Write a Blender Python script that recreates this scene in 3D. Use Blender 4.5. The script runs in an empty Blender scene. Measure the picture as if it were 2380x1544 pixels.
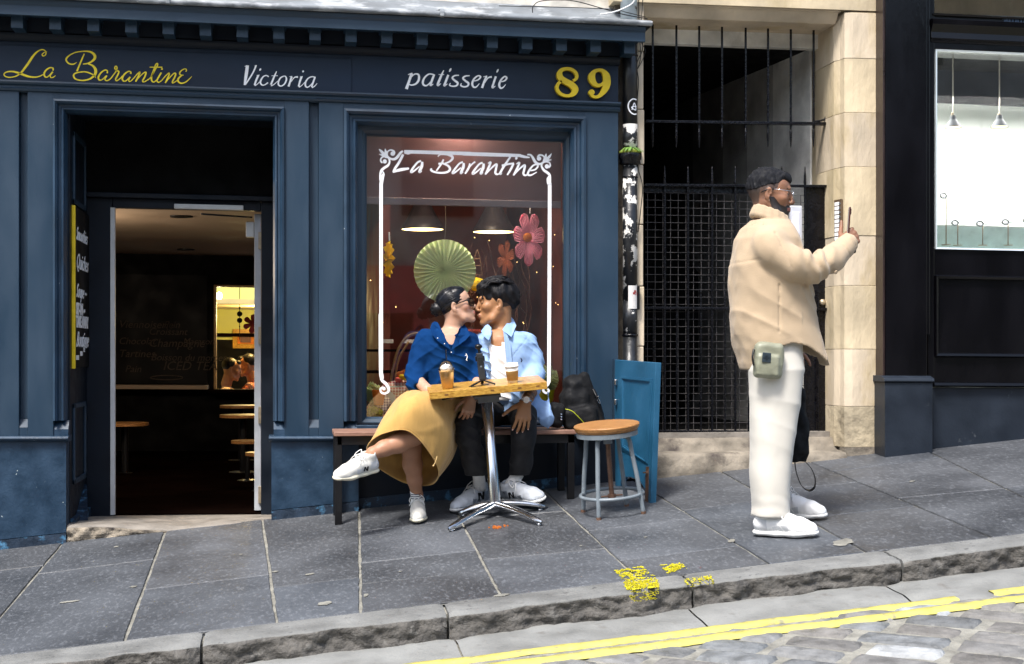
import bpy, bmesh, math, random
import numpy as np
from mathutils import Vector, Matrix
random.seed(7); np.random.seed(7)
sc = bpy.context.scene
COL = sc.collection
# ------------------------------------------------------------------ camera, sky, sun, exposure
TH = math.atan(0.1543); ST, CT = math.sin(TH), math.cos(TH)
CX, CY, CZ = -1.326, -8.598, 0.855
FPX, PX0, HY = 3332.0, 1190.0, 819.0
cam = bpy.data.cameras.new('camera'); camo = bpy.data.objects.new('camera', cam); COL.objects.link(camo)
camo.location = (CX, CY, CZ); camo.rotation_euler = (math.radians(90), 0, -TH)
cam.sensor_width = 36; cam.lens = 36 * FPX / 2380; cam.shift_y = -(772 - HY) / 2380.0
cam.clip_start = 0.05; cam.clip_end = 500
sc.camera = camo
W = bpy.data.worlds.new('World'); sc.world = W; W.use_nodes = True
wn = W.node_tree; wn.nodes.clear()
wo = wn.nodes.new('ShaderNodeOutputWorld'); wb = wn.nodes.new('ShaderNodeBackground'); sk = wn.nodes.new('ShaderNodeTexSky')
sk.sky_type = 'NISHITA'; sk.sun_disc = False
SUN_EL, SUN_AZ = math.radians(58), math.radians(216)
sk.sun_elevation = SUN_EL; sk.sun_rotation = SUN_AZ; sk.air_density = 1.3; sk.dust_density = 3.0; sk.ozone_density = 1.0
wb.inputs[1].default_value = 0.115
wn.links.new(sk.outputs[0], wb.inputs[0]); wn.links.new(wb.outputs[0], wo.inputs[0])
sl = bpy.data.lights.new('sun', 'SUN'); sl.energy = 2.3; sl.angle = math.radians(14); sl.color = (1.0, 0.965, 0.92)
slo = bpy.data.objects.new('sun', sl); COL.objects.link(slo)
_d = Vector((math.sin(SUN_AZ) * math.cos(SUN_EL), math.cos(SUN_AZ) * math.cos(SUN_EL), math.sin(SUN_EL)))
slo.rotation_euler = _d.to_track_quat('Z', 'Y').to_euler(); slo.location = (-4, -6, 12)
sc.view_settings.view_transform = 'Standard'; sc.view_settings.look = 'None'
sc.view_settings.gamma = 1.0; sc.view_settings.use_curve_mapping = False
sc.view_settings.exposure = 1.38
# ------------------------------------------------------------------ pixel (2380 wide reading of the photo) -> world
def ray(px, py):
    u = (px - PX0) / FPX; v = (HY - py) / FPX
    return u * CT + ST, -u * ST + CT, v
def at(px, py, Y):
    dx, dy, dz = ray(px, py); t = (Y - CY) / dy
    return (CX + dx * t, Y, CZ + dz * t)
GX, GY = 0.0924, 0.0707
def gz(x, y): return GX * x + GY * y
def gr(px, py, off=0.0):
    dx, dy, dz = ray(px, py)
    t = (gz(CX, CY) + off - CZ) / (dz - GX * dx - GY * dy)
    return (CX + dx * t, CY + dy * t, CZ + dz * t)
SHR = 0.00915
def fx(px, Y=0.0): return at(px, 819, Y)[0]
def lev(px, py, Y=0.0):
    p = at(px, py, Y); return p[2] + SHR * p[0]
# ------------------------------------------------------------------ scene bookkeeping
def tag(o, label=None, cat=None, group=None, kind=None):
    if label: o['label'] = label
    if cat: o['category'] = cat
    if group: o['group'] = group
    if kind: o['kind'] = kind
    return o
def empty(name, loc=(0, 0, 0), label=None, cat=None, group=None):
    o = bpy.data.objects.new(name, None); COL.objects.link(o); o.location = loc; o.empty_display_size = .1
    return tag(o, label, cat, group)
def par(o, p):
    if p is not None:
        o.parent = p
        m = Matrix.Translation(p.location) if p.parent is None else Matrix.Identity(4)
        o.matrix_parent_inverse = m.inverted()
    return o
def link_mesh(name, me, mats, parent=None, smooth=False, bevel=0):
    o = bpy.data.objects.new(name, me); COL.objects.link(o)
    for m in (mats if isinstance(mats, (list, tuple)) else [mats]): me.materials.append(m)
    if smooth:
        me.polygons.foreach_set('use_smooth', [True] * len(me.polygons))
    if bevel:
        b = o.modifiers.new('bevel', 'BEVEL'); b.width = bevel; b.segments = 2; b.limit_method = 'ANGLE'; b.angle_limit = math.radians(40)
    if parent is not None:
        root = parent
        while root.parent is not None: root = root.parent
        o.parent = parent
        # every mesh is written in world coordinates; only the root may carry a location
        if parent is root: o.location = tuple(-c for c in root.location)
    return o
def catmull(pts, n=6, closed=False):
    P = np.array(pts, float); N = len(P); out = []
    if N < 3 and not closed:
        return [tuple(P[0] + (P[-1] - P[0]) * t / n) for t in range(n + 1)]
    rng = range(N if closed else N - 1)
    for i in rng:
        if closed: a, b, c, d = P[(i - 1) % N], P[i], P[(i + 1) % N], P[(i + 2) % N]
        else: a, b, c, d = P[max(i - 1, 0)], P[i], P[i + 1], P[min(i + 2, N - 1)]
        for k in range(n):
            t = k / n
            out.append(tuple(0.5 * ((2 * b) + (-a + c) * t + (2 * a - 5 * b + 4 * c - d) * t * t + (-a + 3 * b - 3 * c + d) * t ** 3)))
    if not closed: out.append(tuple(P[-1]))
    return out
class MB:
    def __init__(s): s.v = []; s.f = []; s.m = []; s.mi = 0
    def add(s, vs, fs):
        b = len(s.v); s.v += [tuple(v) for v in vs]
        for f in fs: s.f.append(tuple(b + i for i in f)); s.m.append(s.mi)
        return s
    def box(s, x0, x1, y0, y1, z0, z1):
        return s.add([(x0, y0, z0), (x1, y0, z0), (x1, y1, z0), (x0, y1, z0), (x0, y0, z1), (x1, y0, z1), (x1, y1, z1), (x0, y1, z1)],
                     [(0, 3, 2, 1), (4, 5, 6, 7), (0, 1, 5, 4), (1, 2, 6, 5), (2, 3, 7, 6), (3, 0, 4, 7)])
    def obox(s, c, ax, ay, az):
        c, ax, ay, az = map(Vector, (c, ax, ay, az)); vs = []
        for k in (-1, 1):
            for i, j in ((-1, -1), (1, -1), (1, 1), (-1, 1)): vs.append(c + ax * i + ay * j + az * k)
        return s.add(vs, [(0, 3, 2, 1), (4, 5, 6, 7), (0, 1, 5, 4), (1, 2, 6, 5), (2, 3, 7, 6), (3, 0, 4, 7)])
    def prism(s, poly, d):       # polygon of 3d points pushed by vector d
        n = len(poly); d = Vector(d)
        return s.add([Vector(p) for p in poly] + [Vector(p) + d for p in poly],
                     [tuple(range(n - 1, -1, -1)), tuple(range(n, 2 * n))] + [(i, (i + 1) % n, n + (i + 1) % n, n + i) for i in range(n)])
    def px(s, x0, x1, prof):     # profile [(y,z)] along X
        return s.prism([(x0, y, z) for y, z in prof], (x1 - x0, 0, 0))
    def pz(s, z0, z1, prof):
        return s.prism([(x, y, z0) for x, y in prof], (0, 0, z1 - z0))
    def frame(s, path, prof, closed=False):   # path [(x,z)], profile [(out,y)] mitred
        n = len(path); m = len(prof); b = len(s.v); rings = []
        P = [Vector(p) for p in path]
        for i in range(n):
            d0 = (P[i] - P[i - 1]).normalized() if (i > 0 or closed) else None
            d1 = (P[(i + 1) % n] - P[i]).normalized() if (i < n - 1 or closed) else None
            if d0 is None: d0 = d1
            if d1 is None: d1 = d0
            n0 = Vector((-d0[1], d0[0])); n1 = Vector((-d1[1], d1[0])); mm = n0 + n1; mm = mm / max(1e-6, mm.dot(n0))
            rings.append([(P[i][0] + mm[0] * o, y, P[i][1] + mm[1] * o) for o, y in prof])
        for r in rings: s.v += r
        for i in range(n if closed else n - 1):
            for j in range(m):
                s.f.append((b + i * m + j, b + i * m + (j + 1) % m, b + ((i + 1) % n) * m + (j + 1) % m, b + ((i + 1) % n) * m + j)); s.m.append(s.mi)
        if not closed:
            s.f.append(tuple(b + j for j in range(m))); s.m.append(s.mi)
            s.f.append(tuple(b + (n - 1) * m + j for j in reversed(range(m)))); s.m.append(s.mi)
        return s
    def tube(s, pts, r, n=10, closed=False, flat=1.0):
        P = [Vector(p) for p in pts]; N = len(P); R = r if isinstance(r, (list, tuple)) else [r] * N
        b = len(s.v); up = None
        for i in range(N):
            t = (P[(i + 1) % N] - P[i - 1]) if closed else (P[min(i + 1, N - 1)] - P[max(i - 1, 0)])
            t = t.normalized() if t.length > 1e-9 else Vector((0, 0, 1))
            if up is None: up = Vector((0, 0, 1)) if abs(t.z) < .9 else Vector((1, 0, 0))
            a = t.cross(up).normalized(); up = a.cross(t).normalized()
            for k in range(n):
                q = 2 * math.pi * k / n; s.v.append(tuple(P[i] + (a * math.cos(q) + up * math.sin(q) * flat) * R[i]))
        for i in range(N if closed else N - 1):
            for k in range(n):
                s.f.append((b + i * n + k, b + i * n + (k + 1) % n, b + ((i + 1) % N) * n + (k + 1) % n, b + ((i + 1) % N) * n + k)); s.m.append(s.mi)
        if not closed:
            s.f.append(tuple(b + k for k in reversed(range(n)))); s.m.append(s.mi)
            s.f.append(tuple(b + (N - 1) * n + k for k in range(n))); s.m.append(s.mi)
        return s
    def lathe(s, c, prof, n=28, axis=(0, 0, 1)):   # prof [(r,h)]
        az = Vector(axis).normalized(); ax = az.orthogonal().normalized(); ay = az.cross(ax); b = len(s.v); c = Vector(c); m = len(prof)
        for r, h in prof:
            for k in range(n):
                q = 2 * math.pi * k / n; s.v.append(tuple(c + az * h + (ax * math.cos(q) + ay * math.sin(q)) * r))
        for i in range(m - 1):
            for k in range(n):
                s.f.append((b + i * n + k, b + i * n + (k + 1) % n, b + (i + 1) * n + (k + 1) % n, b + (i + 1) * n + k)); s.m.append(s.mi)
        if prof[0][0] > 1e-4: s.f.append(tuple(b + k for k in reversed(range(n)))); s.m.append(s.mi)
        if prof[-1][0] > 1e-4: s.f.append(tuple(b + (m - 1) * n + k for k in range(n))); s.m.append(s.mi)
        return s
    def grid(s, rows):
        b = len(s.v); n = len(rows[0])
        for r in rows: s.v += [tuple(p) for p in r]
        for i in range(len(rows) - 1):
            for j in range(n - 1): s.f.append((b + i * n + j, b + i * n + j + 1, b + (i + 1) * n + j + 1, b + (i + 1) * n + j)); s.m.append(s.mi)
        return s
    def ribbon(s, pts, Y, thick=0.0015):           # pts [(px,py,w)] already in photo pixels, laid on plane Y
        C = catmull(pts, 5); L = []; R = []
        for i, (x, y, w) in enumerate(C):
            a = C[max(i - 1, 0)]; c = C[min(i + 1, len(C) - 1)]
            dx, dy = c[0] - a[0], c[1] - a[1]; l = math.hypot(dx, dy) or 1; nx, ny = -dy / l, dx / l
            L.append(at(x + nx * w / 2, y + ny * w / 2, Y)); R.append(at(x - nx * w / 2, y - ny * w / 2, Y))
        n = len(L); b = len(s.v); s.v += L + R + [(p[0], p[1] + thick, p[2]) for p in L + R]
        for i in range(n - 1):
            s.f += [(b + i, b + i + 1, b + n + i + 1, b + n + i), (b + i, b + 2 * n + i, b + 2 * n + i + 1, b + i + 1),
                    (b + n + i, b + n + i + 1, b + 3 * n + i + 1, b + 3 * n + i)]; s.m += [s.mi] * 3
        s.f += [(b, b + n, b + 3 * n, b + 2 * n), (b + n - 1, b + 3 * n - 1, b + 4 * n - 1, b + 2 * n - 1)]; s.m += [s.mi] * 2
        return s
    def disc(s, px, py, rx, ry, Y, thick=0.0015, n=20, rot=0):
        P = []
        for k in range(n):
            q = 2 * math.pi * k / n; a, c = rx * math.cos(q), ry * math.sin(q)
            P.append(at(px + a * math.cos(rot) - c * math.sin(rot), py + a * math.sin(rot) + c * math.cos(rot), Y))
        return s.prism(P, (0, thick, 0))
    def build(s, name, mats, parent=None, shear=False, smooth=False, bevel=0):
        me = bpy.data.meshes.new(name)
        V = [(x, y, z - SHR * x) for x, y, z in s.v] if shear else s.v
        me.from_pydata(V, [], s.f); me.validate()
        o = link_mesh(name, me, mats, parent, smooth, bevel)
        if len(s.m) == len(me.polygons) and any(s.m): me.polygons.foreach_set('material_index', s.m)
        bm = bmesh.new(); bm.from_mesh(me); bmesh.ops.recalc_face_normals(bm, faces=bm.faces); bm.to_mesh(me); bm.free()
        me.update(); return o
def text_mesh(body, size, shear=0.0, weight=0.0, ext=0.001):
    cu = bpy.data.curves.new('lettering', 'FONT'); cu.body = body; cu.size = size; cu.shear = shear; cu.offset = weight; cu.extrude = ext; cu.resolution_u = 3
    o = bpy.data.objects.new('lettering', cu); COL.objects.link(o)
    me = bpy.data.meshes.new_from_object(o.evaluated_get(bpy.context.evaluated_depsgraph_get()))
    bpy.data.objects.remove(o); bpy.data.curves.remove(cu); return me
def text_on(mb, body, size, origin, ux, uy, shear=0, weight=0, sx=1.0):
    me = text_mesh(body, size, shear, weight); ux, uy = Vector(ux), Vector(uy); uz = ux.cross(uy); o = Vector(origin)
    mb.add([o + ux * v.co.x * sx + uy * v.co.y + uz * v.co.z for v in me.vertices], [tuple(p.vertices) for p in me.polygons]); bpy.data.meshes.remove(me)
# ------------------------------------------------------------------ materials
def s2l(c):
    return tuple((x / 12.92 if x <= .04045 else ((x + .055) / 1.055) ** 2.4) for x in c)
def mat(name, col, rough=.6, metal=0, var=.12, scale=6, bump=.0, bscale=60, col2=None, c2thr=None, c2scale=30, c2soft=.04, spec=.5,
        stretch=None, detail=6, emit=None, estr=0, bdist=.01, sheen=0, coat=0, attr=None):
    m = bpy.data.materials.new(name); m.use_nodes = True; nt = m.node_tree; N = nt.nodes; L = nt.links; b = N['Principled BSDF']
    tc = N.new('ShaderNodeTexCoord'); mp = N.new('ShaderNodeMapping'); L.new(tc.outputs['Object'], mp.inputs[0])
    if stretch: mp.inputs['Scale'].default_value = stretch
    if attr:
        at_ = N.new('ShaderNodeAttribute'); at_.attribute_name = attr; base = at_.outputs['Color']
    else:
        rgb = N.new('ShaderNodeRGB'); rgb.outputs[0].default_value = (*col, 1); base = rgb.outputs[0]
    if var:
        n = N.new('ShaderNodeTexNoise'); n.inputs['Scale'].default_value = scale; n.inputs['Detail'].default_value = detail; L.new(mp.outputs[0], n.inputs[0])
        r = N.new('ShaderNodeMapRange'); r.inputs[1].default_value = .3; r.inputs[2].default_value = .7; r.inputs[3].default_value = 1 - var; r.inputs[4].default_value = 1 + var
        L.new(n.outputs[0], r.inputs[0])
        mx = N.new('ShaderNodeVectorMath'); mx.operation = 'SCALE'; L.new(base, mx.inputs[0]); L.new(r.outputs[0], mx.inputs['Scale']); base = mx.outputs[0]
    if col2 is not None:
        n2 = N.new('ShaderNodeTexNoise'); n2.inputs['Scale'].default_value = c2scale; n2.inputs['Detail'].default_value = 8; n2.inputs['Roughness'].default_value = .62; L.new(mp.outputs[0], n2.inputs[0])
        r2 = N.new('ShaderNodeMapRange'); r2.inputs[1].default_value = c2thr; r2.inputs[2].default_value = c2thr + c2soft; L.new(n2.outputs[0], r2.inputs[0])
        mi = N.new('ShaderNodeMix'); mi.data_type = 'RGBA'; L.new(r2.outputs[0], mi.inputs[0]); L.new(base, mi.inputs[6]); mi.inputs[7].default_value = (*col2, 1); base = mi.outputs[2]
    L.new(base, b.inputs['Base Color'])
    if var and rough < .9:
        rr = N.new('ShaderNodeMapRange'); rr.inputs[1].default_value = .3; rr.inputs[2].default_value = .7; rr.inputs[3].default_value = rough * .72; rr.inputs[4].default_value = min(1, rough * 1.35); L.new(n.outputs[0], rr.inputs[0]); L.new(rr.outputs[0], b.inputs['Roughness'])
    b.inputs['Roughness'].default_value = rough; b.inputs['Metallic'].default_value = metal; b.inputs['Specular IOR Level'].default_value = spec
    if sheen: b.inputs['Sheen Weight'].default_value = sheen
    if coat: b.inputs['Coat Weight'].default_value = coat; b.inputs['Coat Roughness'].default_value = .1
    if bump:
        n3 = N.new('ShaderNodeTexNoise'); n3.inputs['Scale'].default_value = bscale; n3.inputs['Detail'].default_value = 8; L.new(mp.outputs[0], n3.inputs[0])
        bp = N.new('ShaderNodeBump'); bp.inputs['Strength'].default_value = bump; bp.inputs['Distance'].default_value = bdist; L.new(n3.outputs[0], bp.inputs['Height']); L.new(bp.outputs[0], b.inputs['Normal'])
    if emit: b.inputs['Emission Color'].default_value = (*emit, 1); b.inputs['Emission Strength'].default_value = estr
    return m
M = {}
NAVY = (.0125, .033, .060)
M['navy'] = mat('navy_paint', NAVY, .42, var=.10, scale=5, bump=.25, bscale=45, bdist=.002, stretch=(1, 1, .35))
M['navy_worn'] = mat('navy_paint_worn', (.012, .034, .066), .45, var=.3, scale=4, bump=.3, bscale=50, bdist=.002, col2=(.45, .5, .52), c2thr=.705, c2scale=34, c2soft=.02)
M['navy_chip'] = mat('navy_paint_chipped', (.010, .032, .064), .45, var=.3, scale=9, bump=.5, bscale=50, bdist=.004, col2=(.4, .45, .44), c2thr=.70, c2scale=30, c2soft=.02)
M['navy_scuff'] = mat('navy_skirting_scuffed', (.008, .022, .045), .6, var=.4, scale=12, bump=.7, bscale=40, bdist=.006, col2=(.05, .16, .28), c2thr=.56, c2scale=16, c2soft=.1)
M['navy_board'] = mat('navy_signboard', (.0095, .020, .040), .5, spec=.3, var=.3, scale=2.2, bump=.12, bscale=60, bdist=.002, stretch=(.5, 1, 1.4), col2=(.2, .26, .32), c2thr=.74, c2scale=70, c2soft=.02)
M['navy_dark'] = mat('navy_recess_shaded', (.0035, .0075, .015), .5, spec=.3, var=.25, scale=5, bump=.2, bscale=45, bdist=.002)  # navy paint darkened to put shade into the recesses
M['teal'] = mat('teal_shutter_paint', (.013, .085, .165), .42, var=.16, scale=5, bump=.25, bscale=45, bdist=.003, col2=(.35, .45, .5), c2thr=.73, c2scale=26, c2soft=.02)
M['black'] = mat('black_gloss_paint', (.0022, .0020, .0030), .2, spec=.28, var=.4, scale=5, bump=.35, bscale=30, bdist=.003, stretch=(1, 1, .3))
M['blackiron'] = mat('black_iron', (.002, .002, .0035), .25, spec=.35, var=.3, scale=30, bump=.8, bscale=70, bdist=.004, col2=(.09, .05, .035), c2thr=.72, c2scale=40, c2soft=.04)
M['plinth'] = mat('slate_plinth', (.012, .017, .026), .42, spec=.35, var=.35, scale=4, bump=.3, bscale=60, bdist=.003, col2=(.16, .17, .18), c2thr=.66, c2scale=9, c2soft=.2)
M['yellow_letter'] = mat('yellow_lettering', (.88, .68, .02), .5, var=.12, scale=40)
M['yellow_num'] = mat('yellow_numeral', (.70, .50, .008), .42, var=.1, scale=20, bump=.2, bscale=50, bdist=.002)
M['white_letter'] = mat('white_lettering', (.93, .93, .94), .5, var=.05, scale=30)
M['lead'] = mat('lead_flashing', (.13, .145, .16), .6, var=.35, scale=9, bump=.6, bscale=22, bdist=.01, col2=(.34, .36, .38), c2thr=.5, c2scale=12, c2soft=.15, stretch=(.5, 1, 1))
M['pebble'] = mat('pale_render', (.55, .52, .46), .8, var=.35, scale=8, bump=.6, bscale=20, bdist=.01)
M['sand'] = mat('sandstone', (.52, .43, .29), .85, var=.3, scale=3, bump=.8, bscale=25, bdist=.008, col2=(.33, .26, .13), c2thr=.52, c2scale=3.2, c2soft=.25, stretch=(1, 1, .5))
M['sand2'] = mat('sandstone_pink', (.55, .46, .34), .85, var=.25, scale=4, bump=.8, bscale=25, bdist=.008, col2=(.38, .29, .14), c2thr=.50, c2scale=3.6, c2soft=.25, stretch=(1, 1, .4))
M['sand_dirty'] = mat('sandstone_dirty', (.19, .165, .13), .9, var=.5, scale=6, bump=1, bscale=14, bdist=.02, col2=(.05, .04, .035), c2thr=.52, c2scale=5, c2soft=.15)
M['step'] = mat('worn_step_stone', (.20, .18, .155), .85, var=.3, scale=7, bump=.8, bscale=30, bdist=.008, col2=(.13, .11, .09), c2thr=.55, c2scale=10, c2soft=.15)
M['stepface'] = mat('rough_step_face', (.21, .18, .14), .9, var=.5, scale=10, bump=1, bscale=16, bdist=.035, col2=(.06, .05, .045), c2thr=.54, c2scale=14, c2soft=.1)
M['render_wall'] = mat('passage_render', (.78, .77, .72), .9, var=.35, scale=4, bump=.5, bscale=60, bdist=.005, col2=(.12, .11, .09), c2thr=.57, c2scale=3, c2soft=.3)
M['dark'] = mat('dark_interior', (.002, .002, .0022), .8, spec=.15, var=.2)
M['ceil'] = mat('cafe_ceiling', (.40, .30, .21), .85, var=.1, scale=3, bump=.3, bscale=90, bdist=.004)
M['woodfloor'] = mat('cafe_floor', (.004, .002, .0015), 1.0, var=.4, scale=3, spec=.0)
M['chalk'] = mat('blackboard', (.003, .0028, .003), .6, spec=.2, var=.4, scale=3)
M['chalkmark'] = mat('chalk_writing', (.07, .05, .035), .9, var=.3, scale=40)
M['whitepaint'] = mat('white_paint', (.62, .63, .63), .5, var=.1, scale=8)
M['greypaint'] = mat('grey_paint', (.40, .42, .45), .5, var=.15, scale=8)
M['brass'] = mat('dull_brass', (.42, .35, .25), .4, metal=.6, var=.2, scale=30)
M['steel'] = mat('polished_aluminium', (.62, .63, .65), .23, metal=1, var=.08, scale=8, bump=.06, bscale=20, bdist=.004, stretch=(1, 1, .2))
M['chrome'] = mat('chrome', (.75, .75, .77), .12, metal=1, var=0)
M['gunmetal'] = mat('grey_cast_bracket', (.12, .13, .14), .45, metal=.4, var=.2, scale=20)
M['blackplastic'] = mat('black_plastic', (.005, .005, .006), .38, spec=.35, var=.1)
M['greysteel'] = mat('grey_painted_steel', (.16, .19, .215), .38, var=.15, scale=12, bump=.15, bscale=30, bdist=.002, col2=(.16, .08, .04), c2thr=.72, c2scale=45, c2soft=.03)
M['rust'] = mat('rusty_screw', (.16, .09, .06), .55, metal=.5, var=.35, scale=40, bump=.5, bscale=60, bdist=.002)
M['red_wall'] = mat('cafe_maroon_wall', (.15, .03, .02), .7, var=.5, scale=2.5)
M['blind'] = mat('mauve_roller_blind', (.30, .195, .20), .8, var=.12, scale=2, bump=.15, bscale=120, bdist=.001)
M['lampshade'] = mat('pewter_lampshade', (.014, .011, .014), .4, spec=.3, var=.1)
M['lamp_in'] = mat('lit_lampshade_inside', (.9, .8, .55), .5, var=0, emit=(1, .70, .28), estr=4.0)
M['bulb'] = mat('lit_bulb', (1, .9, .7), .5, var=0, emit=(1, .85, .55), estr=14)
M['paper_green'] = mat('green_paper', (.82, .93, .62), .75, var=.06, scale=20)
M['paper_green2'] = mat('pale_green_paper', (.66, .78, .50), .75, var=.1, scale=20)
M['paper_pink'] = mat('pink_paper', (.93, .40, .55), .75, var=.14, scale=14)
M['paper_yellow'] = mat('yellow_paper', (.92, .72, .01), .75, var=.15, scale=20)
M['paper_orange'] = mat('orange_paper', (.75, .25, .04), .75, var=.15, scale=20)
M['orange'] = mat('orange_pot', (.80, .20, .01), .45, var=.08)
M['lime'] = mat('lime_pot', (.55, .62, .01), .45, var=.08)
M['skybox'] = mat('pale_blue_box', (.40, .66, .74), .6, var=.05)
M['wicker'] = mat('wicker_cane', (.40, .24, .08), .5, var=.2, scale=40, bump=.4, bscale=90, bdist=.003)
M['moss'] = mat('moss', (.14, .17, .01), .95, var=.5, scale=40, bump=1, bscale=90, bdist=.01)
M['leaf'] = mat('fern_leaf', (.12, .24, .04), .55, var=.3, scale=30)
M['redpaint'] = mat('red_shopfront', (.30, .03, .03), .5, var=.2)
M['salmon'] = mat('coral_macaron', (.75, .12, .10), .6, var=.1)
def wood(name, c1, c2, rough=.45, scl=(1, 1, 1), ring=14, bump=.15):
    m = bpy.data.materials.new(name); m.use_nodes = True; nt = m.node_tree; N = nt.nodes; L = nt.links; b = N['Principled BSDF']
    tc = N.new('ShaderNodeTexCoord'); mp = N.new('ShaderNodeMapping'); mp.inputs['Scale'].default_value = scl; L.new(tc.outputs['Object'], mp.inputs[0])
    n = N.new('ShaderNodeTexNoise'); n.inputs['Scale'].default_value = ring; n.inputs['Detail'].default_value = 8; n.inputs['Distortion'].default_value = .6; L.new(mp.outputs[0], n.inputs[0])
    cr = N.new('ShaderNodeValToRGB'); cr.color_ramp.elements[0].color = (*c1, 1); cr.color_ramp.elements[1].color = (*c2, 1); cr.color_ramp.elements[0].position = .34; cr.color_ramp.elements[1].position = .66
    L.new(n.outputs[0], cr.inputs[0]); L.new(cr.outputs[0], b.inputs['Base Color']); b.inputs['Roughness'].default_value = rough
    bp = N.new('ShaderNodeBump'); bp.inputs['Strength'].default_value = bump; bp.inputs['Distance'].default_value = .003; L.new(n.outputs[0], bp.inputs['Height']); L.new(bp.outputs[0], b.inputs['Normal'])
    return m
M['tablewood'] = wood('varnished_table_wood', (.27, .12, .012), (.56, .33, .06), .35, (3, 3, 14))
M['stoolwood'] = wood('oak_stool_seat', (.24, .10, .025), (.42, .21, .07), .4, (3, 22, 22), 6)
M['benchwood'] = wood('bench_hardwood', (.17, .085, .06), (.30, .17, .12), .5, (2, 16, 20), 6)
def glass(name, refl=.10, tint=(1, 1, 1), rough=.02):
    m = bpy.data.materials.new(name); m.use_nodes = True; nt = m.node_tree; N = nt.nodes; L = nt.links; N.clear()
    o = N.new('ShaderNodeOutputMaterial'); mx = N.new('ShaderNodeMixShader'); t = N.new('ShaderNodeBsdfTransparent'); g = N.new('ShaderNodeBsdfGlossy'); f = N.new('ShaderNodeFresnel'); f.inputs[0].default_value = 1.5
    t.inputs[0].default_value = (*tint, 1); g.inputs['Roughness'].default_value = rough
    ad = N.new('ShaderNodeMath'); ad.operation = 'ADD'; ad.inputs[1].default_value = refl; L.new(f.outputs[0], ad.inputs[0])
    L.new(ad.outputs[0], mx.inputs[0]); L.new(t.outputs[0], mx.inputs[1]); L.new(g.outputs[0], mx.inputs[2]); L.new(mx.outputs[0], o.inputs[0]); return m
M['glass'] = glass('window_glass', .09)
M['clearplastic'] = glass('clear_plastic', .12, (.93, .93, .93))
 
for k_ in ('paper_green', 'paper_green2', 'paper_pink', 'paper_yellow', 'paper_orange', 'blind'):
    nt_ = M[k_].node_tree; b_n = nt_.nodes['Principled BSDF']; o_n = [n for n in nt_.nodes if n.type == 'OUTPUT_MATERIAL'][0]; t_n = nt_.nodes.new('ShaderNodeBsdfTranslucent'); m_n = nt_.nodes.new('ShaderNodeMixShader'); m_n.inputs[0].default_value = .4
    nt_.links.new(b_n.inputs['Base Color'].links[0].from_socket, t_n.inputs[0]); nt_.links.new(b_n.outputs[0], m_n.inputs[1]); nt_.links.new(t_n.outputs[0], m_n.inputs[2]); nt_.links.new(m_n.outputs[0], o_n.inputs[0])
# ================================================================== STREET
def slab_mat():
    m = mat('granite_paving', (.05, .056, .064), .55, var=.35, scale=2.0, bump=.55, bscale=55, bdist=.004, attr='tone')
    nt = m.node_tree; N = nt.nodes; L = nt.links; b = N['Principled BSDF']
    base = b.inputs['Base Color'].links[0].from_socket; tc = [n for n in N if n.type == 'TEX_COORD'][0]
    mp = N.new('ShaderNodeMapping'); mp.inputs['Rotation'].default_value = (0, 0, -.25); mp.inputs['Scale'].default_value = (1.0, .45, 1); L.new(tc.outputs['Object'], mp.inputs[0])
    v = N.new('ShaderNodeTexNoise'); v.inputs['Scale'].default_value = 55; v.inputs['Detail'].default_value = 5; v.inputs['Roughness'].default_value = .7; L.new(mp.outputs[0], v.inputs[0])
    r = N.new('ShaderNodeMapRange'); r.inputs[1].default_value = .52; r.inputs[2].default_value = .70; L.new(v.outputs[0], r.inputs[0])
    sc_ = N.new('ShaderNodeMath'); sc_.operation = 'MULTIPLY'; sc_.inputs[1].default_value = .42; L.new(r.outputs[0], sc_.inputs[0])
    mi = N.new('ShaderNodeMix'); mi.data_type = 'RGBA'; L.new(sc_.outputs[0], mi.inputs[0]); L.new(base, mi.inputs[6]); mi.inputs[7].default_value = (.24, .255, .28, 1)
    L.new(mi.outputs[2], b.inputs['Base Color']); return m
M['slab'] = slab_mat()
M['mortar'] = mat('pale_mortar', (.19, .185, .16), .9, var=.35, scale=14, bump=.8, bscale=90, bdist=.004)
M['kerb'] = mat('whin_kerb', (.145, .147, .142), .75, var=.3, scale=6, bump=.9, bscale=40, bdist=.008, col2=(.06, .06, .06), c2thr=.60, c2scale=24, c2soft=.1)
M['kerbface'] = mat('whin_kerb_face', (.085, .08, .073), .85, var=.5, scale=12, bump=1, bscale=30, bdist=.02, col2=(.15, .145, .135), c2thr=.56, c2scale=20, c2soft=.12)
M['gutter'] = mat('worn_gutter_stone', (.185, .188, .18), .7, var=.2, scale=5, bump=.8, bscale=50, bdist=.006, col2=(.13, .125, .115), c2thr=.58, c2scale=12, c2soft=.15)
M['grout'] = mat('sett_grout', (.20, .195, .17), .9, var=.3, scale=16, bump=1, bscale=70, bdist=.008)
M['sett'] = mat('whin_sett', (.12, .125, .13), .65, var=.35, scale=14, bump=1, bscale=32, bdist=.012, attr='tone', col2=(.24, .24, .235), c2thr=.64, c2scale=30, c2soft=.12)
M['roadline'] = mat('worn_yellow_line', (.46, .41, .10), .65, var=.16, scale=18, bump=.7, bscale=60, bdist=.003, col2=(.24, .23, .13), c2thr=.57, c2scale=14, c2soft=.10)
M['splash'] = mat('bright_yellow_paint', (.52, .46, .01), .5, var=.08, scale=30)
KB, KF, RD = -2.405, -2.60, -0.10      # kerb back, kerb front, road drop
def tone(o, cols):
    me = o.data; a = me.color_attributes.new('tone', 'FLOAT_COLOR', 'CORNER'); arr = []
    for p in me.polygons:
        c = cols[p.index]; arr += [c[0], c[1], c[2], 1.0] * p.loop_total
    a.data.foreach_set('color', arr)
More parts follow.
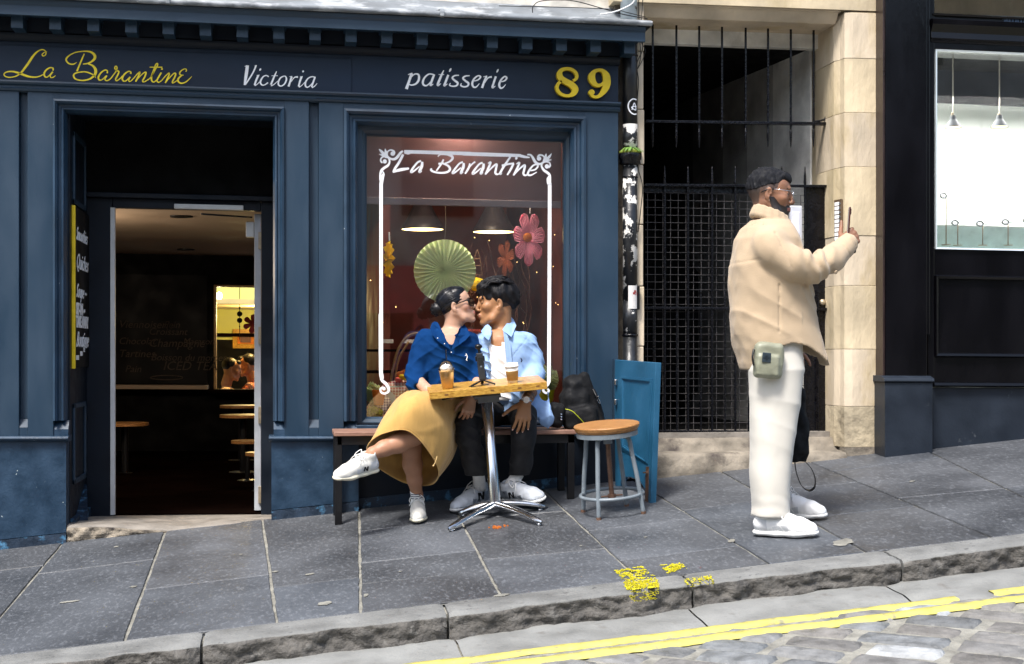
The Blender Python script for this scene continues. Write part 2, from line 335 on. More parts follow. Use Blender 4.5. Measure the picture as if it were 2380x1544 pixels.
# ground sheet under everything
mb = MB()
rows = []
for x in (-60, -8, 0, 8, 60):
    rows.append([(x, y, gz(x, max(y, -14)) + RD - .03 if y < KF + .085 else (gz(x, y) - .022 if y < .04 else gz(x, 0) - 1.2)) for y in (-60, -14, KF + .08, KF + .09, .03, .05, 40)])
mb.grid(rows); tag(mb.build('ground', M['mortar']), kind='structure')
# pavement slabs, joints read from the photograph
J = [((-330, 1325), (-520, 1500)), ((-60, 1296), (-190, 1462)), ((135, 1275), (0, 1435)), ((380, 1245), (290, 1487)), ((612, 1220), (643, 1445)), ((835, 1200), (838, 1423)), ((1046, 1161), (1165, 1385)),
     ((1275, 1150), (1465, 1327)), ((1522, 1147), (1786, 1309)), ((1666, 1091), (2006, 1279)), ((1878, 1072), (2291, 1243)), ((2160, 1050), (2450, 1190)), ((2420, 1020), (2800, 1180)), ((2700, 990), (3200, 1150))]
T = {1: [((0, 1326), (102, 1314))], 2: [((92, 1334), (355, 1300))], 3: [((333, 1371), (622, 1336))], 4: [((634, 1366), (834, 1342))],
     5: [((834, 1235), (1071, 1207)), ((840, 1309), (1107, 1279)), ((840, 1357), (1128, 1327))], 6: [((1128, 1301), (1397, 1276)), ((1100, 1205), (1309, 1188))],
     7: [((1368, 1234), (1614, 1204)), ((1443, 1303), (1711, 1270))], 8: [((1597, 1185), (1860, 1150))], 9: [((1830, 1136), (1980, 1122)), ((1896, 1202), (2160, 1172))],
     10: [((2089, 1158), (2261, 1142)), ((1970, 1091), (2160, 1068))], 11: [((2261, 1142), (2500, 1115))], 12: [((2560, 1090), (2760, 1066))]}
def jl(j):      # joint as a line x(y) in world
    a = gr(*j[0]); b = gr(*j[1]); return lambda y: a[0] + (b[0] - a[0]) * (y - a[1]) / (b[1] - a[1])
JL = [jl(j) for j in J]
mb = MB(); cols = []
def jit(): return random.uniform(-.004, .004)
for i in range(len(J) - 1):
    L_, R_ = JL[i], JL[i + 1]
    cuts = [(.03, .03)]
    for a, b in T.get(i, []):
        pa, pb = gr(*a), gr(*b); s = (pb[1] - pa[1]) / (pb[0] - pa[0])
        ya = pa[1] + s * (L_(pa[1]) - pa[0]); yb = pb[1] + s * (R_(pb[1]) - pb[0]); cuts.append((ya, yb))
    if i == 0: cuts.append((-1.2, -1.25))
    cuts.append((KB, KB)); cuts.sort(reverse=True)
    for (a0, b0), (a1, b1) in zip(cuts[:-1], cuts[1:]):
        g = .007
        P = []
        A0, B0, B1, A1 = (L_(a0) + g, a0 - g), (R_(b0) - g, b0 - g), (R_(b1) - g, b1 + g), (L_(a1) + g, a1 + g)
        for (p, q, n) in ((A0, B0, 8), (B0, B1, 10), (B1, A1, 8), (A1, A0, 10)):
            for k in range(n): P.append((p[0] + (q[0] - p[0]) * k / n + jit() * .7, p[1] + (q[1] - p[1]) * k / n + jit() * .7))
        top = [(x, y, gz(x, y)) for x, y in P]; n0 = len(mb.f)
        cx_, cy_ = sum(p[0] for p in P) / len(P), sum(p[1] for p in P) / len(P)
        ins = [(x + (cx_ - x) * .008, y + (cy_ - y) * .008) for x, y in P]
        N_ = len(P)
        mb.add([(x, y, gz(x, y)) for x, y in ins] + [(x, y, gz(x, y) - .004) for x, y in P] + [(x, y, gz(x, y) - .03) for x, y in P],
               [tuple(range(N_))] + [(k, N_ + k, N_ + (k + 1) % N_, (k + 1) % N_) for k in range(N_)] + [(N_ + k, 2 * N_ + k, 2 * N_ + (k + 1) % N_, N_ + (k + 1) % N_) for k in range(N_)])
        t = random.uniform(.8, 1.25); w = random.uniform(-.03, .03)
        cols += [(.054 * t * (1 + w), .059 * t, .067 * t * (1 - w))] * (len(mb.f) - n0)
o = mb.build('pavement', M['slab']); tone(o, cols); tag(o, kind='structure')
mb = MB(); mb.grid([[(x, y, gz(x, y) - .009) for y in (KB + .002, -1.2, .02)] for x in (-9, -4, 0, 4, 9)])
tag(mb.build('pavement', M['mortar']), kind='structure')
# kerb stones
def vn(x, y, s):     # cheap smooth value noise
    x *= s; y *= s; xi, yi = math.floor(x), math.floor(y); fx_, fy_ = x - xi, y - yi
    def h(a, b): return (math.sin(a * 127.1 + b * 311.7) * 43758.5453) % 1.0
    fx_ = fx_ * fx_ * (3 - 2 * fx_); fy_ = fy_ * fy_ * (3 - 2 * fy_)
    return (h(xi, yi) * (1 - fx_) + h(xi + 1, yi) * fx_) * (1 - fy_) + (h(xi, yi + 1) * (1 - fx_) + h(xi + 1, yi + 1) * fx_) * fy_
seams = [-9, -6.2, -4.4, -3.0] + [gr(p, q)[0] for p, q in ((467, 1500), (1043, 1430), (1617, 1360), (2096, 1300))] + [2.45, 4.0, 5.6, 9]
mb = MB()
def kpt(x, t, x0, x1):
    # t 0..1 : back edge -> top -> rounded nose -> foot ; returns y, drop
    e = min(x - x0, x1 - x) ; edge = max(0, 1 - e / .035) ** 2
    wob = (vn(x, 3, 2.2) - .5) * .035
    if t < .45: y = KB - .004 + (KF + .03 + wob - KB) * t / .45; d = 0
    else:
        q = (t - .45) / .55; a = min(q / .28, 1)
        y = KF + .03 + wob - .03 * math.sin(a * math.pi / 2); d = .013 * (1 - math.cos(a * math.pi / 2)) + max(0, q - .28) / .72 * .12
        rough = (vn(x, d * 2, 24) - .5) * .030 + (vn(x + 9, d * 2, 60) - .5) * .014 + (vn(x, 7, 7) - .5) * .03
        y += rough * min(1, q * 2.2); 
    d += (vn(x, t * 2, 9) - .5) * .006 * (0 if t < .02 else 1) + edge * .007
    return y + (edge * .012 if t > .45 else 0), d
for x0, x1 in zip(seams[:-1], seams[1:]):
    x0, x1 = x0 + .006, x1 - .006; n = max(8, int((x1 - x0) / (.02 if -3.5 < x0 < 2.6 else .15)))
    rows = []
    for i in range(n + 1):
        x = x0 + (x1 - x0) * i / n; r = []
        for j in range(25):
            y, d = kpt(x, j / 24, x0, x1); r.append((x, y, gz(x, min(y, KB)) * 0 + gz(x, y) - d))
        rows.append(r)
    k = len(mb.f); mb.mi = 0; mb.grid(rows)
    for q in range(k, len(mb.f)): mb.m[q] = 1 if (q - k) % 24 >= 14 else 0
    for r in (rows[0], rows[-1]): mb.add(r + [(r[0][0], KB, gz(r[0][0], KB) - .15)], [tuple(range(26))])
tag(mb.build('kerb', [M['kerb'], M['kerbface']], smooth=True), kind='structure')
# gutter stones
mb = MB(); L1Y, L2Y = -2.955, -3.09
def gzr(x, y): return gz(x, y) + RD
gs = [-9, -6, -3.6, -2.2] + [gr(p, q, RD)[0] for p, q in ((1065, 1500), (1615, 1425), (2115, 1390))] + [3, 5, 9]
gs.sort()
for x0, x1 in zip(gs[:-1], gs[1:]):
    n = max(6, int((x1 - x0) / .03) if x1 < 3.5 and x0 > -4 else 10); rows = []
    for i in range(n + 1):
        x = x0 + .004 + (x1 - x0 - .008) * i / n; e = min(i, n - i) / 2
        rows.append([(x, KF + .014 - j * (.404 / 10), gzr(x, KF - j * .042) + (vn(x, j * .1, 4) - .5) * .016  - .008 * max(0, 1 - e) - (.012 if j == 10 else 0)) for j in range(11)])
    mb.grid(rows)
tag(mb.build('gutter', M['gutter'], smooth=True), kind='structure')
# road: grout bed and setts
mb = MB(); rows = []
for i in range(61):
    x = -9 + i * .3; rows.append([(x, y, gzr(x, y) - .004) for y in (-2.98, -3.4, -4, -5, -7, -10, -14)])
mb.grid(rows); tag(mb.build('road', M['grout'], smooth=True), kind='structure')
mb = MB(); cols = []
a_ = Vector((.72, -.694)); b_ = Vector((.694, .72)); org = Vector((1.0, -3.4))
for r in range(-46, 48):
    s = -9 + random.uniform(0, .3)
    while s < 9:
        ln = random.uniform(.24, .37); w = .128
        c = org + a_ * (s + ln / 2) + b_ * (r * .143)
        s += ln + .022
        if not (-6.8 < c.y < -3.0 and -4.2 < c.x < 5.2): continue
        P = []
        hl, hw = ln / 2 - .006, w / 2 - .006 + random.uniform(-.006, .004)
        for (u, v_) in ((-1, -1), (-.5, -1.03), (0, -1.02), (.5, -1), (1, -.95), (1.04, 0), (1, .95), (.5, 1.03), (0, 1), (-.5, 1.0), (-1, .95), (-1.03, 0)):
            P.append(c + a_ * (u * hl * .98 + random.uniform(-.007, .007)) + b_ * (v_ * hw + random.uniform(-.006, .006)))
        if max(p.y for p in P) > -2.99: P = [Vector((p.x, min(p.y, -2.985 + random.uniform(-.01, .004)))) for p in P]
        n = len(P); n0 = len(mb.f); tx, ty = random.uniform(-.02, .02), random.uniform(-.02, .02); h = random.uniform(.003, .010)
        def z(p, k): return gzr(p.x, p.y) + h * k + (p.x - c.x) * tx + (p.y - c.y) * ty
        R1 = [p.lerp(c, .30) for p in P]; R2 = [p.lerp(c, .10) for p in P]; R3 = P
        mb.add([(c.x, c.y, z(c, 1.15))] + [(p.x, p.y, z(p, 1.08)) for p in R1] + [(p.x, p.y, z(p, .8)) for p in R2] + [(p.x, p.y, gzr(p.x, p.y) - .012) for p in R3],
               [(0, 1 + k, 1 + (k + 1) % n) for k in range(n)] + [(1 + q * n + k, 1 + (q + 1) * n + k, 1 + (q + 1) * n + (k + 1) % n, 1 + q * n + (k + 1) % n) for q in range(2) for k in range(n)])
        t = random.uniform(.8, 1.3); w_ = random.uniform(-.06, .06)
        if random.random() < .07: t = 2.2
        cols += [(.125 * t * (1 + w_), .127 * t, .127 * t * (1 - w_))] * (len(mb.f) - n0)
o = mb.build('road', M['sett'], smooth=True); tone(o, cols); tag(o, kind='structure')
# double yellow lines: ragged strips laid over the stones
def yline(yc, x0, x1, w, seed):
    mb = MB(); rnd = random.Random(seed); x = x0; rows = []
    e0 = e1 = 0
    while x < x1:
        e0 = e0 * .6 + rnd.uniform(-.006, .006); e1 = e1 * .6 + rnd.uniform(-.006, .006)
        s = (vn(x, seed, 3) - .5) * .02; bump = (vn(x, seed, 5) - .5) * .005 + (.009 if seed < 3 else .0135)
        rows.append([(x, yc + s + w / 2 + e0, gzr(x, yc + w / 2) + bump - .013), (x, yc + s + w * .4 + e0, gzr(x, yc + w * .4) + bump), (x, yc + s - w * .4 + e1, gzr(x, yc - w * .4) + bump), (x, yc + s - w / 2 + e1, gzr(x, yc - w / 2) + bump - .013)])
        x += .022
    mb.grid(rows); return tag(mb.build('road_markings', M['roadline'], smooth=True), kind='structure')
xe = gr(2230, 1394, RD)[0]
yline(L1Y, -7, xe, .058, 1); yline(L1Y + .01, xe + .16, 7, .058, 2); yline(L2Y, -7, 7, .065, 3)
# splashes of yellow paint on the pavement edge and kerb
mb = MB(); rnd = random.Random(5)
def surf(px, py):
    p = gr(px, py)
    if p[1] > KF + .03: return (p[0], p[1], p[2] + .003), 0
    q = at(px, py, KF - .028); return q, 1
def splash(quad, n, thr, sc_=1.0):
    for k in range(n):
        u, v = rnd.random(), rnd.random()
        x = (quad[0][0] * (1 - u) + quad[1][0] * u) * (1 - v) + (quad[3][0] * (1 - u) + quad[2][0] * u) * v
        y = (quad[0][1] * (1 - u) + quad[1][1] * u) * (1 - v) + (quad[3][1] * (1 - u) + quad[2][1] * u) * v
        if vn(x * .05, y * .12, 1.7) + rnd.uniform(-.22, .22) < thr: continue
        m_ = rnd.randint(5, 7); w = rnd.uniform(.8, 4.2) * sc_; h = rnd.uniform(.4, 1.5) * sc_; q0 = rnd.uniform(0, 1); P = []
        for j in range(m_):
            a = q0 + 2 * math.pi * j / m_; rr = rnd.uniform(.6, 1.2); P.append(surf(x + math.cos(a) * w * rr, y + math.sin(a) * h * rr)[0])
        mb.add(P, [tuple(range(m_))])
splash([(1428, 1327), (1490, 1317), (1527, 1345), (1450, 1352)], 420, .42)
splash([(1448, 1354), (1527, 1346), (1531, 1366), (1458, 1372)], 560, .12)
splash([(1462, 1374), (1531, 1368), (1530, 1392), (1470, 1400)], 330, .5)
splash([(1535, 1315), (1585, 1309), (1598, 1326), (1552, 1334)], 260, .45)
splash([(1590, 1348), (1652, 1338), (1660, 1358), (1596, 1368)], 300, .5, .8)
tag(mb.build('road_markings', M['splash']), kind='structure')
# pale chewing gum blots and repair patches on the slabs
mb = MB(); rnd = random.Random(9)
for px, py, rx, ry in ((755, 1404, 18, 4.5), (720, 1336, 11, 2), (640, 1330, 8, 2), (850, 1385, 6, 4), (310, 1365, 9, 2), (270, 1272, 6, 1.4), (1165, 1385, 20, 3), (1960, 1262, 26, 8), (1830, 1210, 10, 4), (160, 1400, 30, 1.5), (1700, 1258, 9, 4),
                       (1350, 1270, 4, 1.2), (1500, 1250, 4, 1), (2120, 1120, 7, 1.3), (930, 1330, 4, 1.2), (560, 1290, 5, 1)):
    P = []
    for k in range(14):
        a = 2 * math.pi * k / 14; rr = rnd.uniform(.75, 1.15); q = gr(px + rx * math.cos(a) * rr, py + ry * math.sin(a) * rr - math.cos(a) * rx * .12); P.append((q[0], q[1], q[2] + .0035))
    mb.add(P, [tuple(range(14))])
tag(mb.build('pavement', M['mortar']), kind='structure')
mb = MB()
for k in range(26):
    q = gr(1157 + rnd.gauss(0, 9), 1226 + rnd.gauss(0, 2.2)); mb.obox((q[0], q[1], q[2] + .004), (.004, .001, 0), (0, .003, 0), (0, 0, .003))
tag(mb.build('crumbs', M['paper_orange']), 'orange crumbs spilled on the pavement by the pedestal table foot', 'crumbs', kind='stuff')
# ================================================================== CAFE BUILDING
CAFE = empty('cafe_building', (0, 0, 0), 'navy blue painted cafe shopfront with dentil cornice, open doorway and large window', 'building')
def bx(name, m, x0, x1, z0, z1, y0, y1, parent=CAFE, bevel=.004):
    return MB().box(x0, x1, y0, y1, z0, z1).build(name, M[m], parent, shear=True, bevel=bevel)
XL = -7.5
X = {k: fx(v) for k, v in dict(g0=44, g1=64, al=124, ai=158, ri=636, ro=661, h0=718, h1=741, wl=799, wi=830, wr=1338, wo=1361, end=1437).items()}
zFr0 = lev(1437, 239); zFr1 = lev(1437, 153)          # frieze bottom, top
zBand = lev(1437, 258); zHead = lev(799, 253); zPl = lev(100, 1014)
zDoorO = lev(126, 231); zDoorI = lev(158, 260); zWinO = lev(799, 253); zWinI = lev(830, 289)
# pilasters: plain boards either side of a sunk groove, running down on to a plinth
def pilaster(x0, x1, g0, g1, ztop):
    mb = MB(); zg = lev(55, 975); zgt = ztop - .012
    mb.box(x0, g0, 0, .10, zPl, ztop); mb.box(g1, x1, 0, .10, zPl, ztop)
    mb.box(g0, g1, .045, .10, zg, zgt); mb.box(g0, g1, .004, .10, zPl, zg - .045); mb.box(g0, g1, .004, .10, zgt, ztop)
    mb.add([(g0, .004, zg - .045), (g1, .004, zg - .045), (g1, .045, zg), (g0, .045, zg)], [(0, 1, 2, 3)])
    return mb.build('pilaster', M['navy'], CAFE, shear=True, bevel=.003)
pilaster(-3.9, X['al'], X['g0'], X['g1'], zBand)
pilaster(X['ro'], X['wl'], X['h0'], X['h1'], zBand)
MB().box(X['wo'], X['end'], 0, .12, lev(1400, 1012), zBand).build('pilaster', M['navy'], CAFE, shear=True, bevel=.003)
MB().box(X['al'] - .001, X['ro'] + .001, .002, .10, zDoorO, zBand).box(X['wl'] - .001, X['wo'] + .001, .002, .10, zWinO, zBand).build('lintel_board', M['navy'], CAFE, shear=True)
# architraves (stepped moulding)
def arch(path, w, y_in):
    prof = [(0, .0), (0, -.018), (-w * .18, -.026), (-w * .34, -.012), (-w * .42, .012), (-w * .62, .016), (-w * .68, .004), (-w * .82, .008), (-w, .05), (-w, y_in), (0, y_in)]
    return prof
zb = lev(130, 978)
w1 = X['ai'] - X['al']
MB().frame([(X['al'], zb), (X['al'], zDoorO), (X['ro'], zDoorO), (X['ro'], zb)], [(a, b) for a, b in arch(0, w1 * .82, .12)]).build('architrave', M['navy_worn'], CAFE, shear=True)
w2 = X['wi'] - X['wl'] + .005
MB().frame([(X['wl'], zb), (X['wl'], zWinO), (X['wo'], zWinO), (X['wo'], zb)], [(a, b) for a, b in [(-q, r) for q, r in [(-p, s) for p, s in arch(0, w2, .16)]]]).build('architrave', M['navy_worn'], CAFE, shear=True)
# stop blocks under the mouldings
for xa, xb in ((X['al'], X['ai']), (X['ri'], X['ro']), (X['wl'], X['wi']), (X['wr'], X['wo'])):
    MB().box(xa, xb, .008, .10, zPl, zb - .05).add([(xa, .008, zb - .05), (xb, .008, zb - .05), (xb, .05, zb), (xa, .05, zb), (xa, .1, zb - .05), (xb, .1, zb - .05), (xb, .1, zb), (xa, .1, zb)], [(0, 1, 2, 3), (0, 3, 7, 4), (1, 5, 6, 2)]).build('stop_block', M['navy_chip'], CAFE, shear=True)
# plinths with nosing
def plinth(x0, x1, nose=True, y=-.022):
    zt = zPl - .03; n = 12; P = []
    xs = [x0 + (x1 - x0) * i / n for i in range(n + 1)]
    mb = MB(); bot = [(x, gz(x, 0) + SHR * x - .03) for x in xs]; sk = [(x, gz(x, 0) + SHR * x + .055) for x in xs]
    mb.prism([(x0, y, zt), (x1, y, zt)] + [(x, y, z) for x, z in reversed(sk)], (0, .12, 0))
    mb.build('plinth', M['navy_chip'], CAFE, shear=True)
    MB().prism([(x, y - .010, z - .004) for x, z in sk] + [(x, y - .010, z) for x, z in reversed(bot)], (0, .12, 0)).build('skirting', M['navy_scuff'], CAFE, shear=True)
    MB().px(x0 - .015, x1 + .015, [(y - .03, zPl - .02), (y - .036, zPl - .01), (y - .026, zPl), (.09, zPl + .004), (.09, zPl - .031), (y - .002, zPl - .031)]).build('plinth_moulding', M['navy_chip'], CAFE, shear=True)
plinth(-3.9, fx(155)); plinth(fx(631), fx(833, .0))
# stall riser under the window
xs0, xs1 = fx(833), X['end']; zs = lev(1000, 985)
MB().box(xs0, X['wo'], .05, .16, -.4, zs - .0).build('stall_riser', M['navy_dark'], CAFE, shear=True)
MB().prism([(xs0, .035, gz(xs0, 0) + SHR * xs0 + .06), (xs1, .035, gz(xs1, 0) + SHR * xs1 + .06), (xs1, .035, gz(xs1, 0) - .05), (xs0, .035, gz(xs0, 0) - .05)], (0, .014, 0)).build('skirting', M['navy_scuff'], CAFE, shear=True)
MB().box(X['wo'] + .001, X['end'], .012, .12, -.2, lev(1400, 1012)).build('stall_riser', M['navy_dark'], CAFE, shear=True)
# window frame and glass
YG = .14
gl, gr_, gt, gb = fx(852, YG), fx(1309, YG), lev(852, 316, YG), lev(851, 969, YG)
WIN = MB().frame([(gl, gb), (gl, gt), (gr_, gt), (gr_, gb)], [(0.0, YG - .012), (.012, YG - .03), (.03, YG - .045), (.065, YG - .05), (.065, YG + .03), (0, YG + .03)], closed=True).build('shop_window', M['navy'], CAFE, shear=True, bevel=.002)
MB().box(X['wi'] - .01, X['wr'] + .01, .02, YG + .02, gb - .075, gb - .045).build('sill', M['navy_chip'], WIN, shear=True, bevel=.004)
MB().box(X['wi'] - .01, X['wr'] + .01, .055, YG + .02, zs - .02, gb - .076).build('apron', M['navy_dark'], WIN, shear=True)
MB().box(gl - .005, gr_ + .005, YG, YG + .005, gb - .005, gt + .005).build('pane', M['glass'], WIN, shear=True)
# frieze, raised board, cornice
MB().box(XL, X['end'], .004, .14, zFr0, zFr1 + .2).build('frieze', M['navy_board'], CAFE, shear=True)
xb = fx(816); zrt = lev(0, 105)
MB().box(XL, xb, -.006, .003, zFr0 - .002, zrt).build('sign_board', M['navy_board'], CAFE, shear=True, bevel=.002)
xe_ = X['end'] + .008
MB().px(XL, xe_, [(.1, zFr0), (-.035, zFr0 - .002), (-.04, zFr0 - .012), (-.03, zFr0 - .022), (-.012, zFr0 - .028), (-.012, zFr0 - .04), (-.022, zFr0 - .046), (-.012, zFr0 - .058), (-.001, zBand), (.1, zBand)]).build('moulding', M['navy'], CAFE, shear=True)
YF = -.25; YD = -.185
zfa0, zfa1 = lev(1400, 93.5, YF), lev(1400, 72, YF); zlt = lev(1440, 44, YF - .03); zlb = lev(1440, 58, YF - .03)
xc = fx(1500, YF)
zd0, zd1 = lev(1372, 121, YD), lev(1372, 98, YD)
prof = [(.1, zFr1 + .0), (-.015, zFr1), (-.03, zFr1 + .012), (-.035, zFr1 + .03), (-.06, zFr1 + .045), (-.06, zd0 - .0), (-.06, zfa0 + .03), (YF + .035, zfa0 + .03), (YF + .03, zfa0), (YF, zfa0), (YF, zfa1), (YF - .012, zfa1 + .012), (YF - .018, zlb), (.1, zlb)]
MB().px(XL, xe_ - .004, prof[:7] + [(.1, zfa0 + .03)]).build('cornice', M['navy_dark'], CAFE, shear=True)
MB().px(XL, xc, [(.1, zfa0 + .031)] + prof[7:]).build('cornice', M['navy'], CAFE, shear=True, bevel=.003)
step_ = (fx(1372, YD) - fx(25, YD)) / 16.0
d0 = fx(1451, YD)
for k in range(30):
    x0 = d0 - k * step_; wd = .066
    MB().box(x0, x0 + wd, YD, -.058, zd0, zd1 + .012).box(x0 - .008, x0 + wd + .008, YD - .008, -.058, zd1 + .012, zfa0 + .032).build('dentil', M['navy'], CAFE, shear=True, bevel=.003)
# lead flashing over the cornice, roof slope behind it
mb = MB(); rows = []
for i in range(150):
    x = XL + (fx(1512, YF) - XL) * i / 149; w = (vn(x, 1, 3) - .5) * .016; w2_ = (vn(x, 5, 7) - .5) * .01; r = .022
    rows.append([(x, .14, zlt + .16 + w), (x, 0.0, zlt + .05 + w2_), (x, YF + .02, zlt + .008 + w), (x, YF - .03, zlt + w2_), (x, YF - .048 + w2_, zlt - .012), (x, YF - .05, zlb + .014), (x, YF - .044, zlb + w * .5), (x, YF - .02, zlb + .002)])
mb.grid(rows)
mb.add([rows[-1][k] for k in range(8)] + [(rows[-1][0][0], .14, zlb)], [tuple(range(9))])
mb.build('lead_flashing', M['lead'], CAFE, shear=True, smooth=True)
for px in (1026, 392):
    x = fx(px, YF); MB().px(x - .012, x + .012, [(-.02, zlt + .062), (YF - .034, zlt + .012), (YF - .058, zlt - .01), (YF - .06, zlb - .002), (YF - .02, zlb - .002), (YF, zlt - .01), (-.02, zlt + .02)]).build('lead_clip', M['lead'], CAFE, shear=True, bevel=.004)
MB().box(XL, fx(1500), .141, .4, zlt + .02, zlt + 3.4).build('upper_wall', M['pebble'], CAFE, shear=True)
MB().box(XL, XL + .2, .0, .4, -1, zFr0).box(XL, -3.9, .02, .12, -1, zBand).build('side_wall', M['navy'], CAFE, shear=True)
# ---- lettering on the boards
def zz(x0, y0, w):       # zoom reading -> photo pixels
    s = w / 2380 / 1.0504
    return lambda P: [((x0 / 1.0504) + p[0] * s, (y0 / 1.0504) + p[1] * s) + ((p[2] * s,) if len(p) > 2 else ()) for p in P]
def fillw(P):
    w = 30; o = []
    for p in P:
        if len(p) > 2: w = p[2]
        o.append((p[0], p[1], w))
    return o
def lettering(name, m, groups, Y, parent, thick=.0015, ext=0):
    mb = MB(); k = 0
    for (zx, zy, zw), strokes in groups:
        f = zz(zx, zy, zw)
        for st in strokes:
            k += 1
            if st[0] == 'o':
                (x, y), = [q[:2] for q in f([(st[1], st[2])])]; s = zw / 2380 / 1.0504; mb.disc(x, y, st[3] * s, st[4] * s, Y - k * .0001, thick + ext, rot=st[5] if len(st) > 5 else 0)
            else: mb.ribbon(f(fillw(st)), Y - k * .0001, thick + ext)
    return mb.build(name, M[m], parent)
SA = [[(1140, 215, 12), (1070, 232, 20), (1020, 280, 26), (1045, 318, 26), (1100, 290, 26), (1112, 225, 26), (1070, 175, 28), (1000, 165, 28), (900, 215, 36), (800, 320, 50), (700, 470, 56), (600, 610, 50), (510, 720, 40), (400, 800, 28), (250, 835, 26), (130, 812, 28), (98, 755, 30), (160, 705, 30), (290, 692, 34), (430, 722, 46), (560, 770, 52), (700, 815, 42), (850, 830, 32), (960, 808, 26), (1045, 765, 22)],
      [(1282, 668, 36), (1285, 615, 30), (1210, 600, 28), (1120, 655, 36), (1068, 745, 42), (1085, 812, 36), (1140, 828, 28), (1210, 770, 24), (1270, 700, 24)], [(1278, 700, 36), (1215, 785, 34), (1240, 842, 26), (1300, 825, 22), (1345, 788, 12)],
      [(2040, 265, 28), (1960, 450, 36), (1860, 690, 40)],
      [(1855, 470, 12), (1780, 515, 28), (1680, 505, 32), (1610, 440, 38), (1612, 370, 38), (1700, 290, 26), (1850, 225, 24), (2050, 203, 28), (2200, 222, 46), (2290, 300, 66), (2290, 380, 60), (2220, 450, 45), (2130, 495, 32), (2010, 515, 22)],
      [(2130, 505, 26), (2240, 550, 45), (2310, 640, 66), (2312, 730, 66), (2260, 812, 50), (2150, 882, 36), (2000, 910, 32), (1850, 885, 36), (1785, 820, 38), (1800, 752, 34), (1900, 715, 28), (2050, 700, 28), (2180, 735, 30), (2280, 795, 26), (2325, 855, 10)]]
SB = [[(305, 705, 36), (300, 645, 30), (240, 635, 28), (150, 700, 36), (97, 800, 40), (120, 862, 32), (190, 850, 26), (270, 770, 22)], [(292, 760, 32), (250, 845, 30), (290, 877, 26), (370, 840, 24), (450, 740, 24), (510, 650, 26), (480, 600, 24), (485, 552, 24), (515, 545, 24), (532, 590, 24), (505, 640, 28), (550, 652, 32), (572, 680, 36), (535, 770, 36), (497, 840, 32), (520, 880, 26), (600, 830, 24), (660, 760, 18)],
      [(845, 722, 36), (850, 682, 30), (800, 662, 28), (710, 720, 36), (652, 820, 40), (680, 887, 32), (740, 880, 26), (830, 790, 22)], [(835, 790, 32), (802, 870, 28), (830, 897, 24), (900, 840, 22), (1000, 725, 24), (1060, 680, 30), (1040, 745, 38), (962, 902, 34)],
      [(968, 890, 22), (1060, 780, 24), (1160, 692, 26), (1203, 690, 34), (1180, 780, 38), (1125, 880, 34), (1160, 905, 28), (1270, 842, 24), (1330, 790, 22)], [(1330, 790, 22), (1400, 650, 28), (1468, 530, 30), (1472, 478, 24), (1430, 505, 28), (1380, 640, 34), (1332, 790, 40), (1340, 880, 36), (1390, 910, 26), (1450, 860, 22)],
      [(1290, 565, 20), (1585, 565, 22)], [(1558, 690, 34), (1500, 790, 36), (1457, 880, 32), (1500, 915, 26), (1570, 870, 24), (1650, 775, 22), (1740, 700, 26), (1725, 780, 36), (1650, 932, 34)], ('o', 1575, 608, 24, 20),
      [(1662, 910, 20), (1760, 800, 24), (1850, 712, 26), (1893, 718, 34), (1870, 800, 36), (1817, 905, 32), (1840, 930, 24), (1930, 870, 20)],
      [(2130, 670, 26), (2145, 625, 22), (2100, 605, 20), (2020, 650, 26), (1985, 710, 32), (2010, 745, 26), (2080, 750, 14)], [(2040, 752, 24), (1962, 820, 38), (1950, 890, 40), (2010, 938, 32), (2110, 920, 26), (2200, 850, 18), (2270, 775, 8)]]
lettering('sign_lettering', 'yellow_letter', [((0, 105, 240), SA), ((230, 105, 250), SB)], -.008, CAFE)
SC = [[(262, 215, 80), (225, 480, 84), (185, 735, 46)], [(490, 215, 46), (400, 420, 40), (205, 725, 34)], [(188, 242, 14), (280, 222, 24)], [(447, 232, 10), (505, 212, 16)],
      [(548, 478, 56), (490, 610, 50), (450, 735, 50)], [(450, 752, 26), (510, 722, 22), (600, 630, 14)], [(505, 480, 12), (578, 470, 18)], ('o', 598, 327, 36, 24, -1.0),
      [(820, 515, 34), (760, 482, 28), (680, 512, 36), (620, 600, 46), (605, 680, 46), (650, 735, 36), (720, 728, 28), (802, 670, 34)],
      [(1030, 375, 24), (960, 530, 46), (880, 725, 50)], [(880, 757, 28), (960, 720, 22), (1065, 625, 14)], [(898, 490, 14), (1062, 490, 16)],
      [(1230, 498, 30), (1140, 540, 36), (1082, 640, 44), (1085, 730, 42), (1150, 762, 32), (1240, 705, 38), (1290, 590, 46), (1270, 512, 32), (1225, 498, 28)],
      [(1430, 512, 56), (1390, 640, 50), (1345, 775, 54)], [(1415, 650, 16), (1500, 535, 26), (1595, 522, 48)], [(1372, 515, 12), (1442, 503, 18)],
      [(1692, 512, 56), (1640, 660, 50), (1612, 775, 46)], [(1620, 795, 26), (1700, 742, 20), (1775, 655, 14)], [(1650, 518, 12), (1720, 506, 16)], ('o', 1730, 375, 28, 24, -.8),
      [(2060, 532, 28), (1960, 515, 30), (1860, 562, 36), (1792, 670, 48), (1800, 770, 42), (1860, 790, 32), (1950, 712, 24), (2050, 560, 18)], [(2045, 530, 46), (1990, 680, 46), (1955, 790, 44)], [(1965, 808, 28), (2040, 760, 22), (2100, 690, 12)]]
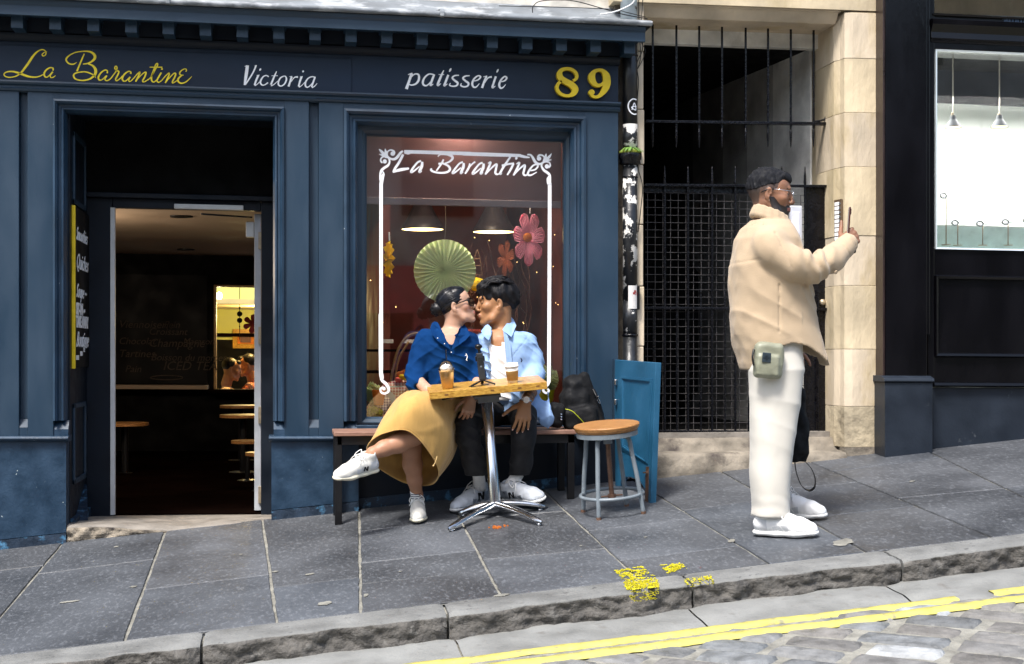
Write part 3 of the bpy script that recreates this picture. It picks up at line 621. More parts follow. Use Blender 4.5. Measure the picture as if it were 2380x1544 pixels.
SD = [[(290, 242, 56), (235, 400, 50), (182, 555, 62)], [(215, 268, 14), (300, 236, 22)], [(285, 310, 22), (350, 256, 26), (425, 270, 38), (430, 370, 46), (375, 448, 38), (290, 476, 28), (240, 462, 20)],
      [(740, 270, 26), (640, 255, 28), (552, 320, 36), (512, 410, 42), (530, 475, 38), (600, 480, 28), (700, 375, 20)], [(740, 262, 42), (695, 380, 45), (665, 480, 42), (722, 455, 10)],
      [(930, 180, 20), (875, 300, 44), (808, 478, 46), (875, 445, 10)], [(828, 265, 12), (938, 266, 14)], [(1022, 272, 44), (965, 420, 45), (942, 488, 42), (1005, 450, 10)], ('o', 1060, 175, 42, 20, -1.1),
      [(1235, 280, 22), (1150, 288, 30), (1103, 332, 38), (1150, 385, 42), (1208, 432, 42), (1190, 485, 34), (1110, 500, 28), (1048, 478, 28), (1065, 435, 14)], [(1450, 288, 22), (1365, 297, 30), (1315, 338, 38), (1365, 392, 42), (1425, 440, 42), (1405, 495, 34), (1335, 510, 28), (1272, 484, 30), (1286, 438, 14)],
      [(1530, 396, 18), (1620, 370, 28), (1668, 312, 36), (1618, 290, 28), (1540, 350, 38), (1502, 440, 44), (1522, 508, 38), (1580, 515, 28), (1645, 445, 12)],
      [(1788, 300, 44), (1740, 410, 42), (1698, 535, 48)], [(1722, 312, 10), (1800, 292, 18)], [(1755, 430, 14), (1820, 332, 24), (1892, 312, 40)], [(1975, 302, 42), (1925, 450, 42), (1908, 525, 42), (1968, 495, 10)], ('o', 2008, 190, 40, 18, -1.1),
      [(2062, 412, 18), (2150, 390, 28), (2192, 332, 36), (2150, 305, 28), (2080, 370, 38), (2042, 462, 44), (2062, 530, 38), (2110, 530, 28), (2172, 465, 12)]]
lettering('sign_lettering', 'white_letter', [((580, 140, 220), SC)], -.008, CAFE)
lettering('sign_lettering', 'white_letter', [((970, 150, 290), SD)], .002, CAFE)
S8 = [[(880, 700, 95), (985, 640, 105), (1020, 540, 118), (970, 400, 118), (820, 290, 112), (640, 262, 112), (450, 330, 150), (390, 470, 205), (450, 620, 215), (620, 735, 215), (830, 850, 225), (960, 1010, 235), (890, 1170, 190), (740, 1245, 115), (560, 1235, 110), (400, 1150, 115), (310, 1010, 120), (310, 880, 120), (390, 760, 110), (480, 720, 60)]]
S9 = [[(1850, 305, 100), (1690, 350, 130), (1580, 480, 225), (1565, 620, 245), (1640, 780, 190), (1760, 870, 130), (1900, 850, 110), (2010, 740, 90)], [(1840, 305, 100), (1970, 350, 140), (2080, 500, 240), (2110, 680, 270), (2100, 850, 265), (2030, 1030, 225), (1890, 1210, 150), (1740, 1292, 108), (1620, 1275, 105), (1530, 1200, 110)], ('o', 1555, 1125, 110, 105)]
lettering('house_number', 'yellow_num', [((1340, 150, 160), S8)], -.030, CAFE, .032)
lettering('house_number', 'yellow_num', [((1340, 150, 160), S9)], -.030, CAFE, .032)
SF = [[(735, 270, 62), (640, 460, 60), (545, 600, 60), (490, 705, 40)], [(488, 695, 46), (680, 640, 74), (880, 612, 46)],
      [(1170, 430, 50), (1085, 465, 44), (965, 615, 52), (930, 698, 52), (1010, 662, 38), (1135, 560, 28)], [(1200, 450, 50), (1185, 560, 70), (1125, 698, 52), (1190, 670, 26)],
      [(1580, 322, 34), (1640, 272, 36), (1800, 277, 40), (1915, 315, 62), (1930, 375, 58), (1850, 450, 42), (1740, 490, 36)], [(1715, 390, 40), (1660, 500, 45), (1542, 668, 34)], [(1590, 498, 50), (1720, 480, 40)],
      [(1700, 492, 36), (1820, 542, 50), (1870, 630, 58), (1800, 698, 50), (1650, 718, 46), (1500, 698, 46), (1412, 650, 50), (1430, 610, 34)],
      [(2185, 458, 50), (2095, 495, 44), (1975, 645, 52), (1935, 725, 52), (2015, 690, 38), (2140, 590, 28)], [(2205, 480, 50), (2190, 590, 70), (2130, 726, 52), (2190, 695, 26)],
      [(760, 205, 82), (1000, 210, 84), (1600, 228, 86), (2380, 252, 88)], [(930, 210, 60), (860, 245, 50), (770, 240, 20)],
      [(730, 190, 44), (670, 235, 60), (600, 330, 68), (540, 378, 64), (470, 385, 52), (400, 355, 44), (350, 290, 36), (362, 205, 34), (430, 165, 36), (505, 190, 46), (525, 245, 52)], ('o', 485, 252, 56, 52),
      [(400, 365, 44), (300, 322, 34), (215, 350, 34), (192, 425, 36), (235, 475, 42)], ('o', 292, 440, 50, 52), [(385, 360, 44), (408, 440, 44), (375, 530, 58), (290, 590, 62), (215, 655, 62), (185, 760, 52), (182, 900, 50)],
      [(148, 138, 10), (220, 210, 66), (340, 335, 60)], [(300, 128, 10), (315, 215, 62), (352, 320, 50)], [(150, 262, 8), (235, 292, 46), (340, 345, 44)],
      [(235, 672, 10), (262, 740, 50), (225, 850, 90), (202, 992, 86)]]
SG = [[(300, 448, 44), (230, 500, 38), (150, 590, 34)], [(170, 485, 36), (140, 600, 52), (55, 738, 40)],
      [(480, 472, 50), (395, 508, 44), (275, 658, 52), (238, 740, 52), (318, 704, 38), (440, 602, 28)], [(505, 492, 50), (490, 600, 70), (432, 738, 52), (490, 708, 26)],
      [(605, 488, 20), (672, 460, 48), (620, 600, 52), (545, 758, 42)], [(560, 745, 24), (700, 592, 40), (818, 505, 46), (802, 620, 52), (785, 718, 50), (828, 752, 44), (880, 738, 22)],
      [(1150, 330, 44), (1035, 500, 52), (935, 660, 52), (905, 742, 60), (950, 725, 22)], [(945, 545, 60), (1100, 505, 44), (1240, 488, 46)], [(1225, 495, 52), (1155, 640, 52), (1075, 768, 40)], ('o', 1295, 362, 30, 36, .3),
      [(1290, 505, 20), (1368, 470, 46), (1310, 620, 52), (1225, 778, 42)], [(1240, 765, 24), (1380, 612, 40), (1500, 530, 48), (1485, 640, 52), (1465, 735, 50), (1510, 778, 44), (1568, 755, 26)],
      [(1615, 660, 36), (1740, 642, 40), (1815, 565, 44), (1795, 515, 38), (1700, 540, 40), (1605, 662, 48), (1575, 755, 50), (1650, 772, 38), (1790, 700, 20)],
      [(0, 253, 88), (700, 275, 88), (1400, 298, 72)], [(1380, 300, 70), (1500, 330, 60), (1620, 345, 30)],
      [(1560, 275, 36), (1640, 285, 44), (1700, 360, 60), (1750, 450, 66), (1820, 498, 56), (1900, 492, 46), (1965, 430, 38), (1972, 350, 34), (1930, 295, 36), (1850, 290, 46), (1815, 345, 52)], ('o', 1845, 372, 54, 50),
      [(1910, 490, 44), (1990, 450, 36), (2090, 465, 36), (2115, 540, 36), (2080, 590, 42)], ('o', 2035, 560, 52, 54), [(1915, 490, 44), (1908, 560, 46), (1960, 650, 58), (2050, 715, 62), (2105, 790, 56), (2115, 992, 40)],
      [(2148, 248, 10), (2080, 340, 66), (1960, 440, 60)], [(2018, 248, 10), (2000, 330, 60), (1955, 440, 50)], [(2150, 402, 8), (2070, 412, 46), (1960, 450, 44)], [(2080, 790, 10), (2055, 860, 50), (2075, 940, 86), (2090, 992, 84)]]
# lower ends of the frame on the glass
SH = [[(290, -80, 52), (292, 300, 54), (296, 700, 56), (300, 830, 50)], [(330, 870, 12), (320, 800, 24), (285, 740, 30)], [(300, 800, 50), (310, 880, 40), (370, 935, 46), (408, 1000, 40), (400, 1050, 34), (350, 1075, 32), (300, 1055, 30), (292, 1005, 28), (335, 985, 26)], ('o', 340, 1005, 22, 24)]
f6 = zz(910, 350, 240); x_l = f6([(202, 0)])[0][0]; x_r = zz(1130, 350, 240)([(2103, 0)])[0][0]
lettering('window_lettering', 'white_letter', [((910, 350, 240), SF), ((1130, 350, 240), SG)], YG - .004, WIN, .001)
mb = MB(); mb.ribbon([(x_l, 425, 8.2), (x_l, 600, 8.2), (x_l + .5, 860, 8.4)], YG - .006, .001); mb.ribbon([(x_r, 425, 8.2), (x_r - .5, 600, 8.2), (x_r - 2, 890, 8.4)], YG - .006, .001)
def ss(P): return [(880 / 1.0504 + x * .1684 / 1.0504, 780 / 1.0504 + y * .1684 / 1.0504, w * .1684 / 1.0504) for x, y, w in P]
for st in SH:
    if st[0] == 'o': p = ss([(st[1], st[2], 1)])[0]; mb.disc(p[0], p[1], 4, 4, YG - .0075, .001)
    else: mb.ribbon(ss(st), YG - .007 - .0002 * len(st), .001)
mb.ribbon([(x_r - 2, 880, 8), (x_r - 4, 893, 7), (x_r - 12, 900, 6), (x_r - 15, 908, 5.5), (x_r - 8, 914, 5), (x_r - 2, 909, 4.5), (x_r - 5, 904, 4)], YG - .0081, .001)
mb.build('window_lettering', M['white_letter'], WIN)
# ---- doorway: reveals, transom panel, frame, step
YR = .78
xl, xr = X['ai'] - .004, X['ri'] + .004
dl, dr, dt = fx(262, YR), fx(607, YR), lev(435, 487, YR)
zfl = lev(435, 1195, YR)
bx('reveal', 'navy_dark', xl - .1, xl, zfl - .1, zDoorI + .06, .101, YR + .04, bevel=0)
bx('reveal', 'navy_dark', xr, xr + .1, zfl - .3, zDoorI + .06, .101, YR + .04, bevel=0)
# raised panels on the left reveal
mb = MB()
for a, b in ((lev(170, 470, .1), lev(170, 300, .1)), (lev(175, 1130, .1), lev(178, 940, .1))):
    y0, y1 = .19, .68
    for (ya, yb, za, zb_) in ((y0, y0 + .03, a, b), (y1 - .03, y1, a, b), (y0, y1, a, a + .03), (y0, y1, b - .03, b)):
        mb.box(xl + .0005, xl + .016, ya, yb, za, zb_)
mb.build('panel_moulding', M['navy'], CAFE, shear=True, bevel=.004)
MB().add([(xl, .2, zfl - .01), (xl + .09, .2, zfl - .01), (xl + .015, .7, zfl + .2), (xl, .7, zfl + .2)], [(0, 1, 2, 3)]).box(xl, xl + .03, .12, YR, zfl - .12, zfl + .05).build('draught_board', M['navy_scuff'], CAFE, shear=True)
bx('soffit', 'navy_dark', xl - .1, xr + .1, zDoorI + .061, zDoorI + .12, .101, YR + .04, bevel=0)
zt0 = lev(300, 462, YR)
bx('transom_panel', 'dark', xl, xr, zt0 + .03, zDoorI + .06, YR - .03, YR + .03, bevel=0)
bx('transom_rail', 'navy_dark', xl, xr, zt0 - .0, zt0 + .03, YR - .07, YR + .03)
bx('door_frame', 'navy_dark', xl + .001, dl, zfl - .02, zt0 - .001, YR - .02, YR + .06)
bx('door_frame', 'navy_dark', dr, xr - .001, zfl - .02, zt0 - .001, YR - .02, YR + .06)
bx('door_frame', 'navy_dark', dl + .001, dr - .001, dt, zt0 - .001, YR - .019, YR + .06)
bx('door_lining', 'whitepaint', dl - .012, dl + .016, zfl, dt - .001, YR - .026, YR + .02, bevel=.002)
DOOR = bx('door', 'greypaint', dr - .045, dr - .002, zfl + .01, dt - .012, YR + .07, YR + .98)
for py in (560, 780, 965, 1150):
    q = lev(616, py, YR + .07); MB().box(dr - .02, dr - .001, YR + .055, YR + .071, q - .055, q + .055).build('hinge', M['brass'], DOOR, shear=True, bevel=.002)
MB().box(fx(405, YR - .05), fx(566, YR - .05), YR - .065, YR - .021, lev(480, 487, YR - .05), lev(480, 476, YR - .05)).build('door_closer', M['whitepaint'], CAFE, shear=True, bevel=.004)
MB().obox((dr - .22, YR + .03, dt - .03 - SHR * dr), (.16, .03, -.006), (-.003, .01, 0), (0, 0, .005)).build('door_closer_arm', M['blackplastic'], CAFE)
MB().box(dr - .10, dr - .048, YR + .1, YR + .16, dt - .16, dt - .06).build('door_sensor', M['whitepaint'], CAFE, shear=True, bevel=.006)
# worn stone step
mb = MB(); zs_ = lev(160, 1216, 0); n = 60; rows = []
for i in range(n + 1):
    x = xl + .0 + (fx(631) - .002 - xl) * i / n; t = i / n; wear = -.028 * math.exp(-((t - .5) / .22) ** 2) * 1; zt = zs_ - .008 + wear + (vn(x, 2, 9) - .5) * .006 + .008 * t
    g = gz(x, 0) + SHR * x - .02; rough = (vn(x, 1, 18) - .5) * .03
    r = [(x, YR + .05, zfl - .012), (x, .35, zt - .012), (x, .06, zt), (x, .0 + rough * .3, zt - .003), (x, -.018 + rough * .6, zt - .016)]
    for k in range(6):
        h = zt - .02 + (g - zt + .02) * (k + 1) / 6; r.append((x, -.02 + (vn(x, k * .3, 22) - .5) * .036 * min(1, (zt - g) / .1) + (vn(x, k * .2, 60) - .5) * .012, h))
    rows.append(r)
mb.grid(rows)
for q in range(len(mb.f)): mb.m[q] = 1 if (q % 10) >= 4 else 0
mb.add([rows[0][k] for k in range(11)] + [(rows[0][0][0], YR, -.5)], [tuple(range(12))])
st = MB(); st.v = mb.v; st.f = mb.f; st.m = mb.m; st.build('door_step', [M['step'], M['stepface']], CAFE, shear=True, smooth=True)
# ---- interior of the cafe
zc = dt + .1; YB = 6.7; xi0, xi1 = -4.6, .66
INT = (XL, X['end'] - .02)
bx('floor', 'woodfloor', xi0, xi1, zfl - .06, zfl, YR + .055, YB, bevel=0)
bx('ceiling', 'ceil', xi0, -1.08, zc, zc + .1, YR + .055, YB, bevel=0)
bx('ceiling', 'ceil', -1.08, xi1, zc + .62, zc + .7, .20, YB, bevel=0)
bx('ceiling_bulkhead', 'ceil', -1.1, -1.081, zc + .0, zc + .62, .20, YB, bevel=0)
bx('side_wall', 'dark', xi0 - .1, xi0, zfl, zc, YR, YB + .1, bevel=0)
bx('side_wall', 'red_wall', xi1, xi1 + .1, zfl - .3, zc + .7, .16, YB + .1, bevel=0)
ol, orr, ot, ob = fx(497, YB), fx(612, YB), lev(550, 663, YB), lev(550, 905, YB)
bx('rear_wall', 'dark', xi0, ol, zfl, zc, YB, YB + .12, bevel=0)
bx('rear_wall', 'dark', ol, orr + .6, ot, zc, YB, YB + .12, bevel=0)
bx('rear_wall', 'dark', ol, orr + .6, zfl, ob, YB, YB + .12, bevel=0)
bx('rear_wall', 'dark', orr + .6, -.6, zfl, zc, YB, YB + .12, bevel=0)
bx('rear_wall', 'red_wall', -.6, xi1, zfl, zc + .7, 4.6, 4.7, bevel=0)
bx('partition', 'red_wall', -.62, -.56, zfl, zc + .7, 2.6, YB, bevel=0)
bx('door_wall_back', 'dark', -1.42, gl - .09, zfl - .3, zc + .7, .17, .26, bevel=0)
bx('counter_ledge', 'paper_orange' if False else 'ceil', xi0, ol - .05, lev(400, 904, YB - .1), lev(400, 895, YB - .1), YB - .3, YB, bevel=.003)
bx('counter_ledge', 'woodfloor', ol - .049, orr + .6, lev(400, 912, YB - .1), lev(400, 906, YB - .1), YB - .3, YB, bevel=.003)
bx('blackboard', 'chalk', fx(200, YB), fx(482, YB), lev(400, 892, YB), lev(400, 640, YB), YB - .03, YB - .004, bevel=0)
def wr(px, py, s_, h, sh=.25, Y=YB - .034):
    mb = MB(); text_on(mb, s_, h, at(px, py, Y), (1, 0, -SHR), (0, 0, 1), sh); mb.build('chalk_lettering', M['chalkmark'], CAFE)
for px, py, s_, h in ((275, 762, 'Viennoiserie', .11), (380, 762, 'Pain', .10), (345, 778, 'Croissant', .10), (275, 800, 'Chocolat', .10), (345, 806, 'Champagne', .12), (425, 800, 'Macaron', .09), (275, 830, 'Tartines', .11), (350, 838, 'Boisson du moment', .10), (378, 860, 'ICED TEA', .13), (290, 865, 'Pain', .1)): wr(px, py, s_, h)
MB().tube([at(350 + 75 * (.5 + .5 * math.cos(a_)), 878 + 5 * math.sin(a_), YB - .036) for a_ in [2 * math.pi * k / 30 for k in range(30)]], .006, 5, closed=True).build('chalk_drawing', M['chalkmark'], CAFE)
# back room seen through the hatch
yb2 = YB + 2.6
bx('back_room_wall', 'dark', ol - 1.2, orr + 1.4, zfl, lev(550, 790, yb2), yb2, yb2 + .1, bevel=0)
M['limewall'] = mat('lime_wall', (.50, .52, .16), .7, var=.05); M['creamceil'] = mat('cream_ceiling', (.8, .66, .3), .7, var=.05)
bx('back_room_wall', 'limewall', ol - 1.2, orr + 1.4, lev(550, 790, yb2) + .001, zc + .7, yb2, yb2 + .1, bevel=0)
bx('back_room_ceiling', 'creamceil', ol - 1.2, orr + 1.4, lev(550, 706, YB + .4), lev(550, 706, YB + .4) + .05, YB + .45, yb2, bevel=0)
bx('back_room_wall', 'creamceil', ol - 1.25, ol - 1.2, zfl, zc + .7, YB + .12, yb2, bevel=0)
bx('back_room_rail', 'woodfloor', ol - 1.2, orr + 1.4, lev(550, 783, yb2), lev(550, 775, yb2), yb2 - .05, yb2 - .001, bevel=0)
bx('hatch_frame', 'wicker', ol, ol + .025, ob, ot, YB - .02, YB + .13); bx('hatch_frame', 'wicker', ol + .026, orr + .6, ot - .02, ot, YB - .02, YB + .13)
def area(name, loc, e, size, col, rot=(0, 0, 0), size_y=None):
    l = bpy.data.lights.new(name, 'AREA'); l.energy = e; l.size = size; l.color = col; o = bpy.data.objects.new(name, l); COL.objects.link(o); o.location = loc; o.rotation_euler = rot
    if size_y: l.shape = 'RECTANGLE'; l.size_y = size_y
    return o
def point(name, loc, e, r, col):
    l = bpy.data.lights.new(name, 'POINT'); l.energy = e; l.shadow_soft_size = r; l.color = col; o = bpy.data.objects.new(name, l); COL.objects.link(o); o.location = loc; return o
point('back_room_lamp', (ol + .5, YB + 1.2, lev(550, 720, YB + .4) - .02), 26, .05, (1, .72, .3))
SP = empty('ceiling_spotlight', at(506, 690, YB + .5), 'twin warm spotlight under the yellow ceiling behind the hatch', 'spotlight')
MB().tube([at(500, 690, YB + .5), at(504, 688, YB + .5)], .03).build('lamp_body', M['blackplastic'], SP); MB().lathe(at(508, 689, YB + .48), [(0, 0), (.045, 0), (.045, .01)], 12, (1, -.8, -.2)).lathe(at(506, 696, YB + .48), [(0, 0), (.03, 0), (.03, .01)], 12, (1, -.8, -.2)).build('bulb', M['bulb'], SP)
PIC = empty('framed_picture', at(569, 788, yb2 - .03), 'wooden framed picture hanging on the dark wall behind the hatch', 'picture')
pa, pb = at(541, 765, yb2 - .04), at(600, 810, yb2 - .04)
MB().frame([(pa[0], pb[2]), (pa[0], pa[2]), (pb[0], pa[2]), (pb[0], pb[2])], [(0, yb2 - .04), (-.05, yb2 - .05), (-.06, yb2 - .005), (0, yb2 - .005)], closed=True).build('frame', M['tablewood'], PIC)
MB().box(pa[0], pb[0], yb2 - .02, yb2 - .01, pb[2], pa[2]).build('mount', M['paper_orange'], PIC); MB().box(pa[0] + .09, pb[0] - .09, yb2 - .03, yb2 - .021, pb[2] + .07, pa[2] - .07).build('print', M['red_wall'], PIC)
for px, py in ((422, 503), (432, 580)):
    dx, dy, dz = ray(px, py); t = (zc - SHR * 2 * -1 - CZ) / dz; t = (zc + .018 - CZ) / dz; c = (CX + dx * t, CY + dy * t, zc + .016)
    DLt = empty('ceiling_downlight', c, 'round black downlight in the cafe ceiling, ' + ('nearest the doorway' if py < 550 else 'further from the doorway'), 'ceiling light', 'downlights in the cafe ceiling')
    MB().lathe((c[0], c[1], c[2] - .005), [(.055, 0), (.085, 0), (.085, .012), (.055, .012)], 24).build('rim', M['blackplastic'], DLt); MB().lathe((c[0], c[1], c[2] + .001), [(0, 0), (.054, 0), (.054, .01)], 20).build('bulb', mat('warm_lens', (1, .7, .3), .5, var=0, emit=(1, .55, .12), estr=1.2), DLt)
point('cafe_glow', (-3.3, 2.2, zc - .30), 24.0, .04, (1, .80, .60))  # unseen lamp added out of view to brighten the cafe ceiling
# ================================================================== TENEMENT ENTRANCE (stone) with passage
TEN = empty('stone_tenement', (1.4, 0, 0), 'yellow sandstone tenement entrance with a gated passage between the two shops', 'building')
xj0, xj1 = fx(1500, 0), fx(1935, .12)
xo = fx(2041, 0)
zl0 = lev(1700, 44, 0)
def courses(mb_fn, z0, z1, n): pass
# left jamb strip, in courses
cs = [-.4] + [lev(1490, y) for y in (945, 808, 668, 524, 384, 255, 120)] + [3.2]
for a, b in zip(cs[:-1], cs[1:]):
    MB().box(fx(1481), xj0 - .002 + random.uniform(-.004, .004), .03, .45, a + .002, b - .002).build('jamb_stone', M['sand2'], TEN, bevel=.006)
MB().box(fx(1437), fx(1481) - .001, .10, .3, -.4, 3.2).build('rubble_wall', M['sand_dirty'], TEN)
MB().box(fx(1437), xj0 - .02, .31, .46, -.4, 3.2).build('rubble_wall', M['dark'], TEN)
M['sand_low'] = mat('sandstone_sooty', (.38, .32, .22), .85, var=.35, scale=5, bump=.9, bscale=20, bdist=.012, col2=(.12, .10, .07), c2thr=.55, c2scale=4, c2soft=.2)
cs = [gz(2.2, 0) - .05] + [at(2000, y, 0)[2] for y in (1040, 945, 812, 664, 548, 388, 262, 136, 30)] + [3.0]
xi_, xm = fx(1935, .12) + .012, fx(1975, 0)
for k, (a, b) in enumerate(zip(cs[:-1], cs[1:])):
    j = random.uniform(-.003, .003); base = k == 0
    P = [(xi_ + j + (.03 if base else 0), .45), (xi_ + j + (.03 if base else 0), .13), (xi_ + .02, .07), (xm - .03, .012 + j), (xm + .02, .002 + j), (xo, .002 + j), (xo, .45)]
    MB().pz(a + .0009, b - .0009, P).build('jamb_stone', M['sand_dirty'] if base else M['sand_low'] if k == 1 else M['sand' if k % 2 else 'sand2'], TEN, bevel=.0022)
# lintel and wall above
MB().px(xj0 - .12, xi_ - .001, [(.02, 3.0), (.02, zl0 + .075), (.10, zl0), (.40, zl0), (.40, 3.0)]).build('lintel', M['sand2'], TEN, bevel=.008)
MB().box(xj0 - .2, 3.5, .0, .5, 3.01, 5.5).build('wall', M['sand'], TEN)
# corner haunch of the lintel
a = at(1935, 80, .05)
MB().pz(0, 0, []) if False else None
False and MB().prism([(xi_ - .02, .03, zl0 - .10), (xi_ - .001, .03, zl0 - .13), (xi_ - .001, .03, zl0 - .001), (xi_ - .12, .03, zl0 - .001)], (0, .4, 0)).build('lintel_haunch', M['sand2'], TEN)
M['render_dark'] = mat('shaded_render', (.05, .045, .04), .9, var=.3)  # render colour darkened for shade deep in the passage
# passage; far ceiling, walls and floor near black in place of shade
zp = lev(1700, 1008, .3); YP = 4.6; xpr = xi_ + .03
MB().box(xj0 - .05, xpr, .40, .46, lev(1700, 112, .40), zl0 + .1).build('passage_ceiling', M['render_wall'], TEN)
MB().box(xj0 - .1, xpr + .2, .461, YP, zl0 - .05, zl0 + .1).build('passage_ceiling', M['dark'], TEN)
cs2 = [zp - .1] + [at(1900, y, .6)[2] for y in (1000, 880, 780, 640, 445, 300, 185)] + [zl0]
for a, b in zip(cs2[:-1], cs2[1:]): MB().box(xpr, xpr + .2, .451, .60, a + .002, b - .002).build('passage_stone', M['sand'], TEN, bevel=.004)
for k, (ya, yb, xa_, xb2, al) in enumerate(((.601, 1.15, -.012, -.08, .78), (1.1505, 1.55, -.081, -.14, .50), (1.5505, 1.95, -.141, -.20, .30), (1.9505, 2.5, -.201, -.28, .16), (2.5005, YP, -.281, -.45, .06))):  # wall splayed and stepped darker with depth, light falloff put into its colours
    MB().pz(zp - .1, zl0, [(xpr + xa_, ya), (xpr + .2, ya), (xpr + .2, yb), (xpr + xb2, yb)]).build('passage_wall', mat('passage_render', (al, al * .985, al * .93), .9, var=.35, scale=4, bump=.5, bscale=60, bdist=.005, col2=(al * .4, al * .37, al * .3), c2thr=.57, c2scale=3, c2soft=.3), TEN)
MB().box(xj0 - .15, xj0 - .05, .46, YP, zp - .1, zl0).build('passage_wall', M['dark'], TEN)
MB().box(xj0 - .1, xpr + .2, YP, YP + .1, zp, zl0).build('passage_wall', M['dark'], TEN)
# stair flight rising inside: its sloping underside shows as a diagonal
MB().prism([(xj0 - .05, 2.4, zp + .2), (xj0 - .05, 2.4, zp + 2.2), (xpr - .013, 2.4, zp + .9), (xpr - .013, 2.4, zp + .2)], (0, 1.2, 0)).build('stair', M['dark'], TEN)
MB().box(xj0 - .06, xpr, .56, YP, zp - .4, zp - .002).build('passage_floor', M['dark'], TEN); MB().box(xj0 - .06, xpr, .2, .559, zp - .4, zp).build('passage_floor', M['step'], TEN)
tag(MB().tube(catmull([at(1886, 150, .7), at(1884, 190, .8), at(1896, 240, .8), at(1912, 300, .8), at(1914, 350, .8), at(1910, 420, .8)], 5), .012).build('stain_strip', M['sand_dirty'], TEN))
# threshold steps
mb = MB(); rows = []
for i in range(41):
    x = xj0 - .03 + (xi_ + .02 - xj0 + .03) * i / 40; w = (vn(x, 3, 6) - .5) * .02; g = gz(x, 0)
    z1 = lev(1700, 1058, -.02) - .005 * i / 40 + w * .4
    z1 = max(z1, g + .01)
    rows.append([(x, .30, zp - .03), (x, .16 + w, zp - .035), (x, .14 + w, zp - .07), (x, .12, z1 + .01), (x, -.02 + w * .5, z1), (x, -.04 + w * .5, z1 - .02), (x, -.045 + (vn(x, 9, 30) - .5) * .02, g - .03)])
mb.grid(rows); mb.build('threshold', M['sand_dirty'], TEN, smooth=True)
# name plates (door entry panel) on the splayed jamb
EP = empty('door_entry_panel', at(1950, 510, .08), 'brass entry buzzer panel of white name plates on the sandstone jamb behind the raised hand', 'buzzer panel')
p0, p1 = at(1944, 560, .105), at(1961, 560, .03); zt_, zb2 = at(1952, 464, .06)[2], at(1952, 585, .06)[2]
ux = Vector((p1[0] - p0[0], p1[1] - p0[1], 0)); nx = Vector((-ux.y, ux.x, 0)).normalized() * -1
nx = nx if nx.y < 0 else -nx
c0 = Vector(((p0[0] + p1[0]) / 2, (p0[1] + p1[1]) / 2, (zt_ + zb2) / 2)) + nx * .012
MB().obox(c0, ux * .5, nx * .006, (0, 0, (zt_ - zb2) / 2)).build('plate', mat('bronze_plate', (.16, .11, .07), .4, metal=.5), EP, bevel=.002)
mb = MB(); mb2 = MB(); nn = 11
for k in range(nn):
    z = zt_ - (zt_ - zb2) * (k + 1.0) / (nn + 1); mb.obox(c0 + nx * .008 - ux * .08 + Vector((0, 0, z - c0.z)), ux * .28, nx * .002, (0, 0, .0105)); mb2.obox(c0 + nx * .008 + ux * .30 + Vector((0, 0, z - c0.z)), ux * .07, nx * .003, (0, 0, .005))
mb.build('name_plate', M['white_letter'], EP); mb2.build('button', M['greysteel'], EP)
# ================================================================== BLACK SHOP on the right
SH2 = empty('jewellery_shop', (2.9, 0, 0), 'black glossy painted shopfront with a bright white lit display window', 'building')
YS = -.12
def sx(px, Y=YS): return fx(px, Y)
b0, b1 = sx(2058), sx(2155)
def sbox(name, m, x0, x1, z0, z1, y0, y1, parent=SH2, bevel=.004): return MB().box(x0, x1, y0, y1, z0, z1).build(name, M[m], parent, shear=True, bevel=bevel)
zq = lev(2100, 878, YS); tot = 3.6
sbox('pilaster', 'black', b0, b1, zq, tot, YS, .3)
M['brownblack'] = mat('brown_black_paint', (.022, .012, .011), .35, var=.4, scale=6, bump=.2)
sbox('pilaster_side', 'brownblack', b0 - .012, b0 - .0005, zq - .02, tot, YS + .01, .3, bevel=0)
sbox('plinth', 'plinth', b0 + .0 - .02, sx(2168, YS - .04), -.2, zq - .028, YS - .04, .3)
MB().px(b0 - .03, sx(2168, YS - .04) + .006, [(YS - .055, zq - .02), (YS - .05, zq - .004), (YS, zq + .012), (.3, zq + .012), (.3, zq - .027), (YS - .05, zq - .027)]).build('plinth_moulding', M['plinth'], SH2, shear=True, bevel=.003)
# pilaster edge bead
sbox('bead', 'black', b1 + .0005, b1 + .03, lev(2160, 778, YS), tot, YS + .02, .3, bevel=.006)
XR = 6.5; YW = -.06
wl = sx(2172, YW + .04); wtop, wbot = lev(2180, 118, YW), lev(2180, 575, YW)
sbox('stile', 'black', b1 + .031, sx(2172, YW), lev(2160, 900, YW), tot, YW, .2)
sbox('stall_panel', 'black', sx(2172, YW), XR, lev(2180, 893, YW), wbot - .006, YW + .02, .2)
# raised panel moulding
zA, zB = lev(2200, 650, YW), lev(2200, 820, YW); xa = sx(2182, YW)
MB().frame([(xa, zB), (xa, zA), (XR, zA), (XR, zB)], [(0, YW + .02), (.006, YW - .008), (.02, YW - .012), (.03, YW + .02)], closed=True).build('panel_moulding', M['black'], SH2, shear=True)
MB().px(sx(2168, YW), XR, [(YW - .03, lev(2200, 896, YW)), (YW - .025, lev(2200, 890, YW)), (YW + .02, lev(2200, 888, YW)), (YW + .02, lev(2200, 900, YW))]).build('sill_moulding', M['black'], SH2, shear=True)
sbox('plinth', 'plinth', sx(2169, YW), XR, -.2, lev(2200, 901, YW), YW + .01, .2)
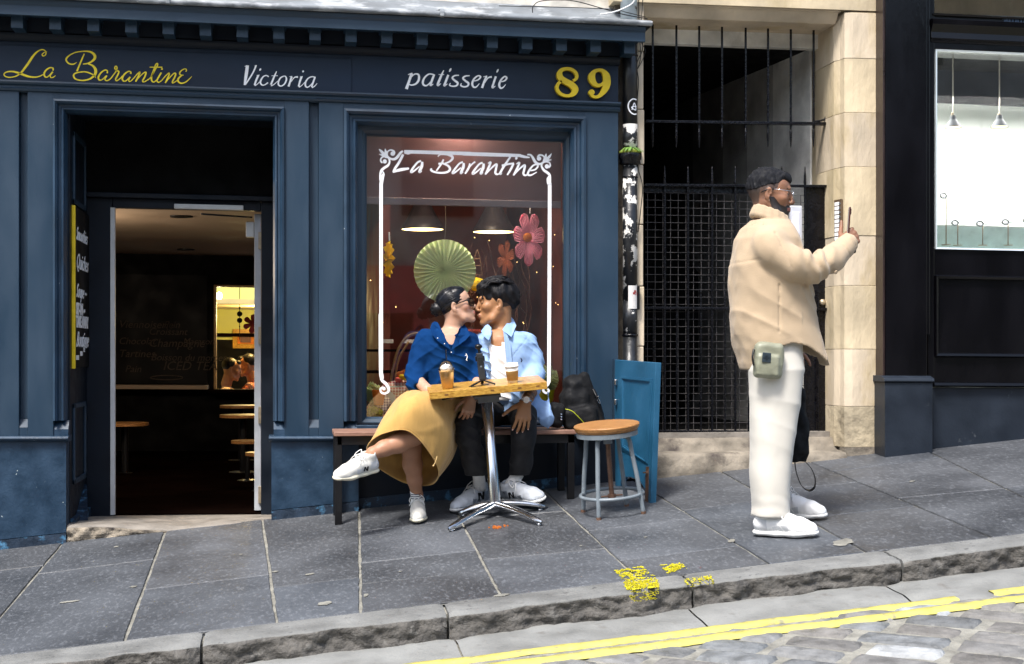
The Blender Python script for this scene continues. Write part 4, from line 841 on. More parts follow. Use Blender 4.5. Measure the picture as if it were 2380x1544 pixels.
# window head, transom and upper light
zT0, zT1 = lev(2200, 100, YW), lev(2200, 50, YW)
sbox('head_rail', 'black', sx(2172, YW), XR, wtop + .012, zT0 + .012, YW + .005, .2)
MB().px(sx(2160, YW), XR, [(YW + .0, zT0), (YW - .03, zT0 + .02), (YW - .025, zT0 + .06), (YW - .05, zT1 - .03), (YW - .055, zT1 + .004), (YW + .1, zT1 + .016), (YW + .1, zT0)]).build('transom', M['black'], SH2, shear=True, bevel=.003)
zU = lev(2200, 33, YW)
sbox('upper_rail', 'black', sx(2172, YW), XR, zT1 + .017, zU, YW + .01, .2)
MB().px(sx(2168, YW), XR, [(YW - .01, zU - .012), (YW - .014, zU), (YW + .1, zU + .006), (YW + .1, zU - .012)]).build('upper_moulding', M['black'], SH2, shear=True)
MB().box(wl, XR, YW + .06, YW + .065, zU + .006, 3.4).build('upper_pane', M['glass'], SH2, shear=True)
sbox('upper_back', 'render_wall', wl, XR, zU, 3.5, .6, .7)
sbox('upper_wall', 'black', b0, XR, 3.6, 5.5, -.05, .3)
mb = MB()
text_on(mb, 'amm', .075, at(2333, 53, YW + .005), (1, 0, -SHR), (0, 0, 1), 0, .003); mb.build('sign_lettering', mat('dull_blue_letter', (.06, .10, .17), .4, var=0), SH2)
MB().box(sx(2331, YW), sx(2332.5, YW), YW + .004, YW + .009, zT1 + .03, zU - .015).build('sign_edge', mat('sign_edge', (.2, .3, .4), .4, var=0), SH2, shear=True)
# bright steel bead round the window
MB().frame([(wl + .002, wbot), (wl + .002, wtop), (XR, wtop), (XR, wbot)], [(0, YW + .03), (.0, YW + .006), (.010, YW + .002), (.012, YW + .03)], closed=True).build('window_bead', mat('bright_bead', (.7, .75, .78), .25, metal=.4, var=0), SH2, shear=True)
MB().box(wl, XR, YW + .05, YW + .055, wbot, wtop).build('pane', M['glass'], SH2, shear=True)
M['show_white'] = mat('display_white_wall', (.80, .84, .80), .6, var=.04, scale=2)
M['glassgreen'] = mat('frosted_shelf_glass', (.62, .78, .74), .3, var=.12, scale=12)
yd = 1.1
sbox('display_wall', 'show_white', wl - .3, sx(2277, yd), wbot - .1, lev(2250, 243, yd) , yd, yd + .05, bevel=0)
sbox('display_wall', 'show_white', sx(2277, yd) + .006, XR, wbot - .1, lev(2250, 243, yd), yd + .02, yd + .05, bevel=0)
sbox('display_header', 'plinth', wl - .3, XR, lev(2250, 243, yd) + .001, wtop + .5, yd - .02, yd + .05, bevel=0)
sbox('display_wall', 'show_white', wl - .12, wl - .02, wbot - .1, wtop, .21, yd, bevel=0)
sbox('display_ceiling', 'dark', wl - .3, XR, wtop + .12, wtop + .2, .0, yd, bevel=0)
sbox('display_shelf', 'glassgreen', wl - .02, XR, wbot - .06, wbot - .02, YW + .07, yd - .03, bevel=.002)
sbox('display_counter', 'glassgreen', wl - .02, XR, wbot - .02, lev(2250, 527, .35), .35, .37, bevel=.002)
sbox('display_tray', 'show_white', wl - .02, XR, lev(2250, 527, .35), lev(2250, 524, .35), .35, yd - .03, bevel=.002)
sbox('display_block', 'show_white', sx(2268, .8), sx(2330, .8), wbot, lev(2290, 446, .8), .8, .82)
area('display_light', (4.2, .55, lev(2250, 250, .55)), 26, 3.2, (1, .98, .95), (math.radians(0), 0, 0), .5)
area('display_light', (4.2, .62, wbot + .02), 8, 3.2, (1, 1, 1), (math.radians(180), 0, 0), .4)
# ================================================================== opposite side of the street (seen in the glass, shades the scene)
OPP = empty('opposite_tenement', (0, -19, 0), 'grey stone tenement with a red shopfront across the street, mirrored in the cafe window', 'building')
zo = gzr(0, -14) - .3
mb = MB(); mb.box(-30, 30, -24, -19, zo - 4, 7.4); mb.build('wall', mat('grey_stone', (.24, .215, .19), .9, var=.3, scale=1.5), OPP)
mb = MB(); mb.box(-7.5, 1.2, -18.98, -18.6, zo - .6, zo + .8); mb.box(-7.5, 1.2, -18.98, -18.5, zo + 3.0, zo + 3.9)
for k in range(6): mb.box(-7.5 + k * 1.7, -7.2 + k * 1.7, -18.98, -18.6, zo + .8, zo + 3.0)
mb.build('shopfront', M['redpaint'], OPP)
MB().box(-7.2, 1.1, -18.97, -18.9, zo + .8, zo + 3).build('shop_glass', M['dark'], OPP)
for i in range(12):
    for j in range(2):
        MB().box(-28 + i * 4.8, -26.6 + i * 4.8, -18.97, -18.93, zo + 4.9 + j * 3.2, zo + 6.9 + j * 3.2).build('window', M['dark'], OPP)
# ================================================================== smooth solid modelling (signed distance fields -> one continuous mesh)
def V3(*a): return np.array(a, np.float32)
def rotm(yaw=0, pitch=0, roll=0):       # degrees; local x forward, y left, z up
    m = Matrix.Rotation(math.radians(yaw), 3, 'Z') @ Matrix.Rotation(math.radians(pitch), 3, 'Y') @ Matrix.Rotation(math.radians(roll), 3, 'X')
    return np.array(m, np.float32)
class S:
    """list of primitives: ('u'|'s', fn, lo, hi, k)"""
    def __init__(s): s.p = []; s.disp = None; s.clip = None; s.shell = 0
    def _a(s, op, fn, pts, r, k):
        P = np.array(pts, np.float32).reshape(-1, 3); s.p.append((op, fn, P.min(0) - r, P.max(0) + r, k)); return s
    def cone(s, a, b, ra, rb=None, k=.01, op='u', flat=None):
        a, b = V3(*a), V3(*b); rb = ra if rb is None else rb; ba = b - a; L = float(ba @ ba) + 1e-9; R = max(ra, rb)
        n = None
        if flat is not None: n = V3(*flat[0]); n = n / np.linalg.norm(n); f = flat[1]
        def fn(P):
            pa = P - a; t = np.clip(pa @ ba / L, 0, 1); q = pa - t[..., None] * ba
            if n is not None:
                c = q @ n; q = q + (c * (1 / f - 1))[..., None] * n; d = np.linalg.norm(q, axis=-1); rr = ra + (rb - ra) * t; return (d - rr) * (f if f < 1 else 1)
            return np.linalg.norm(q, axis=-1) - (ra + (rb - ra) * t)
        return s._a(op, fn, [a, b], R * max(1, (flat[1] if flat else 1)), k)
    def chain(s, pts, k=.01, op='u', flat=None):     # pts [(xyz, r)]
        for (a, ra), (b, rb) in zip(pts[:-1], pts[1:]): s.cone(a, b, ra, rb, k, op, flat)
        return s
    def ell(s, c, r, R=None, k=.01, op='u'):
        c, r = V3(*c), V3(*r); R = np.eye(3, dtype=np.float32) if R is None else R
        def fn(P):
            q = (P - c) @ R; k0 = np.linalg.norm(q / r, axis=-1); k1 = np.linalg.norm(q / (r * r), axis=-1); return k0 * (k0 - 1) / np.maximum(k1, 1e-6)
        return s._a(op, fn, [c], float(r.max()), k)
    def box(s, c, h, R=None, rnd=.01, k=.01, op='u'):
        c, h = V3(*c), V3(*h); R = np.eye(3, dtype=np.float32) if R is None else R
        def fn(P):
            q = np.abs((P - c) @ R) - (h - rnd); return np.linalg.norm(np.maximum(q, 0), axis=-1) + np.minimum(q.max(-1), 0) - rnd
        return s._a(op, fn, [c], float(np.linalg.norm(h)), k)
    def loft(s, rows, k=.01, op='u', pw=2.4):          # rows [(z, cx, cy, rx, ry)] going along z
        rows = sorted(rows); A = np.array(rows, np.float32); z0, z1 = A[0, 0], A[-1, 0]
        def fn(P):
            z = P[..., 2]; zc = np.clip(z, z0, z1); cx = np.interp(zc, A[:, 0], A[:, 1]); cy = np.interp(zc, A[:, 0], A[:, 2]); rx = np.interp(zc, A[:, 0], A[:, 3]); ry = np.interp(zc, A[:, 0], A[:, 4])
            qx = np.abs((P[..., 0] - cx) / rx); qy = np.abs((P[..., 1] - cy) / ry); g = (qx ** pw + qy ** pw) ** (1 / pw)
            d = (g - 1) * np.minimum(rx, ry); return np.maximum(d, np.abs(z - (z0 + z1) / 2) - (z1 - z0) / 2)
        pts = []
        for r in rows: pts += [(r[1] - r[3], r[2] - r[4], r[0]), (r[1] + r[3], r[2] + r[4], r[0])]
        return s._a(op, fn, pts, .002, k)
    def mesh(s, h):
        lo = np.min([p[2] for p in s.p if p[0] == 'u'], 0) - 3 * h - .012; hi = np.max([p[3] for p in s.p if p[0] == 'u'], 0) + 3 * h + .012
        n = np.ceil((hi - lo) / h).astype(int) + 1
        ax = [lo[i] + h * np.arange(n[i]) for i in range(3)]
        D = np.full(n, .05, np.float32)
        def grid(a, b):
            X_, Y_, Z_ = np.meshgrid(ax[0][a[0]:b[0]], ax[1][a[1]:b[1]], ax[2][a[2]:b[2]], indexing='ij'); return np.stack([X_, Y_, Z_], -1).astype(np.float32)
        for op, fn, l, u, k in s.p:
            m = k + 3 * h; a = np.clip(np.floor((l - m - lo) / h).astype(int), 0, n); b = np.clip(np.ceil((u + m - lo) / h).astype(int) + 1, 0, n)
            if (b <= a).any(): continue
            sl_ = tuple(slice(a[i], b[i]) for i in range(3)); d = fn(grid(a, b)).astype(np.float32); e = D[sl_]
            if op == 'u':
                t = np.clip(.5 + .5 * (e - d) / k, 0, 1); D[sl_] = e * (1 - t) + d * t - k * t * (1 - t)
            else:
                d = -d; t = np.clip(.5 - .5 * (e - d) / k, 0, 1); D[sl_] = e * (1 - t) + d * t + k * t * (1 - t)
        if s.disp is not None or s.clip is not None or s.shell:
            G = grid([0, 0, 0], n)
            if s.disp is not None:
                m = np.abs(D) < .045; D[m] += s.disp(G[m]).astype(np.float32)
            D0 = D.copy()
            if s.clip is not None: D = np.maximum(D, s.clip(G).astype(np.float32))
            if s.shell: D = np.maximum(D, -(D0 + s.shell))
        return snets(D, lo, h)
def snets(D, lo, h):
    n = np.array(D.shape); I = D < 0
    c = np.zeros(n - 1, int)
    for i in (0, 1):
        for j in (0, 1):
            for k in (0, 1): c += I[i:n[0] - 1 + i, j:n[1] - 1 + j, k:n[2] - 1 + k]
    act = (c > 0) & (c < 8); idx = np.full(n - 1, -1, int); cells = np.argwhere(act); idx[act] = np.arange(len(cells))
    acc = np.zeros((len(cells), 3)); cnt = np.zeros(len(cells)); co = [(i, j, k) for i in (0, 1) for j in (0, 1) for k in (0, 1)]
    val = {o: D[cells[:, 0] + o[0], cells[:, 1] + o[1], cells[:, 2] + o[2]] for o in co}
    for a in co:
        for ax in range(3):
            if a[ax]: continue
            b = list(a); b[ax] = 1; b = tuple(b); va, vb = val[a], val[b]; m = (va < 0) != (vb < 0)
            t = np.where(m, va / np.where(m, va - vb, 1), 0); p = np.array(a, float)[None] + 0 * acc; p[:, ax] += t; acc[m] += p[m]; cnt[m] += 1
    V = lo + h * (cells + acc / np.maximum(cnt, 1)[:, None]); F = []
    for ax in range(3):
        o1, o2 = [(1, 2), (2, 0), (0, 1)][ax]
        sl0 = [slice(1, -1)] * 3; sl0[ax] = slice(0, -1); sl1 = [slice(1, -1)] * 3; sl1[ax] = slice(1, None)
        A, B = I[tuple(sl0)], I[tuple(sl1)]; e = np.argwhere(A != B); s_ = A[A != B]
        e = e + 1; e[:, ax] -= 1
        def cell(d1, d2):
            q = e.copy(); q[:, o1] -= d1; q[:, o2] -= d2; return idx[q[:, 0], q[:, 1], q[:, 2]]
        q = np.stack([cell(1, 1), cell(0, 1), cell(0, 0), cell(1, 0)], 1); q[~s_] = q[~s_][:, ::-1]; F.append(q)
    F = np.concatenate(F); F = F[(F >= 0).all(1)]; return V, F
def np_mesh(name, V, F, mats, parent=None, colfn=None, smooth_it=1, midx=None):
    for _ in range(smooth_it):
        e = np.concatenate([F[:, [0, 1]], F[:, [1, 2]], F[:, [2, 3]], F[:, [3, 0]]]); s_ = np.zeros_like(V); c = np.zeros(len(V))
        for a, b in ((0, 1), (1, 0)):
            np.add.at(s_, e[:, a], V[e[:, b]]); np.add.at(c, e[:, a], 1)
        V = V * .5 + .5 * s_ / np.maximum(c, 1)[:, None]
    me = bpy.data.meshes.new(name); me.vertices.add(len(V)); me.vertices.foreach_set('co', V.astype(np.float32).ravel())
    me.loops.add(F.size); me.loops.foreach_set('vertex_index', F.astype(np.int32).ravel()); me.polygons.add(len(F)); me.polygons.foreach_set('loop_start', np.arange(0, F.size, 4, dtype=np.int32))
    me.polygons.foreach_set('loop_total', np.full(len(F), 4, np.int32)) if False else None
    me.update(calc_edges=True)
    if colfn is not None:
        a = me.color_attributes.new('skin_tone', 'FLOAT_COLOR', 'POINT'); C_ = np.ones((len(V), 4), np.float32); C_[:, :3] = colfn(V); a.data.foreach_set('color', C_.ravel())
    o = link_mesh(name, me, mats, parent, smooth=True)
    if midx is not None:
        cen = V[F].mean(1); me.polygons.foreach_set('material_index', midx(cen).astype(np.int32))
    return o
def join_vf(parts):
    Vs, Fs, b = [], [], 0
    for V, F in parts: Vs.append(V); Fs.append(F + b); b += len(V)
    return np.concatenate(Vs), np.concatenate(Fs)
def nz(P, s, seed=0):      # smooth pseudo noise for creases
    x, y, z = P[..., 0] * s + seed, P[..., 1] * s + seed * 1.7, P[..., 2] * s - seed
    return (np.sin(x * 1.3 + np.sin(y * 1.7 + z) * 1.1) + np.sin(y * 1.9 - z * 1.2 + np.sin(x * 1.1) * 1.3) + np.sin(z * 1.6 + x * .7 + np.sin(y * 1.3 - x) * 1.2)) / 3
def onplane(px, py, p0, n):
    d = Vector(ray(px, py)); c = Vector((CX, CY, CZ)); n = Vector(n); t = (Vector(p0) - c).dot(n) / d.dot(n); return c + d * t
UPG = Vector((-GX, -GY, 1)).normalized(); EXG = Vector((1, 0, GX)).normalized(); EYG = UPG.cross(EXG).normalized()
def gloc(o, x, y, z): return Vector(o) + EXG * x + EYG * y + UPG * z
# ================================================================== IRON GATE AND GRILLE
YGt = .28
def gp(px, py, Y=YGt): return at(px, py, Y)
def bar(mb, px, y0, y1, w=.011, Y=YGt, tip=None):
    x = fx(px, Y); z0, z1 = gp(px, y1, Y)[2], gp(px, y0, Y)[2]
    mb.box(x - w / 2, x + w / 2, Y - w / 2, Y + w / 2, z0, z1)
    if tip == 'up': mb.lathe((x, Y, z1), [(w * .5, 0), (w * .72, .02), (w * .62, .06), (w * .3, .115), (0, .13)], 10)
    if tip == 'down': mb.lathe((x, Y, z0), [(w * .5, 0), (w * .72, -.02), (w * .62, -.06), (w * .3, -.11), (0, -.125)], 10)
    return mb
GR = empty('iron_grille', gp(1715, 285), 'fixed black iron grille of downward spikes in the top of the tenement entrance', 'grille')
for px in (1517, 1572, 1625, 1678, 1733, 1785, 1838, 1891): bar(MB(), px, 44, 300, .0125, YGt, 'down').build('bar', M['blackiron'], GR, bevel=.002)
MB().box(fx(1500, YGt), fx(1934, YGt), YGt - .02, YGt + .02, gp(1700, 44)[2], gp(1700, 33)[2]).build('top_rail', M['blackiron'], GR, bevel=.002)
MB().prism([gp(1502, 279, YGt - .02), gp(1933, 284, YGt - .02), gp(1933, 291, YGt - .02), gp(1502, 285, YGt - .02)], (0, .04, 0)).build('bottom_rail', M['blackiron'], GR, bevel=.002)
mb = MB().box(fx(1920, YGt), fx(1933, YGt), YGt - .02, YGt + .022, gp(1925, 283)[2], gp(1925, 48)[2])
mb.build('side_plate', M['blackiron'], GR, bevel=.002)
mb = MB(); mb.tube(catmull([gp(1921, 262), gp(1918, 276), gp(1906, 281), gp(1893, 283)], 4), .007, 8); mb.tube(catmull([gp(1921, 78), gp(1915, 56), gp(1897, 50), gp(1880, 48)], 4), .007, 8); mb.build('corner_bracket', M['blackiron'], GR)
GT = empty('iron_gate', gp(1715, 1003), 'black iron gate with wire mesh and spiked bars closing the passage behind the standing man', 'gate')
for px in (1545, 1599, 1655, 1709, 1763, 1817, 1871): bar(MB(), px, 432, 1003, .0125, YGt - .022, 'up').build('bar', M['blackiron'], GT, bevel=.002)
for px in (1519, 1573, 1629, 1685, 1740, 1796, 1850, 1902): bar(MB(), px, 720, 1003, .010, YGt - .022, 'up').build('bar', M['blackiron'], GT, bevel=.002)
for (ya, yb, t) in ((427, 433, .03), (713, 719, .03), (1000, 1008, .03)):
    MB().prism([gp(1500, ya, YGt - .035), gp(1934, ya + 3, YGt - .035), gp(1934, yb + 3, YGt - .035), gp(1500, yb, YGt - .035)], (0, t, 0)).build('rail', M['blackiron'], GT, bevel=.002)
mb = MB(); mb.box(fx(1500), fx(1874), YGt, YGt + .03, gp(1700, 450)[2], gp(1700, 435)[2]); mb.build('head_plate', M['blackiron'], GT, bevel=.002)
mb = MB()
for i in range(22):
    px = 1505 + i * 17.8; x = fx(px, YGt + .01); mb.box(x - .0014, x + .0014, YGt + .008, YGt + .012, gp(1700, 1000)[2], gp(1700, 451)[2])
z0, z1 = gp(1700, 1000)[2], gp(1700, 451)[2]; k = int((z1 - z0) / .0468)
for i in range(k + 1): z = z0 + (z1 - z0) * i / k; mb.box(fx(1500, YGt), fx(1873, YGt), YGt + .004, YGt + .008, z - .0014, z + .0014)
GTW = mb.build('wire_mesh', mat('dull_wire', (.06, .055, .055), .55, metal=.3, var=.5, scale=30), GT)
MB().box(fx(1873, YGt), fx(1921, YGt), YGt, YGt + .02, gp(1900, 1008)[2], gp(1900, 432)[2]).build('lock_plate', M['blackiron'], GT, bevel=.002)
MB().box(fx(1922, YGt), fx(1935, YGt) + .004, YGt - .04, YGt + .03, gp(1925, 1036)[2], gp(1925, 431)[2]).build('gate_post', M['blackiron'], GT, bevel=.003)
MB().lathe(gp(1911, 703, YGt - .002), [(.021, 0), (.021, .012), (.015, .02), (0, .022)], 20, (0, -1, 0)).build('lock', M['brass'], GT, smooth=True)
mb = MB(); mb.box(fx(1930, .22), fx(1943, .22), .2, .24, gp(1936, 786, .22)[2], gp(1936, 712, .22)[2])
for y in (704, 722, 782): mb.lathe(gp(1937, y, .2), [(.016, 0), (.016, .012), (.008, .02), (0, .021)], 14, (0, -1, 0))
mb.build('latch', M['blackiron'], GT, bevel=.003)
LB = empty('letter_box', gp(1851, 560, .24), 'pale grey plastic sign box fixed on the black gate in front of the standing man', 'letterbox')
xa, xb_ = fx(1834, .24), fx(1862, .24); za, zb_ = gp(1850, 650, .24)[2], gp(1850, 479, .24)[2]
MB().box(xa, xb_, .215, .25, za, zb_).build('case', mat('grey_plastic', (.50, .51, .56), .4, var=.08), LB, bevel=.008)
MB().box(xa + .008, xb_ - .02, .209, .2145, za + .02, zb_ - .04).build('cover', mat('pale_plastic', (.62, .62, .68), .3, var=.08), LB, bevel=.003)
# ================================================================== DOWNPIPE, fern, cables
DP = empty('downpipe', at(1464, 1110, .02), 'black cast iron downpipe with peeling white poster remains beside the cafe', 'pipe')
def pipe(y0, y1, name, m, r=.0455, px=1464.5):
    x, _, z1 = at(px, y0, .02); z0 = at(px, y1, .02)[2]
    MB().lathe((x, .02, z0), [(r, 0), (r, z1 - z0)], 26).build(name, m, DP, smooth=True)
PE = lambda n, thr, sc_=14: mat(n, (.010, .011, .013), .35, var=.3, scale=20, bump=.6, bscale=30, bdist=.004, col2=(.62, .60, .56), c2thr=thr, c2scale=sc_, c2soft=.02)
pipe(60, 290, 'pipe_section', PE('pipe_black', .74, 26)); pipe(290, 345, 'pipe_section', PE('pipe_peel_heavy', .50)); pipe(385, 700, 'pipe_section', PE('pipe_peel', .525)); pipe(700, 780, 'pipe_section', PE('pipe_peel_light', .60)); pipe(780, 1130, 'pipe_section', PE('pipe_low', .70, 24))
def ring(y, r, h, m='blackiron'):
    x, _, z = at(1464.5, y, .02); MB().lathe((x, .02, z), [(.046, 0), (r, .004), (r, h), (.046, h + .004)], 26).build('collar', M[m], DP, smooth=True, bevel=.002)
ring(133, .050, .010); ring(415, .049, .008); ring(783, .051, .014)
x, _, z = at(1464.5, 386, .02); MB().lathe((x, .02, z), [(.046, 0), (.066, .012), (.062, .03), (.070, .04), (.072, .07), (.066, .085), (.050, .088)], 28).build('socket', M['blackiron'], DP, smooth=True)
MB().lathe((x, .02, z + .083), [(.0, .02), (.05, .018), (.072, .004), (.070, -.012)], 20).build('moss', M['moss'], DP, smooth=True)
x2, _, z2 = at(1459, 60, .05); MB().lathe((x2, .02, z2 - .02), [(.052, 0), (.052, 1.2)], 24).build('pipe_section', mat('pale_painted_pipe', (.50, .56, .58), .5, var=.3, scale=12, col2=(.1, .08, .06), c2thr=.62, c2scale=14, c2soft=.05), DP, smooth=True)
# round ring tag and sticker painted on the pipe
def onpipe(px, py, dr=.002):
    x = at(px, py, -.02)[0]; cx = at(1464.5, py, .02)[0]; dx = max(-.044, min(.044, x - cx)); return (cx + dx, .02 - math.sqrt(max(0, (.0455 + dr) ** 2 - dx * dx)), at(px, py, -.02)[2])
mb = MB()
def pstroke(P, w):
    C = catmull(P, 6); L = []; R = []
    for i, (x, y) in enumerate(C):
        a, b = C[max(i - 1, 0)], C[min(i + 1, len(C) - 1)]; dx, dy = b[0] - a[0], b[1] - a[1]; l = math.hypot(dx, dy) or 1
        L.append(onpipe(x - dy / l * w, y + dx / l * w)); R.append(onpipe(x + dy / l * w, y - dx / l * w))
    mb.grid([L, R])
pstroke([(1480, 232), (1470, 231), (1462, 238), (1460, 249), (1464, 260), (1472, 266), (1480, 265)], 1.5); pstroke([(1468, 256), (1474, 240), (1478, 256), (1467, 250), (1480, 247)], 1.1)
mb.build('painted_tag', M['white_letter'], DP)
mb = MB(); n = 8
mb.grid([[onpipe(1460 + 21 * i / n, y, .0022) for i in range(n + 1)] for y in (664, 690, 718)]); mb.build('sticker', mat('torn_sticker', (.62, .60, .58), .7, var=.2, col2=(.1, .1, .12), c2thr=.62, c2scale=40), DP)
mb = MB()
for (cx_, cy_, r_) in ((1476, 678, 3), (1479, 683, 3), (1473, 682, 2.5)):
    mb.grid([[onpipe(cx_ - r_, cy_ - r_, .003), onpipe(cx_ + r_, cy_ - r_, .003)], [onpipe(cx_ - r_, cy_ + r_, .003), onpipe(cx_ + r_, cy_ + r_, .003)]])
mb.build('sticker_print', M['redpaint'], DP)
MB().box(fx(1481, .0), fx(1486, .0), -.012, .03, at(1484, 720, 0)[2], at(1484, 665, 0)[2]).build('wall_bracket', M['blackplastic'], DP, bevel=.003)
FN = empty('fern', (x, -.02, z + .1), 'small green fern growing out of the mossy socket of the downpipe', 'plant')
mb = MB(); rnd = random.Random(4)
for k in range(26):
    a = rnd.uniform(0, 6.28); l = rnd.uniform(.04, .085); w = rnd.uniform(.006, .011); c = Vector((x, .0, z + .095)); d = Vector((math.cos(a), math.sin(a) * .8 - .25, 0)); s_ = Vector((-d.y, d.x, 0)).normalized() * w
    pts = [c + d * l * t + Vector((0, 0, l * (.9 * t - 1.15 * t * t))) for t in (0, .3, .6, .85, 1)]; ww = (.3, 1, 1, .6, .05)
    mb.grid([[p + s_ * q, p + Vector((0, 0, .002)), p - s_ * q] for p, q in zip(pts, ww)])
mb.build('leaves', M['leaf'], FN, smooth=True)
def cable(pts, r, label, m='blackplastic', Y=-.1):
    P = [at(p[0], p[1], p[2] if len(p) > 2 else Y) for p in pts]; o = MB().tube(catmull(P, 8), r, 6).build('cable', M[m], None, smooth=True); return tag(o, label, 'cable', 'loose cables around the downpipe')
cable([(1238, 30), (1240, 14), (1262, 2), (1330, 2), (1400, 20), (1450, 34), (1505, 44)], .003, 'thin black cable looping above the lead flashing near the downpipe')
cable([(1478, -10), (1470, 8), (1445, 22), (1420, 30), (1395, 34)], .005, 'thick pale cable sweeping down beside the top of the downpipe', 'whitepaint')
cable([(1160, 14), (1300, 17), (1420, 22), (1460, 30), (1500, 40)], .0025, 'thin black cable lying nearly straight along the lead roof')
cable([(1484, -5, .0), (1486, 60, .0), (1494, 110, -.0), (1480, 150, -.0), (1484, 190, .0), (1480, 260, .0), (1482, 380, .0), (1493, 430, .0), (1490, 480, 0), (1483, 540, 0)], .003, 'black cable hanging down the right side of the downpipe to half height')
cable([(1494, -5, .0), (1490, 90, .0), (1500, 120, .0), (1482, 160, .0), (1489, 130, .0), (1484, 60, .0)], .0025, 'bundled black wires hanging below the cornice corner')
# ================================================================== BENCH
zB = at(1000, 1003, -.42)[2]; bxl, bxr = fx(776, -.42), fx(1345, -.42)
BN = empty('bench', (bxl, -.25, gz(bxl, -.25)), 'long slatted hardwood bench with square black metal legs under the cafe window', 'bench')
for k in range(4):
    y0 = -.42 + k * .098; MB().box(bxl, bxr, y0, y0 + .088, zB - .024, zB + .0).build('slat', M['benchwood'], BN, shear=False, bevel=.004)
MB().box(bxl + .02, bxr - .02, -.40, -.36, zB - .075, zB - .025).build('rail', M['blackplastic'], BN, bevel=.002)
MB().box(bxl + .02, bxr - .02, -.10, -.06, zB - .075, zB - .025).build('rail', M['blackplastic'], BN, bevel=.002)
for px in (787, 1360):
    for Y in (-.40, -.10):
        x = fx(px, -.42) if Y < -.2 else fx(px, -.42) + .0
        x = min(x, bxr - .04); MB().box(x - .02, x + .02, Y, Y + .04, gz(x, Y), zB - .026).build('leg', M['blackplastic'], BN, bevel=.002)
# ================================================================== PEDESTAL TABLE
tb = gr(1153, 1197); TB = empty('pedestal_table', tb, 'small square wooden cafe table on a polished four foot pedestal in front of the couple', 'table')
def tl(x, y, z): return gloc(tb, x, y, z)
MB().add(*(lambda m: (m.v, m.f))(MB().lathe((0, 0, 0), [(.036, .05), (.031, .075), (.031, .66)], 28))) if False else None
def lathe_g(o, prof, n=28, off=(0, 0)): return MB().lathe(gloc(o, off[0], off[1], 0), prof, n, UPG)
lathe_g(tb, [(.038, .045), (.040, .06), (.033, .085), (.0315, .66)]).build('pole', M['steel'], TB, smooth=True)
for px, py in ((1043, 1238), (1260, 1223), (1268, 1186), (1066, 1201)):
    t = Vector(gr(px, py)); d = t - Vector(tb); L_ = d.length; d = d / L_; s_ = UPG.cross(d)
    rows = []
    for i in range(13):
        q = i / 12; hh = .062 * math.cos(q * 1.45) ** .8 + .012; w = .030 - .010 * q; th = .022 - .012 * q; c = Vector(tb) + d * (.012 + (L_ - .012) * q) + UPG * hh
        if i == 12: w = .003
        rows.append([c + s_ * w - UPG * th, c + s_ * w * .9, c + s_ * w * .35 + UPG * .007, c - s_ * w * .35 + UPG * .007, c - s_ * w * .9, c - s_ * w - UPG * th, c + s_ * w - UPG * th])
    mb = MB().grid(rows); mb.obox(t - d * .03 + UPG * .006, d * .012, s_ * .01, UPG * .006); mb.build('foot', M['steel'], TB, smooth=True)
tt_c = gloc(tb, 0, 0, .705); yaw = math.radians(-3.2)
ex = (EXG * math.cos(yaw) + EYG * math.sin(yaw)); ey = UPG.cross(ex)
lathe_g(tb, [(.055, .645), (.055, .668), (.04, .669)], 20).build('collar', M['gunmetal'], TB)
MB().obox(gloc(tb, 0, 0, .680), ex * .075, ey * .09, UPG * .010).obox(gloc(tb, .0, -.075, .668), ex * .06, ey * .02, UPG * .02).build('bracket', M['gunmetal'], TB, bevel=.003)
HW, HD, HT = .322, .20, .0205
def tp(x, y, z=0): return tt_c + ex * x + ey * y + UPG * z       # z from the middle of the top
MB().obox(tp(0, 0, HT), ex * HW, ey * HD, UPG * HT).build('table_top', M['tablewood'], TB, bevel=.003)
mb = MB()
for x in (-.23, .02, .17, .27): mb.obox(tp(x, -HD - .0005, HT), ex * .010, ey * .0008, UPG * .004)
mb.build('wood_plug', mat('dark_knot', (.16, .07, .015), .5, var=.3, scale=60), TB)
# things standing on the table
def on_table(px, py):      # pixel on the table surface
    p = onplane(px, py, tp(0, 0, 2 * HT), UPG); return p
def tlathe(c, prof, n=28): return MB().lathe(c, prof, n, UPG)
c = tp(-.215, -.10, 2 * HT + .0005)
CU = empty('iced_drink', c, 'clear plastic cup of orange smoothie with domed lid and black straw', 'drink')
tlathe(c, [(.0, .002), (.0285, .002), (.040, .098), (0, .098)]).build('smoothie', mat('mango_smoothie', (.95, .62, .26), .7, var=.06, scale=40), CU, smooth=True)
tlathe(c, [(.030, 0), (.0425, .106), (.0445, .108), (.0445, .114), (.040, .116), (.034, .135), (.020, .150), (.0, .154)]).build('cup', glass('thin_cup_plastic', -.01, (.97, .97, .97)), CU, smooth=True)
tlathe(c, [(.030, .10), (.036, .118), (.022, .132), (.0, .136)], 14).build('foam', mat('milk_foam', (.75, .70, .62), .7, var=.3, scale=60), CU, smooth=True)
MB().tube([c + UPG * .03, c + UPG * .215 + ex * .006], .0035, 8).build('straw', M['blackplastic'], CU)
c = tp(.145, -.10, 2 * HT + .0005)
CO = empty('coffee_cup', c, 'takeaway coffee cup with white lid and brown card sleeve on the right of the table', 'coffee cup')
tlathe(c, [(.0, 0), (.027, 0), (.0365, .092), (0, .092)]).build('cup', mat('cup_card', (.72, .68, .62), .6, var=.05), CO, smooth=True)
tlathe(c, [(.0295, .014), (.0355, .064), (.0365, .066), (.0365, .067)], 32).build('sleeve', mat('card_sleeve', (.40, .24, .08), .8, var=.1, scale=50), CO, smooth=True)
tlathe(c, [(.037, .088), (.0405, .089), (.0405, .095), (.037, .097), (.0355, .110), (.032, .110), (.031, .106), (0, .106)], 32).build('lid', mat('lid_plastic', (.8, .79, .77), .4, var=.03), CO, smooth=True)
